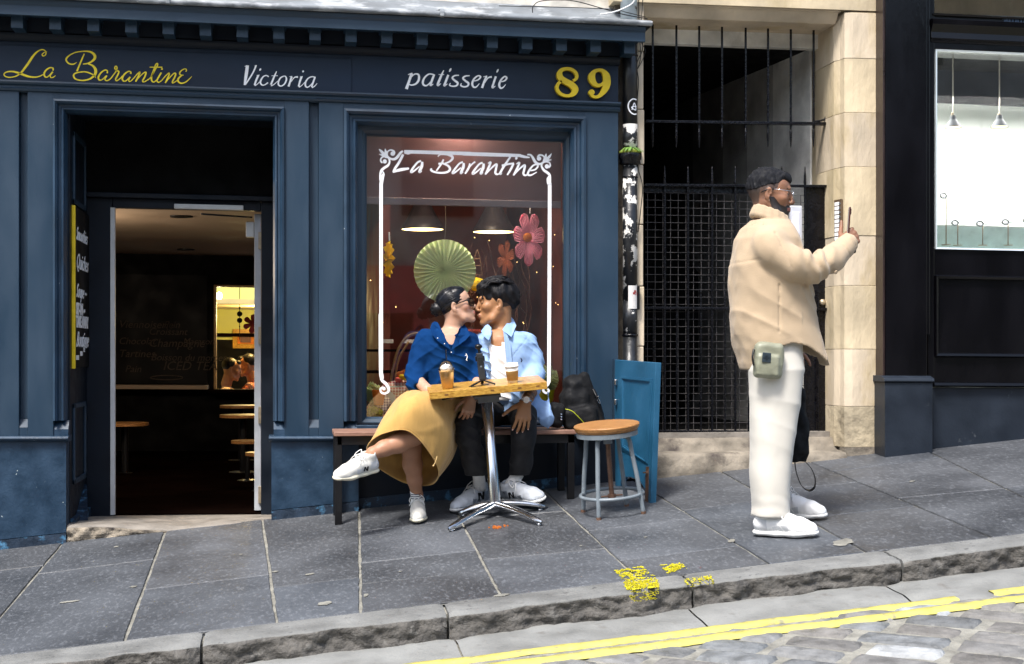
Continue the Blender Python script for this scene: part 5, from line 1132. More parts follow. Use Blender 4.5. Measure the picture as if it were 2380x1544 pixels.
c = tp(-.02, -.09, 2 * HT)
CM = empty('pocket_camera', c, 'black handheld gimbal camera standing on a mini tripod in the middle of the table', 'camera')
for dx, dy in ((-.07, -.035), (.065, -.025), (.0, .06)):
    p0_, p1_ = c + UPG * .030, c + ex * dx + ey * dy + UPG * .004; d = (p1_ - p0_); s_ = d.cross(UPG).normalized(); MB().obox((p0_ + p1_) / 2, d * .5, s_ * .008, UPG * .0035).build('tripod_leg', M['blackplastic'], CM, bevel=.001)
tilt = (UPG - ex * .04).normalized(); b0_ = c + UPG * .03
MB().obox(b0_ + tilt * .075, ex * .0185, ey * .012, tilt * .075).build('handle', mat('camera_body', (.02, .022, .026), .45, var=.1), CM, bevel=.005)
MB().obox(b0_ + tilt * .120 - ex * .0, ex * .026, ey * .010, tilt * .014).build('phone_clip', M['blackplastic'], CM, bevel=.003)
MB().obox(b0_ + tilt * .105 - ey * .0125, ex * .013, ey * .0008, tilt * .020).build('screen', mat('dark_screen', (.01, .012, .014), .1, var=0), CM)
MB().lathe(b0_ + tilt * .076 - ey * .013, [(0, .002), (.005, .002), (.005, 0)], 14, -ey).build('button', M['greysteel'], CM)
MB().tube([b0_ + tilt * .15, b0_ + tilt * .172], .007, 10).build('gimbal_arm', M['blackplastic'], CM)
S_ = S().ell(b0_ + tilt * .186, (.021, .016, .0145), k=.004).cone(b0_ + tilt * .172, b0_ + tilt * .186, .008, .010, k=.006); np_mesh('camera_head', *S_.mesh(.0022), M['blackplastic'], CM)
o = MB().tube(catmull([tp(-.10, -.12, 2 * HT + .003), tp(-.06, -.135, 2 * HT + .004), tp(-.02, -.12, 2 * HT + .004), tp(.01, -.10, 2 * HT + .003)], 5), .004, 6, flat=.5).build('wrist_strap', M['blackplastic'], None)
tag(o, 'thin black wrist strap lying on the table below the pocket camera', 'strap')
# ================================================================== STOOL
feet = [gr(1375, 1211), gr(1495, 1200), gr(1477, 1177), gr(1361, 1188)]
sb = [sum(f[i] for f in feet) / 4 for i in range(3)]; sb = (sb[0] + .0, sb[1] + .02, gz(sb[0], sb[1] + .02))
ST_ = empty('stool', sb, 'industrial stool with round oak seat, grey tube legs and rusty screw beside the teal shutter', 'stool')
HS = .492
MB().lathe(gloc(sb, 0, 0, 0), [(0, HS - .036), (.166, HS - .036), (.176, HS - .022), (.181, HS - .006), (.178, HS), (0, HS + .001)], 44, UPG).build('seat', M['stoolwood'], ST_, smooth=False, bevel=.002)
MB().lathe(gloc(sb, 0, 0, 0), [(.150, HS - .062), (.168, HS - .062), (.168, HS - .037), (.150, HS - .037)], 40, UPG).build('seat_ring', M['greysteel'], ST_)
for k, a in enumerate((-122, -32, 58, 148)):
    a = math.radians(a - 6); cx_, cy_ = math.cos(a), math.sin(a)
    pts = catmull([gloc(sb, cx_ * r, cy_ * r, h) for r, h in ((.02, HS - .066), (.08, HS - .066), (.118, HS - .072), (.132, HS - .10), (.139, HS - .16), (.160, .2), (.182, .0))], 6)
    MB().tube(pts, .0125, 12).build('leg', M['greysteel'], ST_, smooth=True)
    p = gloc(sb, cx_ * .182, cy_ * .182, 0); MB().lathe(p, [(.0135, 0), (.0135, .014)], 12, UPG).build('foot_cap', M['rust'], ST_)
MB().tube([gloc(sb, .171 * math.cos(2 * math.pi * k / 40), .171 * math.sin(2 * math.pi * k / 40), .105) for k in range(40)], .010, 10, closed=True).build('foot_ring', M['greysteel'], ST_, smooth=True)
prof = []; h = .10
while h < .42: prof += [(.0125, h), (.0152, h + .0035), (.0125, h + .007)]; h += .008
MB().lathe(gloc(sb, 0, 0, 0), prof, 16, UPG).build('screw', M['rust'], ST_, smooth=True)
MB().lathe(gloc(sb, 0, 0, 0), [(.024, .385), (.024, HS - .05), (.03, HS - .045)], 18, UPG).build('hub', M['greysteel'], ST_, smooth=True)
MB().lathe(gloc(sb, 0, 0, 0), [(.022, .085), (.022, .105)], 6, UPG).tube([gloc(sb, -.06, .0, .095), gloc(sb, .06, .0, .095)], .005, 8).build('screw_handle', M['rust'], ST_)
# ================================================================== TEAL SHUTTER
A_ = Vector(gr(1429, 1130)); B_ = Vector(gr(1515, 1171)); dAB = Vector((B_.x - A_.x, B_.y - A_.y, 0)).normalized(); nn_ = Vector((dAB.y, -dAB.x, 0))
if nn_.dot(Vector((CX, CY, 0)) - A_) < 0: nn_ = -nn_
nl = (nn_ + Vector((0, 0, .03))).normalized()
SHU = empty('shutter_board', tuple(B_), 'weathered teal blue panelled shutter board standing out from the wall behind the stool', 'shutter')
def sp(px, py, off=0): return onplane(px, py, A_ + nl * off, nl)
outl = [(1427, 836), (1524, 843), (1512, 1171), (1500, 1169), (1499, 1138), (1488, 1120), (1466, 1109), (1448, 1110), (1442, 1122), (1440, 1133), (1430, 1130)]
MB().prism([sp(*p) for p in outl], nl * -.034).build('board', M['teal'], SHU, bevel=.003)
mb = MB()
def pnl(x0, y0, x1, y1, x2, y2, x3, y3, w, off):
    return [(x0, y0), (x1, y1), (x2, y2), (x3, y3)]
Q = [(1439, 874), (1516, 881), (1504, 1078), (1440, 1043)]
def inset(Q, w):
    c = (sum(q[0] for q in Q) / 4, sum(q[1] for q in Q) / 4); o = []
    for x, y in Q: o.append((x + w * (1 if x < c[0] else -1), y + w * (1 if y < c[1] else -1)))
    return o
for w0, w1_, off in ((0, 3, .006), (3.2, 6, .010), (6.2, 9, .004)):
    a, b = inset(Q, w0), inset(Q, w1_)
    for k in range(4): mb.prism([sp(*a[k], off), sp(*a[(k + 1) % 4], off), sp(*b[(k + 1) % 4], off), sp(*b[k], off)], nl * -(off - .0005))
mb.build('panel_moulding', M['teal'], SHU)
MB().prism([sp(1501, 1085, .004), sp(1507, 1085, .004), sp(1505, 1170, .004), sp(1499, 1170, .004)], nl * -.0035).tube([sp(1496, 1099, .012), sp(1504, 1098, .012)], .005, 8).build('bolt', M['rust'], SHU)
for y in (889, 935):
    MB().obox(sp(1431, y, .008), dAB * .012, nl * .008, (0, 0, .018)).lathe(sp(1431, y, .012), [(.009, -.016), (.009, .016)], 10).build('hinge', M['steel'], SHU, bevel=.002)
mb = MB(); mb.prism([sp(1419, 838, -.02), sp(1428, 835, .004), sp(1427, 1020, .004), sp(1420, 1010, -.02)], nl * -.02); mb.build('side_strip', M['navy'], SHU)
# litter
rnd = random.Random(3)
def litter(px, py, label, m, s_=.03):
    c = Vector(gr(px, py)) + Vector((0, 0, .012)); mb = MB(); rows = []
    for i in range(5): rows.append([c + Vector(((i - 2) * s_ / 2, (j - 2) * s_ / 3, rnd.uniform(-.008, .014))) for j in range(5)])
    mb.grid(rows); return tag(mb.build('litter', m, None), label, 'litter')
litter(1531, 1107, 'crumpled pink wrapper lying on the pavement behind the teal shutter', mat('pink_wrapper', (.75, .4, .45), .5, var=.3, scale=50))
litter(1462, 1118, 'white scrap of paper lying on the pavement under the teal shutter', M['white_letter'], .04)
# ================================================================== BACKPACK ON THE BENCH
def bp(px, py, Y): return at(px, py, Y)
zs_ = zB
S_ = S()
S_.box(bp(1337, 950, -.22), (.088, .085, .115), rotm(0, -6, 0), rnd=.06, k=.03).ell(bp(1336, 893, -.2), (.072, .075, .055), k=.04).box(bp(1350, 972, -.30), (.10, .055, .065), rotm(-8, -8, 0), rnd=.04, k=.02)
S_.box(bp(1292, 965, -.30), (.042, .05, .07), rotm(10, 6, 0), rnd=.03, k=.012).cone(bp(1356, 878, -.23), bp(1392, 965, -.25), .032, .026, k=.02).cone(bp(1385, 960, -.25), bp(1398, 985, -.28), .03, .022, k=.02)
S_.disp = lambda P: nz(P, 38, 2) * .0045 + np.abs(nz(P, 20, 5)) * -.006 + nz(P * np.array([1, 1, .4], np.float32), 90, 1) * .0015
BPK = np_mesh('backpack', *S_.mesh(.005), mat('black_nylon', (.003, .0034, .0045), .8, var=.2, scale=20, bump=.6, bscale=30, bdist=.008, spec=.25), None)
tag(BPK, 'black nylon backpack slumped on the right end of the bench by the wall', 'backpack')
def onb(px, py, Y): return at(px, py, Y)
MB().tube(catmull([onb(1314, 951, -.382), onb(1330, 956, -.386), (onb(1345, 970, -.378)), onb(1358, 984, -.36)], 5), .0022, 6).build('zip', M['lime'], BPK)
mb = MB(); mb.tube([onb(1386, 921, -.30), onb(1391, 921, -.30), onb(1391, 927, -.30), onb(1386, 927, -.30)], .0022, 6, closed=True); mb.tube([onb(1388, 929, -.30), onb(1391, 936, -.30), onb(1395, 938, -.30), onb(1394, 931, -.30), onb(1390, 928, -.30)], .0020, 6, closed=True); mb.build('buckle', M['chrome'], BPK)
MB().tube(catmull([onb(1380, 905, -.27), onb(1388, 922, -.30), onb(1396, 945, -.29), onb(1404, 978, -.29)], 5), .008, 8, flat=.4).build('strap', M['blackplastic'], BPK)
mb = MB()
for y in (962, 968, 974): mb.tube([onb(1303, y, -.366), onb(1306, y + 2, -.366)], .003, 6)
mb.build('buckle', M['chrome'], BPK)
# ================================================================== MENU BOARDS on the reveals
def onx(px, py, X_):
    dx, dy, dz = ray(px, py); t = (X_ - CX) / dx; return (X_, CY + dy * t, CZ + dz * t)
bX = xl + .020
q0, q1 = onx(175, 480, bX), onx(175, 855, bX); qe = onx(208, 700, bX)
y0, y1, z0, z1 = q0[1], qe[1], q1[2], q0[2]
MBD = empty('menu_board', (bX, (y0 + y1) / 2, z0), 'tall black menu board with white script lettering and yellow frame on the left doorway reveal', 'menu board')
MB().box(xl + .002, bX, y0, y1, z0, z1).build('board', M['chalk'], MBD, bevel=.001)
MB().box(xl + .001, bX + .003, y0 - .022, y0 - .0005, z0 - .006, z1 + .006).build('frame', mat('yellow_frame', (.70, .50, .01), .4, var=.12, scale=30), MBD, bevel=.004)
mb = MB(); xx = bX + .001; W_ = y1 - y0
def rt(s, v, h, sh, wgt=.0, sx_=1.0, u0=.03):
    mb = MB(); text_on(mb, s, h, (xx, y0 + u0, z0 + (z1 - z0) * v), (0, 1, 0), (0, .12 if sh else 0, 1), sh, wgt, sx_); mb.build('lettering', M['white_letter'], MBD)
rt('Smoothies', .80, .115, .5, .0, .95); rt('Quiches', .62, .135, .5, .0, 1.1); rt('Soupe ~', .44, .12, .5, .0, 1.05); rt('SIT-IN ~', .335, .095, 0, .004, 1.1); rt('TAKE AWAY', .255, .095, 0, .004, .95); rt('Boutique', .13, .135, .6, .0, 1.05); rt('PLEASE', .05, .035, 0, .002); rt('MIND', .075, .035, 0, .002, 1, .2); rt('THE', .10, .035, 0, .002, 1, .33); rt('STEP', .125, .035, 0, .002, 1, .42)
MBR = empty('menu_board', (xr - .03, .45, z0), 'second menu board seen edge on as a yellow sliver on the right doorway reveal', 'menu board')
MB().box(xr - .005, xr - .002, y0, y1, z0, z1).build('board', M['chalk'], MBR); MB().box(xr - .006, xr - .001, y0 - .022, y0 - .0005, z0 - .006, z1 + .006).build('frame', M['yellow_num'], MBR, bevel=.004)
RH = onx(212, 952, xl + .02); MB().tube([(xl + .02, RH[1] + .028 * math.cos(a), RH[2] + .028 * math.sin(a)) for a in [2 * math.pi * k / 20 for k in range(20)]], .005, 6, closed=True).build('ring_handle', M['blackiron'], CAFE, smooth=True)
# ================================================================== INSIDE THE SHOP WINDOW
def W2(px, py, Y): return at(px, py, Y)
# roller blind
xa, xb_ = fx(845, .24), fx(1304, .24); ztb = at(1000, 322, .24)[2]
mb = MB(); za = at(860, 474, .24)[2]; zb3 = at(1300, 484, .24)[2]
mb.prism([(xa, .24, za), (xb_, .24, zb3), (xb_, .24, ztb + .2), (xa, .24, ztb + .2)], (0, .004, 0)); BL = mb.build('roller_blind', M['blind'], None); tag(BL, 'dusty mauve roller blind pulled part way down inside the cafe window', 'blind')
mb = MB(); mb.prism([(xa, .232, za - .002), (xb_, .232, zb3 - .002), (xb_, .232, zb3 + .042), (xa, .232, za + .042)], (0, .02, 0)); mb.build('hem_bar', mat('mauve_hem', (.33, .27, .28), .7, var=.08), BL, bevel=.004)
point('window_fill_light', (-.3, .29, at(1000, 330, .3)[2] + .12), 42, .1, (1, .86, .66))  # unseen lamp added behind the blind to brighten the paper fan
# window board
bx('window_board', 'benchwood', X['wi'] - .02, X['wr'] + .02, gb - .05, gb - .008, YG + .02, .95)
for i, (px, y0_, y1_, Y) in enumerate(((982, 478, 534, 1.55), (1148, 480, 540, 1.35))):
    c = W2(px, y1_, Y); sc_ = 3332 / ((Y - CY) / math.cos(0) ) ; r = 49.5 / sc_
    LP = empty('pendant_lamp', c, ('left' if i == 0 else 'right') + ' one of the two pewter pendant lamps glowing above the display', 'pendant lamp', 'pendant lamps in the cafe window')
    MB().lathe(c, [(0, .245), (r * .2, .235), (r * .9, .03), (r * .985, .001), (r * 1.0, 0), (r * 1.0, .008), (r * .92, .035), (r * .72, .08), (r * .45, .12), (r * .30, .15), (r * .26, .24), (r * .12, .26)], 36).build('shade', M['lampshade'], LP, smooth=True)
    MB().lathe(c, [(r * .98, .002), (r * .9, .03), (r * .7, .07), (0, .10)], 32).build('shade_lining', M['lamp_in'], LP, smooth=True)
    MB().tube([(c[0], c[1], c[2] + .25), (c[0], c[1], c[2] + 1.3)], .004, 6).build('flex', M['blackplastic'], LP)
    point('pendant_light', (c[0], c[1], c[2] + .035), 10, .028, (1, .72, .4))
# pleated paper rosettes
def rosette(c, r, n, name, m, depth=.012, nrm=(0, -1, 0), petals=None, m2=None, label='', cat='paper decoration', group=None, wx=1.0):
    az = Vector(nrm).normalized(); ax = Vector((0, 0, 1)).cross(az).normalized(); ay = az.cross(ax); c = Vector(c); mb = MB(); N_ = n * 2; vs = [c]
    for ring_ in (.10, .5, 1.0):
        for k in range(N_):
            a = 2 * math.pi * k / N_; rr = r * ring_
            if petals and ring_ == 1.0: rr *= .70 + .30 * abs(math.cos(a * petals / 2)) ** .5
            d = depth * (1 if k % 2 else -1) * (.25 + .75 * ring_)
            vs.append(c + ax * math.cos(a) * rr * wx + ay * math.sin(a) * rr + az * d)
    fs = [(0, 1 + k, 1 + (k + 1) % N_) for k in range(N_)]
    for q in (0, 1): fs += [(1 + q * N_ + k, 1 + (q + 1) * N_ + k, 1 + (q + 1) * N_ + (k + 1) % N_, 1 + q * N_ + (k + 1) % N_) for k in range(N_)]
    mb.add(vs, fs); o = mb.build(name, m, None); o2 = o.modifiers.new('thick', 'SOLIDIFY'); o2.thickness = .001; return tag(o, label, cat, group)
R1 = rosette(W2(1034, 630, .36), .197, 36, 'paper_fan', M['paper_green'], .011, (.05, -1, .0), label='large pleated pale green paper fan hanging behind the kissing couple')
MB().tube([W2(1034, 556, .35), W2(1036, 520, .35), W2(1034, 380, .35)], .0015, 5).build('thread', M['brass'], R1)
def petal_flower(c, r, name, m, n, label, wx=1, wz=1.0, rot=0, col_c=None):
    az = Vector((.0, -1, .0)); c = Vector(c); mb = MB(); 
    for q in range(n):
        a0 = rot + 2 * math.pi * q / n; L_ = r * 1.0; W0 = math.pi / n * 1.05; rows = []
        for i in range(9):
            t = i / 8; rad = L_ * t; half = (.285 * r) * math.sin(min(1, t * 1.0) * math.pi * .60 + .08) * (1 if t < .82 else math.sqrt(max(0, 1 - ((t - .82) / .19) ** 2))); row = []
            for j in range(13):
                s_ = -1 + 2 * j / 12; x = math.cos(a0) * rad - math.sin(a0) * half * s_; z = math.sin(a0) * rad + math.cos(a0) * half * s_; row.append(c + Vector((x * wx, -.012 * math.sin(t * 2.5) + (.006 if j % 2 else -.004) * t + q * .0015, z * wz)))
            rows.append(row)
        mb.grid(rows)
    o = mb.build(name, m, None); return tag(o, label, 'paper decoration')
F1 = petal_flower(W2(1229, 556, .40), .172, 'paper_flower', M['paper_pink'], 7, 'big pink paper flower with a yellow heart hanging at the right of the window', .60, 1.0, .2)
MB().lathe(W2(1226, 552, .375), [(.0, .004), (.014, .003), (.03, 0)], 14, (0, -1, 0)).build('heart', M['paper_orange'], F1)
MB().tube([W2(1232, 497, .40), W2(1232, 480, .4)], .002, 5).build('thread', M['white_letter'], F1)
o = rosette(W2(903, 603, .34), .115, 12, 'paper_flower', M['paper_yellow'], .012, (-.98, -.2, 0), petals=8, label='yellow paper flower hanging edge on at the left of the window', wx=1.0); MB().tube([W2(905, 560, .34), W2(904, 540, .34)], .005, 5).build('tab', M['white_letter'], o)
o = petal_flower(W2(1175, 600, 1.0), .125, 'paper_flower', mat('russet_paper', (.22, .06, .025), .8, var=.2, scale=20), 6, 'small dark orange paper flower deep in the window above the dark haired man', .5, 1.0, .3)
mb = MB(); mb.lathe(W2(1110, 662, .5), [(0, .05), (.03, .04), (.05, 0), (.03, -.04), (0, -.05)], 10, (1, 0, .2)); tag(mb.build('paper_lantern', M['paper_yellow'], None), 'yellow pleated paper lantern between the two heads', 'lantern')
mb = MB(); mb.lathe(W2(1099, 778, .45), [(0, .0), (.05, 0), (.055, .02), (.05, .035), (0, .035)], 18); tag(mb.build('macaron', M['salmon'], None), 'coral pink macaron tower tip between the two shirts', 'macaron')
mb = MB(); mb.tube([W2(1109, 580, 1.3)] + [W2(1109 + dx, y, 1.3) for dx, y in ((-6, 600), (-10, 625), (-13, 660), (-17, 700))], .004, 5); mb.tube([W2(1109, 580, 1.3)] + [W2(1109 + dx, y, 1.3) for dx, y in ((6, 600), (10, 625), (13, 660), (17, 700))], .004, 5)
for y, w in ((602, 6), (618, 9), (640, 12), (660, 14), (680, 16)): mb.tube([W2(1109 - w, y, 1.3), W2(1109 + w, y, 1.3)], .004, 5)
tag(mb.build('bird_cage', M['rust'], None), 'thin dark wire cage ornament below the right pendant lamp', 'ornament')
# fairy lights / twigs
mb = MB(); rnd = random.Random(12)
for k in range(16):
    px, y = rnd.uniform(1085, 1290), 760; P = [W2(px, 790, 1.2)]
    for j in range(6): px += rnd.uniform(-14, 14); y -= rnd.uniform(18, 42); P.append(W2(px, y, 1.2 + rnd.uniform(-.05, .05)))
    mb.tube(catmull(P, 3), [.004 * (1 - i / (len(P) * 3)) + .001 for i in range(len(catmull(P, 3)))], 5)
TW = mb.build('twig_branches', mat('dark_twigs', (.06, .02, .012), .8, var=.2), None); tag(TW, 'bare dark twigs with tiny fairy lights standing deep in the window', 'twigs')
mb = MB()
for k in range(14): mb.lathe(W2(rnd.uniform(1085, 1300), rnd.uniform(540, 760), 1.15), [(0, .003), (.003, 0), (0, -.003)], 6)
for k in range(3): mb.lathe(W2(rnd.uniform(860, 960), rnd.uniform(620, 760), 1.15), [(0, .004), (.004, 0), (0, -.004)], 6)
mb.build('fairy_lights', mat('fairy_bulb', (1, .7, .2), .5, var=0, emit=(1, .6, .2), estr=3), TW)
# shelf cards seen dimly on the left
SHF = empty('display_cabinet', W2(905, 800, 1.7), 'dim wooden cabinet with two white price cards behind the left of the window', 'cabinet')
for y in (812, 862): MB().box(fx(850, 1.7), fx(1000, 1.7), 1.7, 2.0, at(900, y + 6, 1.7)[2], at(900, y, 1.7)[2]).build('shelf', M['woodfloor'], SHF)
for px in (900, 950): MB().box(fx(px - 12, 1.69), fx(px + 14, 1.69), 1.68, 1.69, at(900, 798, 1.69)[2], at(900, 789, 1.69)[2]).build('price_card', M['greypaint'], SHF)
# basket with gingham cloth
def gingham(name, c1, c2, s_):
    m = bpy.data.materials.new(name); m.use_nodes = True; nt = m.node_tree; N = nt.nodes; L = nt.links; b = N['Principled BSDF']; tc = N.new('ShaderNodeTexCoord'); sep = N.new('ShaderNodeSeparateXYZ'); L.new(tc.outputs['Object'], sep.inputs[0]); out = []
    for ax in (0, 2):
        a = N.new('ShaderNodeMath'); a.operation = 'MULTIPLY'; a.inputs[1].default_value = s_; L.new(sep.outputs[ax], a.inputs[0]); f = N.new('ShaderNodeMath'); f.operation = 'FRACT'; L.new(a.outputs[0], f.inputs[0]); g = N.new('ShaderNodeMath'); g.operation = 'GREATER_THAN'; g.inputs[1].default_value = .5; L.new(f.outputs[0], g.inputs[0]); out.append(g)
    ad = N.new('ShaderNodeMath'); ad.operation = 'ADD'; L.new(out[0].outputs[0], ad.inputs[0]); L.new(out[1].outputs[0], ad.inputs[1]); dv = N.new('ShaderNodeMath'); dv.operation = 'MULTIPLY'; dv.inputs[1].default_value = .5; L.new(ad.outputs[0], dv.inputs[0])
    mi = N.new('ShaderNodeMix'); mi.data_type = 'RGBA'; L.new(dv.outputs[0], mi.inputs[0]); mi.inputs[6].default_value = (*c1, 1); mi.inputs[7].default_value = (*c2, 1); L.new(mi.outputs[2], b.inputs['Base Color']); b.inputs['Roughness'].default_value = .8; return m
gm = gingham('red_gingham', (.75, .68, .66), (.35, .02, .04), 55); gb2 = gingham('blue_gingham', (.72, .70, .70), (.10, .09, .2), 60)
yb_ = .42
BK = empty('wicker_basket', W2(935, 925, yb_), 'cane handled basket lined with red gingham in the window behind the woman in blue', 'basket')
MB().tube(catmull([W2(x, y, yb_) for x, y in ((908, 895), (913, 860), (925, 815), (945, 785), (970, 775), (1000, 780), (1020, 810))], 6), .009, 8).build('handle', M['wicker'], BK, smooth=True)
MB().tube(catmull([W2(x, y, yb_ + .03) for x, y in ((917, 895), (921, 860), (929, 830), (950, 795))], 6), .007, 8).build('handle_splint', M['wicker'], BK, smooth=True)
S_ = S(); S_.ell(W2(930, 905, .36), (.12, .09, .055), k=.01); S_.disp = lambda P: nz(P, 40, 3) * .009
np_mesh('gingham_cloth', *S_.mesh(.005), gm, BK)
mb = MB(); 
for (x, y, r_, m) in (): pass
for (px, py, m_, r_) in ((926, 883, M['salmon'], .022), (935, 876, M['paper_yellow'], .022), (945, 880, M['lime'], .02)): MB().lathe(W2(px, py, .30), [(0, .012), (r_ * .8, .012), (r_, .005), (r_ * .8, 0), (r_, -.005), (r_ * .8, -.012), (0, -.012)], 16, (.1, -.2, 1)).build('macaron', m_, BK, smooth=True)
S_ = S(); S_.box(W2(948, 867, .4), (.07, .02, .03), rotm(0, -25, 0), rnd=.01, k=.01); S_.disp = lambda P: nz(P, 60, 1) * .005; np_mesh('foil_parcel', *S_.mesh(.005), M['orange'], BK)
BXb = MB().box(fx(901, .28), fx(950, .28), .28, .40, W2(920, 985, .28)[2], W2(920, 897, .28)[2]); PB = BXb.build('gift_box', M['skybox'], None, bevel=.003); tag(PB, 'pale blue gift box with a small window standing in the shop window', 'box')
MB().box(fx(918, .279), fx(932, .279), .276, .2795, W2(920, 927, .28)[2], W2(920, 913, .28)[2]).build('box_window', gm, PB)
S_ = S(); S_.ell(W2(893, 935, .30), (.05, .04, .05), k=.01).ell(W2(886, 952, .27), (.04, .03, .03), k=.02); S_.disp = lambda P: nz(P, 50, 8) * .008; tag(np_mesh('gingham_napkin', *S_.mesh(.005), gb2, None), 'dark blue gingham napkin bunched beside the orange pot', 'napkin')
PO = MB().lathe(W2(880, 942, .24), [(0, 0), (.028, 0), (.046, .095), (.042, .095), (.0, .09)], 28).build('flower_pot', M['orange'], None, smooth=False); tag(PO, 'plain orange pot low in the left corner of the window', 'pot')
PL = MB().lathe(W2(1270, 938, .26), [(0, -.02), (.035, -.02), (.052, .085), (.047, .085), (0, .08)], 28).build('flower_pot', M['lime'], None); tag(PL, 'lime green pot holding pale paper leaves in the right corner of the window', 'pot')
def paper_plant(px, py, Y, n, h, w, label, seed, m):
    rnd = random.Random(seed); mb = MB(); c = Vector(W2(px, py, Y))
    for k in range(n):
        dx = rnd.uniform(-1, 1); top = c + Vector((dx * w, rnd.uniform(-.04, .04), h * rnd.uniform(.6, 1.1) * (1 - abs(dx) * .25))); base = c + Vector((dx * w * .4, rnd.uniform(-.02, .02), 0)); N_ = 16; rows = []
        for i in range(N_ + 1):
            t = i / N_; p = base.lerp(top, t); ww = .034 * math.sin(math.pi * min(1, t * .85 + .12)) + .003; z = (.009 if i % 2 else -.009); rows.append([p + Vector((-ww, z, .008)), p + Vector((-ww * .5, -z, 0)), p + Vector((0, -.006 + z, .0)), p + Vector((ww * .5, -z, 0)), p + Vector((ww, z, .008))])
        mb.grid(rows)
    return tag(mb.build('paper_plant', m, None), label, 'paper plant')
paper_plant(1276, 915, .27, 8, .20, .06, 'zigzag folded pale green paper leaves rising from the lime pot', 1, M['paper_green2'])
paper_plant(866, 935, .26, 8, .13, .045, 'pale green paper leaves at the left edge of the window', 2, M['paper_green2'])
S_ = S(); S_.ell(W2(870, 958, .26), (.055, .05, .032), k=.01); S_.disp = lambda P: nz(P, 130, 3) * .008 + nz(P, 260, 1) * .004; tag(np_mesh('moss_ball', *S_.mesh(.003), mat('bright_moss', (.30, .40, .02), .9, var=.5, scale=70), None), 'mound of bright green moss in the bottom left corner of the window', 'moss')
S_ = S(); S_.ell(W2(866, 940, .30), (.03, .03, .03), k=.01); S_.disp = lambda P: nz(P, 160, 6) * .008; tag(np_mesh('succulent', *S_.mesh(.003), mat('dark_green', (.03, .09, .03), .6, var=.3, scale=60), None), 'dark green succulent behind the bright moss mound', 'plant')
# tables and stools inside the cafe
def round_top(px, py, Y, r, h, lab, cat, g, leg=True):
    c = W2(px, py, Y); o = empty('cafe_table' if cat == 'table' else 'bar_stool', (c[0], c[1], zfl), lab, cat, g)
    MB().lathe(c, [(0, -.012), (r, -.012), (r, .012), (0, .012)], 30).build('top' if cat == 'table' else 'seat', M['stoolwood'], o)
    MB().tube([(c[0], c[1], c[2] - .012), (c[0], c[1], zfl + .01)], .03 if cat == 'table' else .02, 10).build('post', M['blackplastic'], o); MB().lathe((c[0], c[1], zfl), [(r * .7, .001), (r * .6, .02), (0, .03)], 24).build('foot', M['blackplastic'], o)
round_top(565, 967, 4.0, .20, .5, 'round wooden table top just inside the cafe, nearest the door edge', 'table', None); round_top(575, 1027, 3.2, .13, .4, 'round wooden stool seat standing low below the nearer table', 'stool', None)
round_top(608, 1055, 2.3, .12, .4, 'round wooden stool seat half hidden behind the open door edge', 'stool', None); round_top(290, 986, 4.0, .2, .5, 'round wooden table top dimly seen at the left of the cafe', 'table', None); round_top(560, 945, 5.4, .2, .5, 'furthest round wooden table top by the counter ledge', 'table', None)
GL = empty('hanging_garland', W2(557, 670, YB + .7), 'string of dark paper discs hanging in the hatch opening', 'garland'); MB().tube([W2(557, 668, YB + .7), W2(557, 790, YB + .7)], .004, 5).build('string', M['blackplastic'], GL)
for y, w in ((702, 6), (716, 2), (730, 6), (745, 6), (759, 1.5)): MB().lathe(W2(557, y, YB + .7), [(0, .004), (w * .005, .004), (w * .005, 0), (0, 0)], 16, (0, -1, 0)).build('disc', M['dark'], GL)
petal_flower(W2(587, 753, YB + .6), .13, 'paper_flower', mat('dark_red_paper', (.18, .01, .01), .7, var=.1), 6, 'dark red paper flower hanging in the hatch beside the picture', .8, .8, .4)
# ================================================================== LAMPS AND STANDS IN THE JEWELLER'S WINDOW
Yj = .35
for k, (px, y0_, y1_, y2_, wr_) in enumerate(((2215, 121, 263, 297, 18), (2323, 124, 265, 296, 19), (2431, 126, 267, 299, 19))):
    c = at(px, y2_, Yj); o = empty('display_lamp', c, ('first', 'second', 'third')[k] + ' from the left of the silver cone lamps hanging on rods in the jeweller window', 'lamp', 'cone lamps in the jeweller window')
    r = wr_ / 3332 * 9.6
    MB().lathe(c, [(0, .072), (r * .25, .068), (r * .30, .045), (r * .97, .004), (r * 1.05, .002), (r * 1.05, 0), (r * .42, .052), (r * .34, .08), (.0, .082)], 26, (0, 0, 1)).build('shade', M['gunmetal'], o, smooth=False)
    MB().lathe(c, [(r * .9, .003), (r * .3, .05), (0, .05)], 20).build('shade_lining', M['lamp_in'], o)
    z1 = at(px, y1_, Yj)[2]; z0 = at(px, y0_, Yj)[2]; MB().tube([(c[0], c[1], z1), (c[0], c[1], z0 + .25)], .0045, 8).build('rod', mat('pale_rod', (.6, .56, .48), .35, metal=.4, var=0), o)
    MB().lathe((c[0] - .004, c[1], z1 - .012), [(.0, .02), (.010, .012), (.010, -.006), (0, -.012)], 12).build('joint', M['brass'], o)
rnd = random.Random(6); Yj = .26
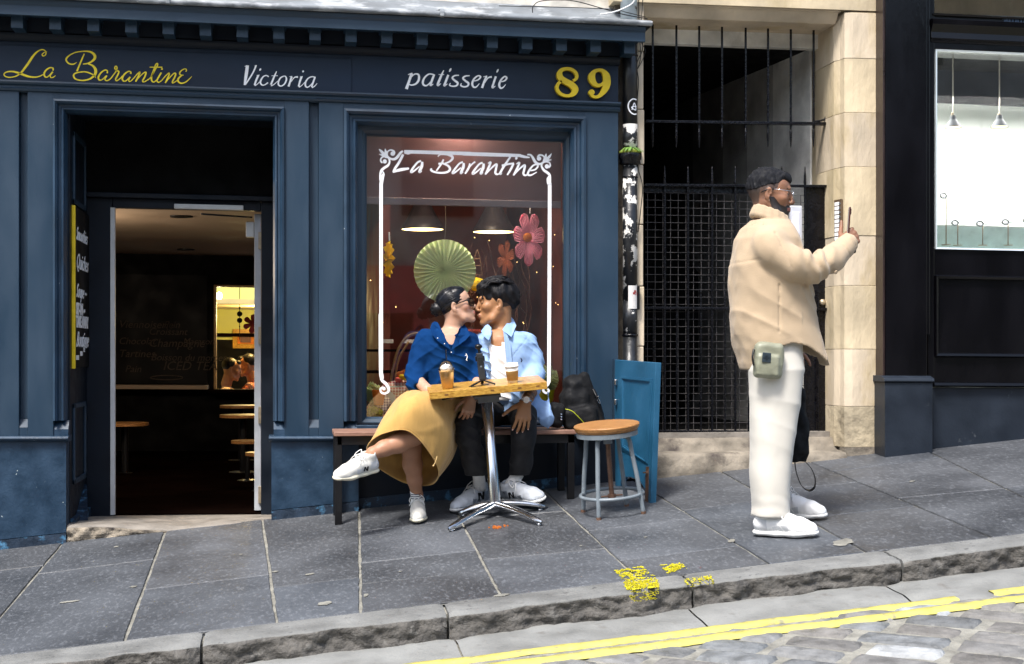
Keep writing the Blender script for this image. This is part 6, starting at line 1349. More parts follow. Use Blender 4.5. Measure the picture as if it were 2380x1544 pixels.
for k, (px, y0_, h_) in enumerate(((2199, 570, 455), (2226, 571, 518), (2284, 571, 520), (2343, 571, 516), (2392, 571, 512))):
    c = at(px, y0_, Yj); t = at(px, h_, Yj); o = empty('ring_stand', c, ('tallest thin brass stand with a ring, furthest left', 'thin brass ring stand second from left', 'thin brass ring stand third from left', 'thin brass ring stand fourth from left', 'thin brass ring stand furthest right')[k] + ' in the jeweller window', 'ring stand', 'ring stands in the jeweller window')
    MB().tube([c, t], .004, 8).lathe(c, [(.03, 0), (.03, .004), (0, .006)], 16).build('rod', M['brass'], o, smooth=True)
    MB().tube([(t[0] - .02 + .022 * math.cos(a), t[1], t[2] + .016 * math.sin(a)) for a in [2 * math.pi * i / 18 for i in range(18)]], .007, 8, closed=True).lathe((t[0] - .02, t[1], t[2] + .016), [(0, .01), (.010, 0), (0, -.008)], 8).build('ring', M['chrome'], o, smooth=True)
    MB().tube([(t[0], t[1], t[2]), (t[0] + .07, t[1] + .05, t[2] - .004)], .004, 6).build('chain', M['steel'], o)
# ================================================================== PEOPLE
def skin_mat(name, rough=.5):
    m = mat(name, (.5, .3, .2), rough, var=.05, scale=30, bump=.12, bscale=220, bdist=.0006, attr='skin_tone'); b = m.node_tree.nodes['Principled BSDF']
    b.inputs['Subsurface Weight'].default_value = .12; b.inputs['Subsurface Radius'].default_value = (.010, .004, .002); b.inputs['Subsurface Scale'].default_value = .5; return m
M['skin'] = skin_mat('skin')
def hairmat(name, c, rough=.34):
    return mat(name, c, rough, var=.4, scale=60, bump=.9, bscale=60, bdist=.004, stretch=(1.6, 1.6, .45), spec=.22)
M['hair'] = hairmat('black_hair', (.007, .0065, .008)); M['brow'] = mat('dark_brow', (.012, .008, .007), .8, var=0)
def folds(m, sc1=9, dist=.02, strength=.55, stretch=(1, 1, 1)):
    nt = m.node_tree; N = nt.nodes; L = nt.links; b = N['Principled BSDF']; tc = [n for n in N if n.type == 'TEX_COORD'][0]
    mp = N.new('ShaderNodeMapping'); mp.inputs['Scale'].default_value = stretch; mp.inputs['Rotation'].default_value = (.3, .5, .2); L.new(tc.outputs['Object'], mp.inputs[0])
    n = N.new('ShaderNodeTexNoise'); n.noise_type = 'RIDGED_MULTIFRACTAL'; n.inputs['Scale'].default_value = sc1; n.inputs['Detail'].default_value = 2.5; n.inputs['Distortion'].default_value = .8; L.new(mp.outputs[0], n.inputs[0])
    bp = N.new('ShaderNodeBump'); bp.inputs['Strength'].default_value = strength; bp.inputs['Distance'].default_value = dist; L.new(n.outputs[0], bp.inputs['Height'])
    old = b.inputs['Normal'].links
    if old: o = old[0].from_node; L.new(bp.outputs[0], o.inputs['Normal'])
    else: L.new(bp.outputs[0], b.inputs['Normal'])
    return m
def crease(P, d, e, s, amp, sharp=3, seed=0.0):      # sharp creases running along e, repeated along d, coming and going
    d, e = np.array(d, np.float32), np.array(e, np.float32); d = d / np.linalg.norm(d); e = e / np.linalg.norm(e)
    u, v = P @ d, P @ e; w = np.sin(u * s + 1.6 * np.sin(v * s * .23 + seed) + .9 * np.sin(u * s * .37 + v * s * .11 + seed * 2)); msk = .5 + .5 * np.sin(u * s * .21 + v * s * .17 + seed * 3)
    return amp * (1 - np.abs(w)) ** sharp * msk
def fab(name, c, rough=.85, sheen=.1, bump=.25, bs=180, var=.08, vs=9, bd=.0015, fs=8, fd=.012): return folds(mat(name, c, rough, var=var, scale=vs, bump=bump, bscale=bs, bdist=bd, sheen=sheen), fs, fd)
class HF:       # head frame: x forward, y left, z up
    def __init__(s, c, R, k=1.0): s.c = np.array(c, np.float32); s.R = R; s.k = k
    def p(s, x, y, z): return tuple(s.c + s.k * (s.R @ np.array((x, y, z), np.float32)))
    def inv(s, V): return ((V - s.c) @ s.R) / s.k
    def ell(s, S_, c, r, k=.01, op='u', Rl=None): R = s.R if Rl is None else s.R @ Rl; S_.ell(s.p(*c), tuple(np.array(r) * s.k), R, k, op)
    def cone(s, S_, a, b, ra, rb=None, k=.01, op='u'): S_.cone(s.p(*a), s.p(*b), ra * s.k, (ra if rb is None else rb) * s.k, k, op)
def head(S_, H, female=False, pucker=.0, beard=False):
    H.ell(S_, (-.014, 0, .038), (.096, .075, .088), .01)
    H.ell(S_, (.032, 0, -.015), (.060, .060, .080), .03)
    H.ell(S_, (.046, 0, .050), (.046, .056, .046), .02)
    jw = .046 if female else .052
    for s_ in (-1, 1):
        H.cone(S_, (-.006, s_ * .056, -.035), (.030, s_ * jw, -.078), .022, .018, .022); H.cone(S_, (.030, s_ * jw * .92, -.078), (.070, s_ * .014, -.100), .018, .015, .022)
        H.ell(S_, (.058, s_ * .044, -.012), (.024, .020, .020), .02)
    H.ell(S_, (.055, 0, -.070), (.038, .036, .036), .02); H.ell(S_, (.078, 0, -.102), (.016, .020, .014), .012)
    H.cone(S_, (.084, -.026, .034), (.084, .026, .034), .012 if not female else .009, None, .012)
    for s_ in (-1, 1):
        H.ell(S_, (.100, s_ * .032, .014), (.020, .019, .012), .012, 's')
        H.ell(S_, (.0745, s_ * .031, .012), (.0130, .0135, .0115), .003)
    H.cone(S_, (.090, 0, .022), (.108, 0, -.018), .0075, .0095, .010); H.ell(S_, (.110, 0, -.026), (.0115, .0115, .010), .006)
    for s_ in (-1, 1): H.ell(S_, (.100, s_ * .013, -.031), (.010, .007, .008), .005)
    H.ell(S_, (.088 + pucker * .3, 0, -.062), (.016, .022, .018), .01)
    H.cone(S_, (.096 + pucker, -.013, -.0555), (.096 + pucker, .013, -.0555), .0052, None, .005); H.cone(S_, (.094 + pucker, -.011, -.0675), (.094 + pucker, .011, -.0675), .0056, None, .005)
    H.cone(S_, (.104 + pucker, -.020, -.0615), (.104 + pucker, .020, -.0615), .0016, None, .002, 's')
    for s_ in (-1, 1):
        Rl = rotm(0, 8, 0)
        H.ell(S_, (-.010, s_ * .080, .002), (.018, .0075, .031), .006, 'u', rotm(s_ * 18, 10, 0)); H.ell(S_, (-.004, s_ * .0765, -.026), (.009, .006, .010), .005)
        H.ell(S_, (-.004, s_ * .0905, .005), (.0100, .0100, .019), .003, 's', Rl); H.ell(S_, (.002, s_ * .088, -.008), (.006, .010, .008), .003, 's')
def hand(S_, w, f, n, sg, s=1.0, curls=None, spread=1.0, thumb=None, kk=.008):
    w = np.array(w, float); f = np.array(f, float); f /= np.linalg.norm(f); n = np.array(n, float); n -= f * (n @ f); n /= np.linalg.norm(n); t = np.cross(n, f) * sg
    L = [.070, .079, .073, .057]; curls = curls or [(20, 30, 20)] * 4; tips = []; joints = []
    for i in range(4):
        kb = w + s * (f * (.088 - .004 * abs(i - 1.2) ** 1.5) + t * (.031 - .0205 * i) + n * (.002 - .003 * abs(i - 1.5)))
        S_.cone(tuple(w + s * (t * (.014 - .009 * i) + f * .004)), tuple(kb), .0165 * s, .0118 * s, .012)
        p = kb; a = 0; J = [kb]
        for sgm, (fr, c) in enumerate(zip((.46, .30, .24), curls[i])):
            a += math.radians(c); d = f * math.cos(a) - n * math.sin(a) + t * .10 * (1.5 - i) * spread * (1 if a < 1.2 else .3); d /= np.linalg.norm(d)
            q = p + d * L[i] * fr * s; r0 = (.0092, .0083, .0076)[sgm] * s * (1 if i < 3 else .88); S_.cone(tuple(p), tuple(q), r0, r0 * .92, kk if sgm == 0 else .003); p = q; J.append(q)
        tips.append((p, d)); joints.append(J)
    th = thumb or [(.62, .75, -.15), (.85, .45, -.2), (.95, .2, -.25)]
    p = w + s * (f * .016 + t * .022 - n * .006)
    for (c, l, r0, r1) in zip(th, (.044, .034, .028), (.0145, .0112, .0095), (.0115, .0095, .0078)):
        d = f * c[0] + t * c[1] + n * c[2]; d /= np.linalg.norm(d); q = p + d * l * s; S_.cone(tuple(p), tuple(q), r0 * s, r1 * s, .009 if l > .04 else .003); p = q
    tips.append((p, d)); return tips, joints, (f, n, t)
def nails(tips, n, s, parent, m):
    mb = MB()
    for (p, d) in tips:
        d = Vector(d).normalized(); nn = Vector(n); nn = (nn - d * nn.dot(d)).normalized(); t = d.cross(nn); c = Vector(p) + nn * .0062 * s + d * .002
        mb.add([c + d * (.0055 * s * math.cos(a)) + t * (.0042 * s * math.sin(a)) + nn * (.0012 - .0006 * abs(math.sin(a))) for a in [k * math.pi / 5 for k in range(10)]], [tuple(range(10))])
    return mb.build('finger_nails', m, parent)
M['nail'] = mat('nail', (.62, .38, .32), .3, var=0)
def shoe(name, c, fwd, up, parent, ms, msole, s=1.0, lace=True, lift=0, tongue=None):
    f = np.array(fwd, float); f /= np.linalg.norm(f); u = np.array(up, float); u -= f * (u @ f); u /= np.linalg.norm(u); y = np.cross(u, f); c = np.array(c, float)
    R = np.stack([f, y, u], 1).astype(np.float32)
    def p(a, b, d): return tuple(c + s * (f * a + y * b + u * d))
    S_ = S(); fl = (tuple(u), .42)
    for (a, ra, b, rb) in (((-.085, 0, .021), .038, (-.01, 0, .019), .036), ((-.01, .0, .019), .036, (.075, .004, .020), .046), ((.075, .004, .020), .046, (.135, .002, .023), .037)): S_.cone(p(*a), p(*b), ra * s, rb * s, .012, 'u', fl)
    S_.clip = lambda P: -((P - np.array(p(0, 0, .003), np.float32)) @ np.array(u, np.float32))
    sole = np_mesh(name, *S_.mesh(.0035), msole, parent)
    S_ = S()
    S_.chain([(p(-.082, 0, .055), .036 * s), (p(-.03, 0, .062), .038 * s), (p(.035, .002, .058), .041 * s), (p(.090, .004, .042), .042 * s), (p(.132, .002, .034), .035 * s)], .02)
    S_.cone(p(-.072, 0, .060), p(-.058, 0, .108), .037 * s, .040 * s, .016).cone(p(-.025, 0, .098), p(.055, .0, .074), .028 * s, .023 * s, .012)
    S_.cone(p(-.060, 0, .108), p(-.056, 0, .16), .030 * s, .034 * s, .005, 's')
    S_.disp = lambda P: nz(P, 70, 4) * .0012
    # stay above the sole
    S_.clip = lambda P: -((P - np.array(p(0, 0, .014), np.float32)) @ np.array(u, np.float32))
    def panel(C):
        q = (C - c) @ R / s; a_, b_, h_ = q[:, 0], q[:, 1], q[:, 2]
        g = (a_ < -.045) & (h_ < .085) | ((a_ > -.02) & (a_ < .05) & (h_ < .05 + .2 * (a_ + .02)) & (np.abs(np.sin(a_ * 60 + h_ * 40)) > .25)) | ((a_ > .085) & (h_ < .034)); return np.where(g, 1, 0)
    up_ = np_mesh('upper', *S_.mesh(.003), ms if isinstance(ms, list) else [ms, M['greyleather']], sole, midx=panel)
    if lace:
        mb = MB()
        for k in range(5):
            a = -.005 + k * .017; h = .124 - k * .0108 - (0 if k else .0)
            P = [p(a, b, h + .002 - (abs(b) / .03) ** 2 * .016) for b in (-.026, -.014, 0, .014, .026)]; mb.tube(catmull([tuple(q) for q in P], 3), .0028 * s, 6)
        for sg in (-1, 1):
            P = [p(-.006, 0, .127), p(-.012 + .01 * sg, sg * .02, .143), p(-.004, sg * .042, .122), p(.008, sg * .038, .106), p(-.002, sg * .008, .127)]; mb.tube(catmull(P, 5), .0024 * s, 6)
            P = [p(-.004, 0, .127), p(.018, sg * .024, .116), p(.03, sg * .046, .088)]; mb.tube(catmull(P, 5), .0022 * s, 6)
        mb.build('laces', M['sock'], sole, smooth=True)
    return sole, p, (f, y, u)
def side_mark(p, fr, sgn, parent, m, s=1.0, a0=-.012, h0=.030, size=.042):
    f, y, u = fr; mb = MB(); d = Vector(f) * sgn * 1.0; ux = d; uy = Vector(u)
    o = Vector(p(a0 if sgn > 0 else a0 + size * .8, -sgn * .0425, h0))
    for (x0, z0, x1, z1) in ((0, 0, .15, 1), (.15, 1, .7, 0), (.7, 0, .85, 1)):
        a, b = o + ux * size * x0 + uy * size * z0, o + ux * size * x1 + uy * size * z1; w = ux * size * .13; off = ux.cross(uy) * .0; mb.add([a - w, a + w, b + w, b - w], [(0, 1, 2, 3)])
    ob = mb.build('side_mark', m, parent); sm = ob.modifiers.new('wrap', 'SOLIDIFY'); sm.thickness = .006; return ob
def lnoise(P, a, b, s1, s2, amp):  # long folds: waves across direction a, stretched along b
    return amp * np.sin((P @ np.array(a, np.float32)) * s1 + 1.8 * np.sin((P @ np.array(b, np.float32)) * s2))
def ring_mesh(name, c, ax, r, w, m, parent, ry=None):
    ax = Vector(ax).normalized(); e1 = ax.orthogonal().normalized(); e2 = ax.cross(e1); ry = ry or r
    return MB().tube([Vector(c) + e1 * r * math.cos(a) + e2 * ry * math.sin(a) for a in [2 * math.pi * k / 28 for k in range(28)]], w, 8, closed=True).build(name, m, parent, smooth=True)
def addcone(V, a, b, rad):
    return None
def mix(a, b, t): t = np.clip(t, 0, 1)[:, None]; return a * (1 - t) + b * t
# ------------------------------------------------------------------ STANDING MAN
YM = -1.78
def Pm(px, py, dy=0): return at(px, py, YM + dy)
H1 = HF(Pm(1789, 455), rotm(-17, 4, 0), 1.03)
SK1, SK1d = np.array((.22, .105, .06)), np.array((.13, .05, .028))
def col1(V):
    q = H1.inv(V); C = np.tile(SK1, (len(V), 1)); near = (np.abs(q) < .16).all(1)
    x, y, z = q[:, 0], q[:, 1], q[:, 2]
    C = mix(C, SK1 * 1.35, near * np.exp(-((x - .06) / .03) ** 2 - ((z + .005) / .02) ** 2))
    bl = np.interp(x, [-.03, .0, .02, .05, .075, .09, .13], [-.03, -.012, -.012, -.045, -.052, -.040, -.043])      # beard top line
    b = near * (z < bl) * (x > .006 - .35 * (z + .05)) * (x < .2) * (z > -.135); lips = (np.abs(z + .062) < .0095) * (x > .086); b = b * (1 - lips); nose = (z > -.047) * (x > .088); b = b * (1 - nose)
    C = mix(C, np.array((.010, .007, .006)), b * .97); C = mix(C, np.array((.22, .085, .07)), near * lips * 1.0)
    mus = near * (z > -.056) * (z < -.044) * (x > .07) * (np.abs(y) < .03); C = mix(C, np.array((.012, .008, .007)), mus * .9)
    fade = near * np.clip((z + .03) / .06, 0, 1) * (x < .035) * (1 - np.clip((np.abs(y) - .078) / .004, 0, 1)) * (x < np.interp(z, [-.02, .03, .06], [-.02, .03, .05])); C = mix(C, np.array((.03, .022, .02)), fade * .85)
    nape = near * (x < -.05) * (z > -.07); C = mix(C, np.array((.035, .026, .022)), nape * .8 * np.clip((z + .08) / .05, 0, 1))
    return C
S_ = S(); head(S_, H1); H1.cone(S_, (-.020, 0, -.045), (-.012, 0, -.15), .056, .050, .03)
p1 = S_.mesh(.003)
S_ = S(); wr1 = np.array(Pm(1957, 567, -.08)); tips1, J1, fr1 = hand(S_, wr1, (.86, .15, .52), (.25, -.9, .30), 1, 1.03, [(46, 85, 40), (75, 88, 45), (85, 90, 45), (90, 85, 45)], .3, [(.55, .55, -.45), (.75, .6, -.3), (.65, .75, -.1)])
S_.cone(tuple(wr1), Pm(1935, 585, -.09), .027, .034, .015); p2 = S_.mesh(.003)
S_ = S(); hand(S_, Pm(1846, 812, .24), (.1, 0, -1), (.2, 1, 0), -1, .9, [(60, 80, 40)] * 4); S_.cone(Pm(1846, 812, .24), Pm(1846, 780, .24), .027, .032, .01); p3 = S_.mesh(.005)
S_ = S().loft([(Pm(0, 840)[2], Pm(1803, 0)[0], YM, .10, .15), (Pm(0, 560)[2], Pm(1790, 0)[0], YM, .11, .17), (Pm(0, 520)[2], Pm(1785, 0)[0], YM, .07, .09)], .02)
S_.cone(Pm(1800, 840, -.09), Pm(1785, 1200, -.11), .06, .035, .02).cone(Pm(1805, 840, .09), Pm(1815, 1165, .14), .06, .035, .02); S_.chain([(Pm(1795, 580, -.17), .06), (Pm(1885, 625, -.2), .05), (Pm(1950, 575, -.09), .035)], .02).chain([(Pm(1795, 580, .17), .06), (Pm(1825, 710, .24), .05), (Pm(1856, 810, .24), .035)], .02)
p4 = S_.mesh(.014)
MAN = np_mesh('person', *join_vf([p1, p2, p3, p4]), M['skin'], None, col1)
tag(MAN, 'bearded man in beige fleece overshirt and white trousers photographing with a raised phone', 'person')
# hair
S_ = S(); H1.ell(S_, (-.016, 0, .046), (.101, .078, .092), .01); H1.ell(S_, (.055, 0, .092), (.042, .050, .026), .02); H1.ell(S_, (.08, 0, .078), (.018, .042, .020), .012)
hl1 = lambda q: np.interp(q[..., 0], [-.12, -.07, -.03, .0, .03, .045, .07, .11], [.015, .022, .038, .048, .052, .064, .072, .058])
S_.clip = lambda P: (lambda q: (hl1(q) + .001 * np.sin(q[..., 0] * 300) - q[..., 2]))(H1.inv(P)); S_.disp = lambda P: nz(P * np.array([1, 1, .5], np.float32), 150, 2) * .0030 + nz(P, 70, 1) * .002
np_mesh('hair', *S_.mesh(.0028), hairmat('short_black_hair', (.006, .0065, .009), .75), MAN)
# eye, brow, glasses
mb = MB()
for s_ in (-1, 1): mb.lathe(H1.p(.0765, s_ * .031, .011), [(0, -.0118), (.0085, -.0085), (.0118, 0), (.0085, .0085), (0, .0118)], 14)
mb.build('eyes', mat('eye_white', (.55, .52, .5), .2, var=0), MAN, smooth=True)
mb = MB()
for s_ in (-1, 1): c_ = Vector(H1.p(.0868, s_ * .031, .010)); mb.lathe(c_, [(0, .0035), (.0055, .002), (.006, 0)], 12, H1.R @ np.array((1, 0, 0)))
mb.build('irises', M['brow'], MAN)
mb = MB()
for s_ in (-1, 1): mb.tube([H1.p(.088, s_ * .012, .036), H1.p(.088, s_ * .028, .040), H1.p(.078, s_ * .046, .034)], [.0035, .0042, .002], 6, flat=.8)
mb.build('eyebrows', M['brow'], MAN, smooth=True)
GLS = MB()
for s_ in (-1, 1):
    GLS.tube([H1.p(.108 - .10 * (abs(math.cos(a) * .024 + .032) - .03) ** 1 * .35, s_ * (.031 + .025 * math.cos(a)), .004 + .021 * math.sin(a)) for a in [2 * math.pi * k / 22 for k in range(22)]], .0016, 6, closed=True)
    GLS.tube([H1.p(.102, s_ * .056, .020), H1.p(.06, s_ * .073, .022), H1.p(.015, s_ * .080, .024)], .0015, 6)
GLS.tube([H1.p(.108, -.007, .012), H1.p(.112, 0, .016), H1.p(.108, .007, .012)], .0015, 6)
GL1 = GLS.build('glasses', M['chrome'], MAN, smooth=True)
mb = MB()
for s_ in (-1, 1): mb.tube([H1.p(.015, s_ * .080, .024), H1.p(-.02, s_ * .084, .018), H1.p(-.045, s_ * .080, .004)], .0030, 6)
mb.build('temple_tips', M['blackplastic'], GL1, smooth=True)
mb = MB()
for s_ in (-1, 1): mb.add([H1.p(.107, s_ * (.031 + .024 * math.cos(a)), .004 + .020 * math.sin(a)) for a in [2 * math.pi * k / 16 for k in range(16)]], [tuple(range(16))])
mb.build('lenses', M['clearplastic'], GL1)
MB().lathe(H1.p(-.002, -.083, -.030), [(0, .003), (.003, 0), (0, -.003)], 8).build('ear_stud', M['chrome'], MAN)
ring_mesh('finger_ring', tuple((J1[1][0] * .55 + J1[1][1] * .45)), J1[1][1] - J1[1][0], .0105, .0014, M['chrome'], MAN)
# jacket
M['fleece'] = folds(mat('beige_wool_fleece', (.41, .31, .205), .95, var=.07, scale=8, bump=.6, bscale=200, bdist=.002, sheen=.15), 6, .007, .4)
def row(y, L, R, ry, dy=0, P=Pm): a, b = P(L, y, dy), P(R, y, dy); return (a[2], (a[0] + b[0]) / 2, a[1], (b[0] - a[0]) / 2, ry)
S_ = S().loft([row(514, 1748, 1832, .11), row(532, 1727, 1842, .155), row(556, 1712, 1852, .185), row(620, 1700, 1872, .195), row(700, 1700, 1885, .195), row(760, 1702, 1896, .195), row(810, 1710, 1906, .195), row(872, 1728, 1926, .19)], .02)
for dy in (-.165, .165): S_.ell(Pm(1789, 572, dy), (.085, .075, .085), k=.04)
S_.chain([(Pm(1796, 588, -.180), .080), (Pm(1846, 611, -.205), .077), (Pm(1891, 624, -.20), .070), (Pm(1930, 603, -.155), .062), (Pm(1970, 570, -.085), .053)], .022)
S_.chain([(Pm(1796, 590, .185), .085), (Pm(1828, 700, .23), .075), (Pm(1852, 800, .24), .055)], .025)
cc_ = np.array(Pm(1793, 506))
for (rr_, zz_, tr) in ((1.14, -.020, .014), (1.07, .002, .013), (1.0, .022, .011)):
    ringp = [tuple(cc_ + np.array((rr_ * .080 * math.cos(a), rr_ * .074 * math.sin(a), zz_ - rr_ * .080 * math.cos(a) * .42 - (.012 if math.cos(a) > .8 else 0)))) for a in [2 * math.pi * k / 16 for k in range(17)]]
    S_.chain([(q_, tr) for q_ in ringp], .010)
S_.cone(tuple(cc_ + np.array((0, 0, .0))), tuple(cc_ + np.array((0, 0, .09))), .064, .075, .004, 's')
S_.cone(Pm(1969, 573, -.085), Pm(2010, 545, -.05), .043, .046, .004, 's')
xh = [Pm(p, 0)[0] for p in (1700, 1738, 1748, 1762, 1782, 1812, 1845, 1872, 1900, 1926)]; zh = [Pm(0, y)[2] for y in (864, 862, 850, 828, 806, 796, 804, 820, 842, 858)]
pa_ = np.array(Pm(1785, 600), np.float32); na_ = np.array((.93, 0, .36), np.float32); sx1 = Pm(1811, 0, -.19)[0]; za1, za2 = Pm(0, 770)[2], Pm(0, 650)[2]; zy = Pm(0, 583)[2]
def dj(P):
    X_, Y_, Z_ = P[..., 0], P[..., 1], P[..., 2]; near = Y_ < YM - .10; c = P - pa_
    d = crease(P, (.8, .1, .7), (-.75, 0, .6), 26, -.011, 1.6, 1) * np.clip((Pm(0, 600)[2] - Z_) / .15, 0, 1) * np.clip((Z_ - Pm(0, 790)[2]) / .08, .25, 1) * (X_ < sx1 + .12) + nz(P, 15, 3) * .006 + nz(P, 40, 7) * .0016
    d = d + np.where(near & (np.abs(c[..., 2]) < .11), .005 * np.exp(-((c @ na_) / .0045) ** 2), 0)
    d = d + np.where(near & (Z_ > za1) & (Z_ < za2), .006 * np.exp(-((X_ - sx1) / .004) ** 2), 0)
    d = d + np.where((X_ < pa_[0] - .0) & (np.abs(Y_ - YM) < .2), .003 * np.exp(-((Z_ - zy - (X_ - pa_[0]) * .15) / .004) ** 2), 0)
    e = np.array(Pm(1893, 600, -.2), np.float32); r = np.linalg.norm((P - e) * np.array([1, .7, 1], np.float32), axis=-1); d = d + .013 * np.exp(-(r / .085) ** 2) * np.sin((X_ * .98 + Z_ * .2) * 95 + 1.2 * np.sin(Z_ * 40)) + crease(P, (.8, 0, .5), (-.5, 0, .8), 60, -.007, 1.5, 3) * (X_ > pa_[0] + .10)
    # cuff seam and drag folds over the forearm
    w = np.array(Pm(1962, 580, -.1), np.float32); u = np.array((.78, 0, .62), np.float32); t = (P - w) @ u; d = d + np.where(np.linalg.norm(P - w, axis=-1) < .10, .004 * np.exp(-((t + .015) / .004) ** 2), 0); return d
S_.disp = dj
def hem(P): return np.interp(P[..., 0], xh, zh) + np.where(P[..., 1] > YM + .05, .03, 0) - P[..., 2]
S_.clip = lambda P: np.where(np.linalg.norm(P[..., :2] - np.array(Pm(1852, 800, .24)[:2], np.float32), axis=-1) < .065, -1, hem(P)); S_.shell = .014
JK = np_mesh('overshirt', *S_.mesh(.0062), M['fleece'], MAN)
MB().lathe(Pm(1986, 585, -.125), [(0, .004), (.008, .003), (.009, 0)], 14, (.3, -1, -.2)).build('cuff_button', M['blackplastic'], JK); MB().lathe(Pm(1943, 633, -.222), [(0, .004), (.009, .003), (.010, 0)], 14, (.4, -1, -.4)).build('cuff_button', M['fleece'], JK)
MB().lathe(Pm(1830, 531, -.06), [(0, .004), (.008, .003), (.009, 0)], 14, (.6, -1, 0)).build('collar_button', M['rust'], JK)
# trousers
M['cream'] = fab('off_white_cotton', (.56, .535, .48), .9, .1, .2, 200, .03, 6, fs=7, fd=.006)
S_ = S(); S_.loft([row(y, L, R, .085 if y < 850 else .11, -.085) for y, L, R in ((790, 1752, 1862), (860, 1743, 1864), (900, 1745, 1860), (940, 1746, 1856), (1000, 1747, 1846), (1050, 1746, 1839), (1100, 1747, 1833), (1150, 1749, 1831), (1180, 1752, 1829), (1200, 1751, 1830))], .03)
S_.loft([row(y, L, R, .085, .12) for y, L, R in ((790, 1765, 1862), (900, 1765, 1852), (1000, 1765, 1838), (1100, 1768, 1826), (1172, 1772, 1826))], .05)
S_.disp = lambda P: crease(P, (.45, 0, 1), (1, .2, -.4), 26, -.004, 1.7, 2) + lnoise(P, (.35, 0, 1), (1, .3, -.2), 27, 7, .0015) * np.clip((Pm(0, 930)[2] - P[..., 2]) / .3, .1, 1) + nz(P, 15, 4) * .0022 + np.clip((Pm(0, 1160)[2] - P[..., 2]) / .03, 0, 1) * .0007 * np.sin(P[..., 2] * 95 + 2.5 * np.sin(P[..., 0] * 22 + P[..., 1] * 18))
np_mesh('trousers', *S_.mesh(.006), M['cream'], MAN)
M['sock'] = mat('white_sock', (.78, .78, .76), .9, var=.05, scale=60, bump=.4, bscale=200, bdist=.001)
M['whiteshoe'] = mat('white_leather', (.78, .78, .77), .45, var=.05, scale=20, bump=.15, bscale=90, bdist=.001); M['whitesole'] = mat('white_rubber', (.72, .72, .70), .6, var=.08, scale=30)
M['greyleather'] = mat('pale_grey_leather', (.58, .59, .60), .5, var=.05)
for (h_, t_) in (((1766, 1246), (1886, 1250)), ((1800, 1203), (1902, 1208))):
    a, b = Vector(gr(*h_)), Vector(gr(*t_)); d = (b - a); L_ = d.length; d.normalize(); c = a + d * (L_ * .40); so, p_, fr_ = shoe('shoe', tuple(c), tuple(d), tuple(UPG), MAN, M['whiteshoe'], M['whitesole'], 1.17 if L_ > .27 else 1.12)
# belt pouch
M['sage'] = mat('sage_nylon', (.23, .235, .17), .45, var=.08, scale=14, bump=.6, bscale=26, bdist=.006)
S_ = S().box(Pm(1786, 838, -.215), (.072, .030, .088), rotm(-4, 3, 3), rnd=.028, k=.01).box(Pm(1784, 850, -.238), (.056, .018, .052), rotm(-4, 3, 3), rnd=.014, k=.012); S_.disp = lambda P: nz(P, 45, 6) * .003 + lnoise(P, (.3, 0, 1), (1, 0, 0), 90, 20, .0012)
PCH = np_mesh('belt_pouch', *S_.mesh(.0035), M['sage'], MAN)
q = [Pm(1773, 819, -.262), Pm(1793, 821, -.262), Pm(1792, 844, -.262), Pm(1771, 842, -.262)]
MB().prism(q, (0, .006, 0)).build('rubber_badge', mat('navy_rubber', (.018, .03, .04), .5, var=0), PCH, bevel=.003)
mb = MB(); mb.disc(1782, 828, 4.2, 1.0, YM - .2635, .001); mb.disc(1782, 832, 9, .9, YM - .2636, .001); mb.disc(1782, 836, 3.6, .9, YM - .2637, .001); mb.build('badge_print', mat('badge_relief', (.006, .01, .014), .4, var=0), PCH)
MB().tube(catmull([Pm(1752, 812, -.22), Pm(1749, 830, -.23), Pm(1752, 850, -.235)], 5), .005, 8).build('zip_pull', M['blackplastic'], PCH)
# phone in the raised hand
PH = empty('mobile_phone', Pm(1974, 505, -.05), 'dark glossy mobile phone held upright in the raised hand of the bearded man', 'phone')
ax_ = Vector((.07, 0, 1)).normalized(); fr_ = Vector((.94, -.34, -.07)).normalized(); sd_ = ax_.cross(fr_)
MB().obox(Vector(Pm(1973, 519, -.05)), fr_ * .0044, sd_ * .036, ax_ * .078).build('case', mat('maroon_case', (.06, .018, .014), .25, var=0), PH, bevel=.004); MB().obox(Vector(Pm(1973, 519, -.05)) - fr_ * .0050, fr_ * .0012, sd_ * .034, ax_ * .076).build('screen', mat('phone_screen', (.3, .28, .27), .1, var=0), PH, bevel=.001)
MB().obox(Vector(Pm(1973, 519, -.05)) + fr_ * .0058 + ax_ * .055 - sd_ * .014, fr_ * .002, sd_ * .014, ax_ * .014).build('camera_bump', M['chrome'], PH, bevel=.002)
# black backpack hanging behind his leg
S_ = S().loft([row(y, L, R, r_, .30) for y, L, R, r_ in ((890, 1850, 1861, .03), (920, 1838, 1865, .08), (960, 1825, 1869, .11), (1010, 1810, 1873, .13), (1050, 1802, 1872, .13), (1072, 1808, 1866, .11))], .03)
S_.disp = lambda P: nz(P, 30, 2) * .006 + lnoise(P, (1, 0, .3), (0, 0, 1), 80, 10, .002)
BP2 = np_mesh('backpack', *S_.mesh(.006), bpy.data.materials['black_nylon'], None); tag(BP2, 'black backpack dangling from the hidden hand behind the white trousers', 'backpack')
mb = MB(); C_ = catmull([Pm(1846, 1072, .2), Pm(1850, 1100, .2), Pm(1862, 1130, .2), Pm(1880, 1142, .2), Pm(1893, 1134, .2), Pm(1895, 1115, .21), Pm(1886, 1090, .22), Pm(1866, 1068, .22), Pm(1852, 1060, .24)], 7)
mb.grid([[(x - .003, y - .016, z) for x, y, z in C_], [(x + .004, y + .016, z + .004) for x, y, z in C_]]); o = mb.build('strap', M['blackplastic'], BP2); o.modifiers.new('t', 'SOLIDIFY').thickness = .003
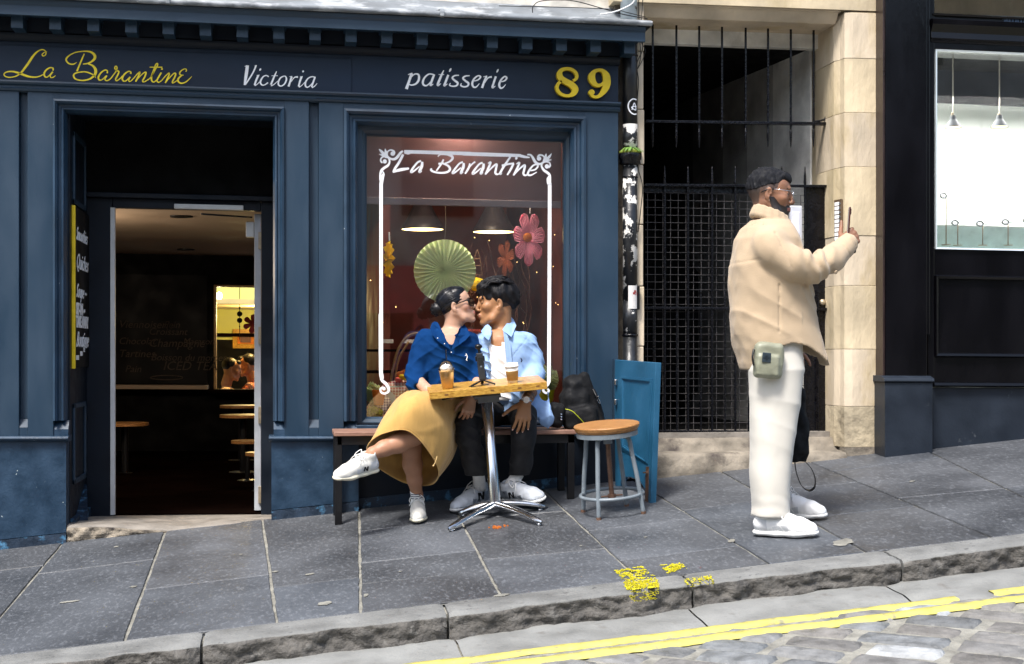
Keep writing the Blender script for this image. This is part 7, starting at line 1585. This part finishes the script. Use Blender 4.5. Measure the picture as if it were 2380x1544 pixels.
MB().tube(catmull([Pm(1858, 905, .3), Pm(1854, 870, .27), Pm(1850, 845, .24), Pm(1852, 870, .30), Pm(1862, 915, .3)], 5), .008, 8, flat=.4).build('handle', M['blackplastic'], BP2)
# ------------------------------------------------------------------ WOMAN
def Pw(px, py, Y=-.30): return at(px, py, Y)
H2 = HF(Pw(1060, 714, -.31), rotm(-9, -16, 0), .94)
SK2 = np.array((.46, .27, .185))
def col2(V):
    q = H2.inv(V); x, y, z = q[:, 0], q[:, 1], q[:, 2]; near = (np.abs(q) < .16).all(1); C = np.tile(SK2, (len(V), 1))
    C = mix(C, np.array((.60, .27, .20)), near * .5 * np.exp(-((x - .07) / .03) ** 2 - ((z + .02) / .02) ** 2)); lips = near * (np.abs(z + .062) < .0095) * (x > .095); C = mix(C, np.array((.42, .13, .11)), lips * .8)
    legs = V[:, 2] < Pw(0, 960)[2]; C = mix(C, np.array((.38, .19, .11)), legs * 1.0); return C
S_ = S(); head(S_, H2, True, .003); H2.cone(S_, (-.028, 0, -.035), (-.030, 0, -.09), .050, .050, .03); S_.chain([(H2.p(-.028, 0, -.06), .047), (Pw(1047, 775, -.30), .050)], .02)
for dx in (-1, 1): S_.cone(Pw(1047 + dx * 8, 786, -.355), Pw(1047 + dx * 34, 778, -.35), .012, .009, .012)
S_.loft([row(y, L, R, r, 0, lambda a, b, c: at(a, b, -.30)) for y, L, R, r in ((766, 1014, 1078, .070), (778, 992, 1096, .102), (800, 980, 1106, .122), (815, 984, 1104, .122), (840, 988, 1104, .112), (900, 990, 1104, .10))], .03)
q1 = S_.mesh(.0032)
S_ = S(); w2 = np.array(Pw(1017, 921, -.60)); tipsA, JA, frA = hand(S_, w2, (.94, -.25, -.10), (.1, -.35, -.92), 1, .90, [(28, 40, 20), (32, 42, 20), (36, 42, 20), (40, 42, 20)], .6, [(.6, .5, -.6), (.9, .2, -.4), (.98, 0, -.2)]); S_.chain([(tuple(w2), .0235), (Pw(993, 906, -.52), .030), (Pw(968, 882, -.40), .036)], .012); q2 = S_.mesh(.0032)
S_ = S(); w3 = np.array(Pw(1097, 926, -.62)); tipsB, JB, frB = hand(S_, w3, (-.30, -.26, -.90), (.15, -.88, .42), -1, .90, [(22, 38, 22), (26, 38, 22), (30, 40, 22), (30, 36, 22)], .5, [(.6, .7, -.35), (.85, .45, -.4), (.95, .2, -.35)]); S_.chain([(tuple(w3), .0235), (Pw(1104, 906, -.53), .028), (Pw(1110, 888, -.42), .033)], .012); q3 = S_.mesh(.0032)
S_ = S(); S_.chain([(Pw(1000, 985, -.70), .058), (Pw(962, 1012, -.74), .056), (Pw(925, 1030, -.76), .054), (Pw(893, 1042, -.78), .043), (Pw(866, 1054, -.80), .033), (Pw(852, 1072, -.80), .034)], .02).chain([(Pw(955, 985, -.60), .058), (Pw(956, 1040, -.58), .056), (Pw(959, 1080, -.55), .054), (Pw(964, 1115, -.51), .042), (Pw(969, 1150, -.465), .031), (Pw(972, 1180, -.45), .033)], .02)
S_.chain([(Pw(1030, 960, -.28), .08), (Pw(1000, 985, -.68), .06)], .02).chain([(Pw(1060, 960, -.28), .08), (Pw(955, 990, -.60), .06)], .02); q4 = S_.mesh(.005)
WOM = np_mesh('person', *join_vf([q1, q2, q3, q4]), M['skin'], None, col2); tag(WOM, 'seated woman in royal blue shirt and mustard skirt kissing, black hair in a low bun', 'person')
S_ = S(); H2.ell(S_, (-.018, 0, .040), (.103, .080, .092), .01); H2.ell(S_, (.03, 0, .085), (.05, .058, .036), .02)
hl2 = lambda q: np.interp(q[..., 0], [-.14, -.09, -.05, -.025, .0, .012, .03, .05, .065, .075, .085], [-.075, -.07, -.05, -.012, .030, .012, .018, .045, .066, .082, .10])
S_.clip = lambda P: (lambda q: hl2(q) - q[..., 2])(H2.inv(P)); S_.disp = lambda P: nz(P * np.array([.6, 1, 1], np.float32), 160, 2) * .0008
HR = np_mesh('hair', *S_.mesh(.003), mat('sleek_black_hair', (.0035, .004, .006), .3, var=.3, scale=60, bump=.5, bscale=50, bdist=.003, stretch=(.5, 1.5, 2.0), spec=.3), WOM)
S_ = S(); bc = Vector(Pw(1016, 719, -.31)); S_.ell(tuple(bc), (.034, .036, .038), k=.01); rb = random.Random(2)
for k in range(9):
    a = 2 * math.pi * k / 9; S_.cone(tuple(bc + Vector((math.cos(a) * .026, -.012, math.sin(a) * .03))), tuple(bc + Vector((math.cos(a + 1.1) * .034, .01, math.sin(a + 1.1) * .036))), .011, .009, .004)
S_.ell(tuple(bc + Vector((.02, 0, .0))), (.03, .035, .03), k=.01); np_mesh('hair_bun', *S_.mesh(.0026), M['hair'], HR)
mb = MB()
for s_ in (-1, 1):
    mb.add([H2.p(.101 - .017 * math.cos(a), s_ * (.032 + .030 * math.cos(a)), .002 + .028 * math.sin(a)) for a in [2 * math.pi * k / 18 for k in range(18)]] + [H2.p(.097 - .017 * math.cos(a), s_ * (.032 + .030 * math.cos(a)), .002 + .028 * math.sin(a)) for a in [2 * math.pi * k / 18 for k in range(18)]], [tuple(range(18)), tuple(range(35, 17, -1))] + [(k, (k + 1) % 18, 18 + (k + 1) % 18, 18 + k) for k in range(18)])
    mb.tube([H2.p(.090, s_ * .058, .016), H2.p(.076, s_ * .071, .020), H2.p(.03, s_ * .079, .016), H2.p(.0, s_ * .082, .010)], [.0052, .0042, .0030, .0022], 8)
mb.tube([H2.p(.104, -.008, .014), H2.p(.107, 0, .016), H2.p(.104, .008, .014)], .003, 6)
mb.build('sunglasses', mat('tortoise_black', (.008, .006, .006), .12, var=.4, scale=90), WOM, smooth=False)
mb = MB(); rh = random.Random(5)
for k in range(70):
    q_ = rh.uniform(-1.0, 1.35); P_ = []
    for i in range(9):
        t = i / 8; a = math.radians(62 + 118 * t); r_ = .1035; yy = -.079 * math.cos(q_ * .75) if False else -.0805 * math.sin(math.pi / 2 * min(1, max(0, (1.45 - q_) / 1.4)))
        x_ = .078 * (1 - t) - .118 * t; zz_ = (.036 + .088 * max(0, q_ + .1)) * (1 - t) + (.0 + .03 * q_) * t + .016 * math.sin(math.pi * t); rad = ((x_ + .018) / .104) ** 2 + ((zz_ - .04) / .093) ** 2
        P_.append(H2.p(x_, -.0812 * math.sqrt(max(0, 1 - rad)), zz_) if rad < 1 else H2.p(-.018 + (x_ + .018) / math.sqrt(rad), 0, .04 + (zz_ - .04) / math.sqrt(rad)))
    mb.tube(catmull(P_, 3), .0011, 4)
mb.build('hair_strands', mat('glossy_strands', (.006, .007, .012), .25, var=0), WOM, smooth=True)
# shirt
M['royal'] = fab('royal_blue_cotton', (.0006, .026, .105), .9, .0, .3, 160, .1)
rw = lambda y, L, R, r: row(y, L, R, r, 0, lambda a, b, c: at(a, b, -.30))
S_ = S().loft([rw(764, 1008, 1078, .075), rw(770, 990, 1090, .092), rw(780, 975, 1102, .108), rw(802, 966, 1112, .125), rw(840, 974, 1114, .130), rw(880, 980, 1110, .118), rw(912, 982, 1110, .122)], .02)
S_.chain([(Pw(988, 790, -.30), .060), (Pw(974, 832, -.33), .057), (Pw(966, 868, -.37), .055), (Pw(965, 893, -.43), .049)], .02).chain([(Pw(1092, 795, -.30), .058), (Pw(1108, 850, -.34), .055), (Pw(1111, 892, -.40), .047)], .02)
S_.chain([(Pw(1044, 745, -.30), .058), (Pw(1045, 764, -.34), .052), (Pw(1045, 764, -.42), .052), (Pw(1048, 790, -.45), .030), (Pw(1049, 812, -.46), .006)], .003, 's').cone(Pw(1047, 784, -.36), Pw(1047, 784, -.5), .033, .033, .003, 's').cone(Pw(1048, 797, -.36), Pw(1048, 797, -.5), .017, .017, .003, 's')
S_.cone(Pw(976, 903, -.48), Pw(995, 920, -.56), .034, .036, .003, 's')
S_.disp = lambda P: crease(P, (.5, .1, .85), (.85, 0, -.5), 58, -.009, 1.6, 1) + crease(P, (.9, 0, -.4), (.4, 0, .9), 44, -.007, 1.8, 4) + nz(P, 28, 4) * .004 + nz(P, 75, 2) * .001 + np.where(np.abs(P[..., 0] - Pw(1050, 0, -.42)[0] - .02 * (P[..., 2] - Pw(0, 860)[2])) < .002, .003, 0)
SHW = np_mesh('shirt', *S_.mesh(.0045), M['royal'], WOM)
def flap(pts, th, m, parent, name='collar', jitter=0):
    mb = MB(); mb.prism([at(x, y, Y) for x, y, Y in pts], (0, th, 0)); o = mb.build(name, m, parent, bevel=.002); return o
M['royal'].node_tree.nodes['Principled BSDF'].inputs['Specular IOR Level'].default_value = .12
flap([(1011, 747, -.31), (1018, 750, -.33), (1027, 768, -.405), (1037, 790, -.440), (1048, 814, -.452), (1034, 805, -.450), (1018, 794, -.445), (1004, 778, -.43), (1000, 762, -.385), (1004, 751, -.33)], .006, M['royal'], SHW)
flap([(1075, 753, -.31), (1067, 766, -.40), (1058, 786, -.440), (1049, 814, -.452), (1066, 803, -.450), (1082, 791, -.440), (1093, 779, -.41), (1086, 764, -.36), (1080, 755, -.32)], .006, M['royal'], SHW)
mb = MB()
for px, py, Y in ((1017, 786, -.453), (1033, 799, -.4565), (1049, 819, -.453)): mb.lathe(at(px, py, Y), [(0, .002), (.0028, .0015), (.003, 0)], 10, (0, -1, 0))
for P in ([(1083, 822), (1086, 829), (1084, 836)], [(1081, 826), (1087, 827)], [(1083, 836), (1086, 838)]): mb.ribbon([(x, y, 1.6) for x, y in P], -.444, .001)
mb.build('buttons', M['white_letter'], SHW)
# skirt
M['mustard'] = folds(mat('mustard_linen', (.48, .28, .075), .9, var=.07, scale=14, bump=.6, bscale=90, bdist=.0025, stretch=(2.5, 2.5, .5), sheen=.2), 6, .018, .5)
RG = [[(1110, 902, -.28), (1092, 912, -.40), (1040, 918, -.45), (988, 910, -.40), (974, 896, -.28), (990, 885, -.17), (1040, 882, -.14), (1085, 886, -.17)],
      [(1104, 935, -.34), (1092, 925, -.50), (1020, 915, -.54), (968, 908, -.48), (948, 915, -.34), (960, 950, -.22), (1020, 960, -.18), (1085, 955, -.22)],
      [(1080, 968, -.44), (1060, 938, -.58), (1010, 912, -.66), (945, 915, -.60), (915, 940, -.46), (930, 990, -.36), (1010, 1005, -.34), (1062, 1000, -.38)],
      [(1058, 1000, -.56), (1036, 955, -.70), (985, 920, -.80), (922, 938, -.74), (886, 982, -.60), (900, 1040, -.46), (985, 1060, -.40), (1055, 1045, -.44)],
      [(1052, 1045, -.64), (1030, 990, -.78), (970, 950, -.86), (905, 975, -.80), (868, 1018, -.66), (885, 1070, -.50), (965, 1092, -.38), (1035, 1085, -.46)],
      [(1019, 1105, -.70), (1004, 1058, -.80), (948, 1002, -.86), (890, 1008, -.80), (852, 1043, -.70), (870, 1078, -.56), (935, 1120, -.42), (1000, 1127, -.50)]]
M8 = 8; rings = []
for R_ in RG: rings.append(np.array(catmull([at(*p) for p in R_], 9, closed=True)))
rings = np.array(rings); nr, na = rings.shape[:2]; fine = []
for j in range(na): fine.append(catmull([tuple(rings[i, j]) for i in range(nr)], 9))
fine = np.array(fine).transpose(1, 0, 2)       # [rows, around, 3]
nr = fine.shape[0]; cen = fine.mean(1, keepdims=True); nrm = fine - cen; nrm /= np.linalg.norm(nrm, axis=-1, keepdims=True) + 1e-9
aa = np.arange(na) / na * 2 * math.pi; tt = np.arange(nr)[:, None] / (nr - 1)
fold = .0075 * np.sin(aa[None] * 11 + 3.0 * tt + 1.5 * np.sin(aa[None] * 3)) * (1 - tt) * 1.6 + .007 * np.sin(aa[None] * 5 + tt * 7) * (1 - .5 * tt) + .003 * np.sin(aa[None] * 17 + tt * 22) * (1 - tt) ** 2
fine = fine + nrm * fold[..., None]
mb = MB(); mb.grid([[tuple(fine[i, j % na]) for j in range(na + 1)] for i in range(nr)])
SKT = mb.build('skirt', M['mustard'], WOM, smooth=True); so = SKT.modifiers.new('cloth', 'SOLIDIFY'); so.thickness = .004; so.offset = -1
mb = MB(); mb.tube([tuple(p) for p in fine[-1]], .0036, 6, closed=True); mb.build('hem', M['mustard'], SKT, smooth=True)
mb = MB(); mb.tube([at(1016, 1061, -.815), at(1012, 1074, -.815), at(1008, 1082, -.815)], .0022, 6).lathe(at(1007, 1083, -.815), [(0, .005), (.005, 0), (0, -.005)], 8); mb.build('drawcord', mat('cord', (.7, .48, .2), .8, var=0), SKT)
# socks and trainers
M['sock'] = mat('white_sock', (.78, .78, .76), .9, var=.05, scale=60, bump=.4, bscale=200, bdist=.001); M['navyband'] = mat('navy_band', (.01, .02, .06), .9, var=0)
def sock(a, b, r, parent, stripes=True):
    a, b = Vector(a), Vector(b); d = (b - a).normalized(); o = MB().tube([a, a.lerp(b, .3), a.lerp(b, .7), b], [r, r * .98, r, r * 1.08], 22).build('sock', M['sock'], parent, smooth=True)
    if stripes:
        mb = MB()
        for t in (.12, .26, .40): c = a.lerp(b, t); mb.lathe(c, [(r * 1.0, -.0022), (r * 1.03, -.0018), (r * 1.03, .0018), (r * 1.0, .0022)], 22, d)
        mb.build('stripe', M['navyband'], o)
sock(Pw(872, 1049, -.795), Pw(850, 1074, -.805), .036, WOM); sock(Pw(967, 1141, -.475), Pw(971, 1176, -.455), .0350, WOM)
M['trainer'] = mat('off_white_trainer', (.70, .68, .62), .6, var=.08, scale=20, bump=.35, bscale=60, bdist=.002); M['trainersole'] = mat('cream_midsole', (.66, .62, .48), .6, var=.12, scale=20)
sh_, p_, fr_ = shoe('shoe', at(836, 1108, -.84), (-.80, -.50, -.12), (.10, -.18, 1), WOM, M['trainer'], M['trainersole'], 1.0); side_mark(p_, fr_, -1, sh_, M['blackplastic'], size=.024, a0=-.02, h0=.042)
g0 = Vector(gr(974, 1192)); g1 = Vector(gr(970, 1220)); sh_, p_, fr_ = shoe('shoe', tuple(g1 + Vector((.02, .155, .012))), tuple(Vector((-.12, -1, -.07))), tuple(UPG), WOM, M['trainer'], M['trainersole'], .97)
nails(tipsB[:4], frB[1], .9, WOM, M['nail'])
for k in (0, 1): c = Vector(w3) - Vector(frB[0]) * (.004 + .010 * k); ring_mesh('bracelet', tuple(c), frB[0], .0275, .0022 if k == 0 else .0015, M['chrome'], WOM)
ring_mesh('finger_ring', tuple(JB[2][0] * .5 + JB[2][1] * .5), JB[2][1] - JB[2][0], .0095, .0014, M['chrome'], WOM)
PH2 = MB().obox(Vector(Pw(1040, 926, -.68)), Vector((.045, -.01, .01)), Vector((.004, .034, .0)), Vector((0, 0, .004))).build('mobile_phone', M['blackplastic'], None, bevel=.002); tag(PH2, 'black phone lying in the hand of the seated woman just under the table edge', 'phone')
# ------------------------------------------------------------------ SEATED MAN
H3 = HF(at(1152.5, 708, -.29), rotm(181, 2, 0), 1.04)
SK3 = np.array((.34, .165, .075)); TAT = np.array(at(1228, 920, -.57))
def col3(V):
    q = H3.inv(V); x, y, z = q[:, 0], q[:, 1], q[:, 2]; near = (np.abs(q) < .16).all(1); C = np.tile(SK3, (len(V), 1))
    lips = near * (np.abs(z + .062) < .0095) * (x > .093); C = mix(C, np.array((.30, .10, .07)), lips * .7)
    und = near * (x < .02) * (z > -.06) * (z > -.02 - (x + .02) * .2) * (np.abs(y) < .074 + 0 * x); und = und * (x < np.interp(z, [-.06, -.02, .02, .06], [-.05, -.03, .015, .05])); C = mix(C, np.array((.02, .015, .012)), und * .9)
    d = np.linalg.norm(V - TAT, axis=1); pat = (np.abs(nz(V, 95, 2)) < .33) | (np.abs(nz(V, 150, 5)) < .12); C = mix(C, np.array((.05, .045, .045)), (d < .062) * (V[:, 2] > at(0, 934, -.6)[2]) * pat * .8); return C
S_ = S(); head(S_, H3, False, .004); S_.chain([(H3.p(-.030, 0, -.05), .058), (at(1166, 775, -.28), .058)], .03)
for dx in (-1, 1): S_.cone(at(1158 + dx * 7, 793, -.37), at(1158 + dx * 20, 788, -.36), .012, .008, .012)
r3 = lambda y, L, R, r: row(y, L, R, r, 0, lambda a, b, c: at(a, b, -.28))
S_.loft([r3(768, 1132, 1192, .08), r3(782, 1125, 1215, .112), r3(804, 1122, 1230, .128), r3(850, 1124, 1230, .118), r3(920, 1126, 1228, .11)], .03); s1 = S_.mesh(.0034)
S_ = S(); w4 = np.array(at(1221, 936, -.64)); tipsC, JC, frC = hand(S_, w4, (-.16, -.22, -.95), (.12, -.86, .42), -1, 1.08, [(14, 24, 12), (16, 26, 14), (16, 28, 16), (14, 24, 14)], .9, [(.45, .85, -.25), (.65, .7, -.3), (.72, .6, -.3)]); S_.chain([(tuple(w4), .029), (at(1227, 924, -.58), .034), (at(1236, 905, -.48), .042)], .014); s2 = S_.mesh(.0034)
S_ = S(); S_.chain([(at(1120, 800, -.2), .06), (at(1085, 860, -.15), .05), (at(1060, 900, -.14), .04)], .02).chain([(at(1180, 950, -.25), .10), (at(1180, 860, -.26), .11)], .02); S_.chain([(at(1160, 955, -.28), .05), (at(1086, 984, -.55), .045), (at(1110, 1085, -.47), .032)], .02).chain([(at(1200, 955, -.28), .05), (at(1217, 986, -.55), .045), (at(1206, 1085, -.47), .032)], .02).chain([(at(1215, 800, -.26), .045), (at(1238, 876, -.36), .042), (at(1236, 905, -.48), .040)], .02); pass; s3 = S_.mesh(.012)
MN2 = np_mesh('person', *join_vf([s1, s2, s3]), M['skin'], None, col3); tag(MN2, 'seated man in open pale blue shirt over white vest kissing the woman beside him', 'person')
S_ = S(); H3.ell(S_, (-.022, 0, .056), (.112, .086, .094), .01); H3.ell(S_, (.045, 0, .095), (.060, .060, .048), .02); H3.ell(S_, (.084, -.0, .074), (.022, .050, .030), .015); H3.ell(S_, (-.10, 0, .03), (.035, .06, .06), .02)
for k in range(9): y_ = -.048 + .012 * k; H3.cone(S_, (.082, y_, .088), (.102 - abs(y_) * .35, y_ * 1.1, .040 + .010 * math.sin(k * 2.1)), .011, .004, .006)
for k in range(10):
    x_ = .065 - k * .018; H3.cone(S_, (x_, -.070, .075), (x_ - .008, -.086, .036 - .004 * (k % 3) - k * .004), .013, .006, .008)
hl3 = lambda q: np.interp(q[..., 0], [-.15, -.10, -.07, -.04, .0, .05, .08, .12], [-.055, -.06, -.06, .005, .022, .024, .028, .030])
S_.clip = lambda P: (lambda q: hl3(q) - q[..., 2])(H3.inv(P)); S_.disp = lambda P: lnoise(P, (.8, .3, .5), (-.4, 0, .9), 130, 30, .0028) + nz(P, 55, 1) * .0045
np_mesh('hair', *S_.mesh(.0028), hairmat('wavy_black_hair', (.005, .0045, .006), .5), MN2)
mb = MB()
for s_ in (-1, 1): mb.tube([H3.p(.089, s_ * .014, .038), H3.p(.088, s_ * .030, .041), H3.p(.076, s_ * .048, .034)], [.0032, .004, .002], 6); mb.tube([H3.p(.088, s_ * .018, .007), H3.p(.088, s_ * .031, .004), H3.p(.080, s_ * .044, .008)], .0015, 5)
mb.build('eyebrows', M['brow'], MN2, smooth=True)
mb = MB(); rh = random.Random(8)
for k in range(64):
    y_ = rh.uniform(-.072, .072); x0 = rh.uniform(-.10, -.01); P_ = []
    for i in range(9):
        t = i / 8; x_ = x0 + (.112 - x0 - abs(y_) * .5) * t; zt_ = .056 + .100 * math.sqrt(max(.0, 1 - ((x_ + .02) / .135) ** 2)) * math.sqrt(max(.05, 1 - (y_ / .098) ** 2)); P_.append(H3.p(x_, y_ * (1 + .15 * t) + .006 * math.sin(t * 9 + k), zt_ - (.03 * max(0, t - .75) * 4 * .6) + .004 * math.sin(t * 11 + k * 2)))
    mb.tube(catmull(P_, 3), [.0046 * math.sin(math.pi * min(1, .12 + .8 * i / 24)) + .0008 for i in range(25)], 5)
for k in range(40):
    x_ = rh.uniform(-.13, .06); P_ = [H3.p(x_ + .004 * math.sin(j + k), -.060 - .030 * math.sin(j / 5 * 1.9), .118 - .021 * j) for j in range(6)]; mb.tube(catmull(P_, 3), [.0044 - .0002 * i for i in range(16)], 5)
HM3 = mb.build('hair_strands', hairmat('wavy_strands', (.006, .0055, .007), .42), MN2, smooth=True)
# white vest, pale blue shirt
M['tee'] = fab('white_ribbed_vest', (.82, .81, .80), .85, .1, .3, 220, .03); M['paleblue'] = fab('pale_blue_oxford', (.25, .39, .63), .8, .0, .3, 200, .05, 10)
S_ = S().loft([r3(784, 1126, 1218, .105), r3(790, 1122, 1225, .116), r3(812, 1120, 1232, .134), r3(860, 1122, 1228, .124), r3(930, 1124, 1228, .118)], .02)
S_.chain([(at(1158, 755, -.34), .066), (at(1158, 775, -.42), .058), (at(1159, 792, -.43), .040)], .004, 's'); S_.disp = lambda P: crease(P, (.5, 0, .9), (.8, 0, -.5), 60, -.007, 1.6, 2) + nz(P, 35, 2) * .002
VST = np_mesh('vest', *S_.mesh(.0045), M['tee'], MN2)
S_ = S().loft([r3(768, 1130, 1196, .085), r3(778, 1118, 1222, .110), r3(798, 1108, 1242, .135), r3(830, 1108, 1244, .142), r3(880, 1110, 1242, .142), r3(930, 1112, 1246, .135), r3(962, 1112, 1250, .12)], .02)
S_.chain([(at(1218, 800, -.28), .070), (at(1233, 838, -.30), .070), (at(1238, 876, -.36), .064), (at(1232, 906, -.49), .054)], .025)
S_.cone(at(1118, 800, -.26), at(1108, 860, -.22), .06, .05, .02)
S_.cone(at(1244, 935, -.33), at(1270, 975, -.42), .052, .040, .02, 'u', ((-.25, 1, .2), .22))
S_.loft([(at(0, 990, -.44)[2], at(1158, 0, -.44)[0], -.44, .10, .075), (at(0, 860, -.44)[2], at(1160, 0, -.44)[0], -.44, .072, .08), (at(0, 800, -.44)[2], at(1158, 0, -.44)[0], -.44, .058, .08), (at(0, 755, -.44)[2], at(1160, 0, -.44)[0], -.44, .050, .10)], .003, 's')
S_.cone(at(1229, 914, -.53), at(1222, 934, -.62), .040, .044, .004, 's')
S_.disp = lambda P: crease(P, (.45, .1, .9), (.9, 0, -.35), 56, -.010, 1.6, 2) + crease(P, (.9, 0, .3), (-.3, 0, .9), 40, -.006, 2, 5) + nz(P, 26, 5) * .004 + nz(P, 70, 2) * .001 + np.where((P[..., 2] > at(0, 850, -.3)[2]) & (np.abs((P[..., 0] - at(1207, 0, -.3)[0]) - .10 * np.sin((P[..., 2] - at(0, 800, -.3)[2]) * 9)) < .0022), .003, 0)
SHM = np_mesh('shirt', *S_.mesh(.0045), M['paleblue'], MN2)
flap([(1186, 734, -.25), (1194, 743, -.27), (1200, 757, -.33), (1189, 784, -.435), (1180, 777, -.43), (1170, 770, -.41), (1168, 766, -.40), (1178, 752, -.34)], .007, M['paleblue'], SHM)
flap([(1128, 757, -.33), (1134, 753, -.32), (1142, 762, -.37), (1142, 778, -.41), (1136, 792, -.425), (1124, 781, -.42), (1118, 770, -.39)], .007, M['paleblue'], SHM)
flap([(1170, 771, -.422), (1180, 780, -.43), (1187, 800, -.435), (1191, 850, -.432), (1196, 892, -.432), (1184, 892, -.430), (1178, 850, -.430), (1173, 800, -.430)], .005, M['paleblue'], SHM, 'placket')
mb = MB(); mb.ribbon([(1210, 832, 2), (1213, 838, 3), (1211, 842, 2)], -.43, .001); mb.build('chest_mark', M['navyband'], SHM)
# trousers
M['blackcloth'] = folds(mat('black_trouser_cloth', (.0045, .0045, .006), .8, var=.2, scale=14, bump=.3, bscale=120, bdist=.002, sheen=.03), 8, .02)
S_ = S(); S_.ell(at(1180, 950, -.22), (.19, .15, .10), k=.03); S_.chain([(at(1150, 955, -.28), .085), (at(1112, 966, -.45), .072), (at(1086, 984, -.55), .064), (at(1088, 1015, -.56), .064), (at(1100, 1070, -.50), .061), (at(1110, 1120, -.45), .058)], .03)
S_.chain([(at(1208, 955, -.28), .085), (at(1215, 968, -.45), .074), (at(1217, 986, -.55), .066), (at(1217, 1015, -.56), .066), (at(1212, 1070, -.50), .061), (at(1205, 1120, -.45), .058)], .03)
S_.clip = lambda P: (at(0, 1120, -.47)[2] - .0 + (P[..., 0] - at(1108, 0, -.5)[0]) * .0) - P[..., 2]
S_.disp = lambda P: crease(P, (.5, 0, .9), (.9, 0, -.4), 46, -.011, 1.7, 3) + nz(P, 26, 3) * .004; np_mesh('trousers', *S_.mesh(.006), M['blackcloth'], MN2)
# trainers
M['silverpanel'] = mat('silver_overlay', (.22, .25, .29), .35, metal=.4, var=.2, scale=40)
M['silverwhite'] = mat('silver_white_mesh', (.50, .53, .57), .5, var=.18, scale=26, bump=.4, bscale=60, bdist=.002); M['blacksole'] = mat('black_outsole', (.012, .012, .014), .6, var=.2, bump=.5, bscale=60)
b = Vector(gr(1053, 1195)); d = (EXG * -.80 + EYG * -.60).normalized(); sh_, p_, fr_ = shoe('shoe', tuple(b - d * .172), tuple(d), tuple(UPG), MN2, [M['silverwhite'], M['silverpanel']], M['whitesole'], 1.08); side_mark(p_, fr_, -1, sh_, M['blackplastic'], size=.045, a0=-.035, h0=.045)
sock(at(1110, 1088, -.46), p_(-.056, 0, .085), .036, MN2, False)
MB().obox(Vector(p_(.13, 0, .006)), Vector(fr_[0]) * .03, Vector(fr_[1]) * .03, Vector(fr_[2]) * .006).build('toe_bumper', M['blacksole'], sh_, bevel=.004)
c = Vector(gr(1212, 1180)) + Vector((0, 0, .03)); sh_, p_, fr_ = shoe('shoe', tuple(c), (.62, -.72, .06), tuple(Vector((-.42, -.12, 1))), MN2, [M['silverwhite'], M['silverpanel']], M['whitesole'], 1.06); side_mark(p_, fr_, 1, sh_, M['blackplastic'], size=.036, a0=-.03, h0=.045)
sock(at(1205, 1100, -.46), p_(-.056, 0, .085), .036, MN2, False)
MB().prism([p_(a_, b_, .002) for a_, b_ in ((-.11, -.02), (-.11, .02), (0, .032), (.09, .045), (.15, .03), (.165, 0), (.15, -.03), (.09, -.042), (0, -.03))], Vector(fr_[2]) * -.008).build('outsole', M['blacksole'], sh_, bevel=.003)
pass
nails(tipsC, frC[1], 1.08, MN2, M['nail'])
wc = Vector(w4) - Vector(frC[0]) * .010; ring_mesh('watch_strap', tuple(wc), frC[0], .0325, .0055, M['chrome'], MN2)
wt = MB().lathe(tuple(wc + Vector(frC[1]) * .030 + Vector(frC[2]) * .004), [(.021, 0), (.021, .008), (.018, .010), (0, .010)], 22, tuple(frC[1])).build('watch_case', M['chrome'], MN2, smooth=False); MB().lathe(tuple(wc + Vector(frC[1]) * .0405 + Vector(frC[2]) * .004), [(0, .0008), (.017, .0008), (.017, 0)], 22, tuple(frC[1])).build('watch_dial', M['white_letter'], wt)
# ------------------------------------------------------------------ two guests in the back room
for i, (px, py, cc, sc__) in enumerate(((528, 872, (.45, .27, .12), -1), (585, 862, (.30, .07, .03), 1))):
    Yg = YB + 1.0 + .2 * i; c = np.array(at(px, py, Yg)); Hg = HF(tuple(c + np.array((.05 * -sc__, 0, .06))), rotm(0 if sc__ < 0 else 180, 10, 0), 1.0); S_ = S(); head(S_, Hg); Hg.cone(S_, (-.02, 0, -.04), (-.03, 0, -.16), .055, .06, .03); S_.ell(tuple(c + np.array((0, 0, -.38))), (.14, .2, .25), k=.03); S_.chain([(tuple(c + np.array((0, -.17, -.2))), .06), (tuple(c + np.array((-.16 * sc__, -.2, -.38))), .045), (tuple(c + np.array((-.27 * sc__, -.1, -.2))), .035)], .02); hand(S_, tuple(c + np.array((-.27 * sc__, -.1, -.2))), (0, 0, 1), (-sc__, 0, 0), 1, 1.0, [(40, 60, 30)] * 4)
    g = np_mesh('person', *S_.mesh(.008), M['skin'], None, lambda V: np.tile(np.array((.30, .13, .06)), (len(V), 1))); tag(g, ['guest in an ochre top with hand raised, seated left in the back room', 'guest in a dark red top seated right in the back room'][i], 'person')
    S_ = S(); S_.ell(tuple(c + np.array((0, 0, -.38))), (.15, .21, .26), k=.03).chain([(tuple(c + np.array((0, -.17, -.2))), .068), (tuple(c + np.array((-.16 * sc__, -.2, -.38))), .052)], .02); S_.disp = lambda P: nz(P, 25, 3) * .006; np_mesh('top', *S_.mesh(.01), mat('guest_top', cc, .8, var=.1), g)
    S_ = S(); Hg.ell(S_, (-.03, 0, .05), (.09, .082, .085), .01); Hg.ell(S_, (.06, 0, .09), (.03, .05, .03), .02); np_mesh('hair', *S_.mesh(.008), M['hair'], g)
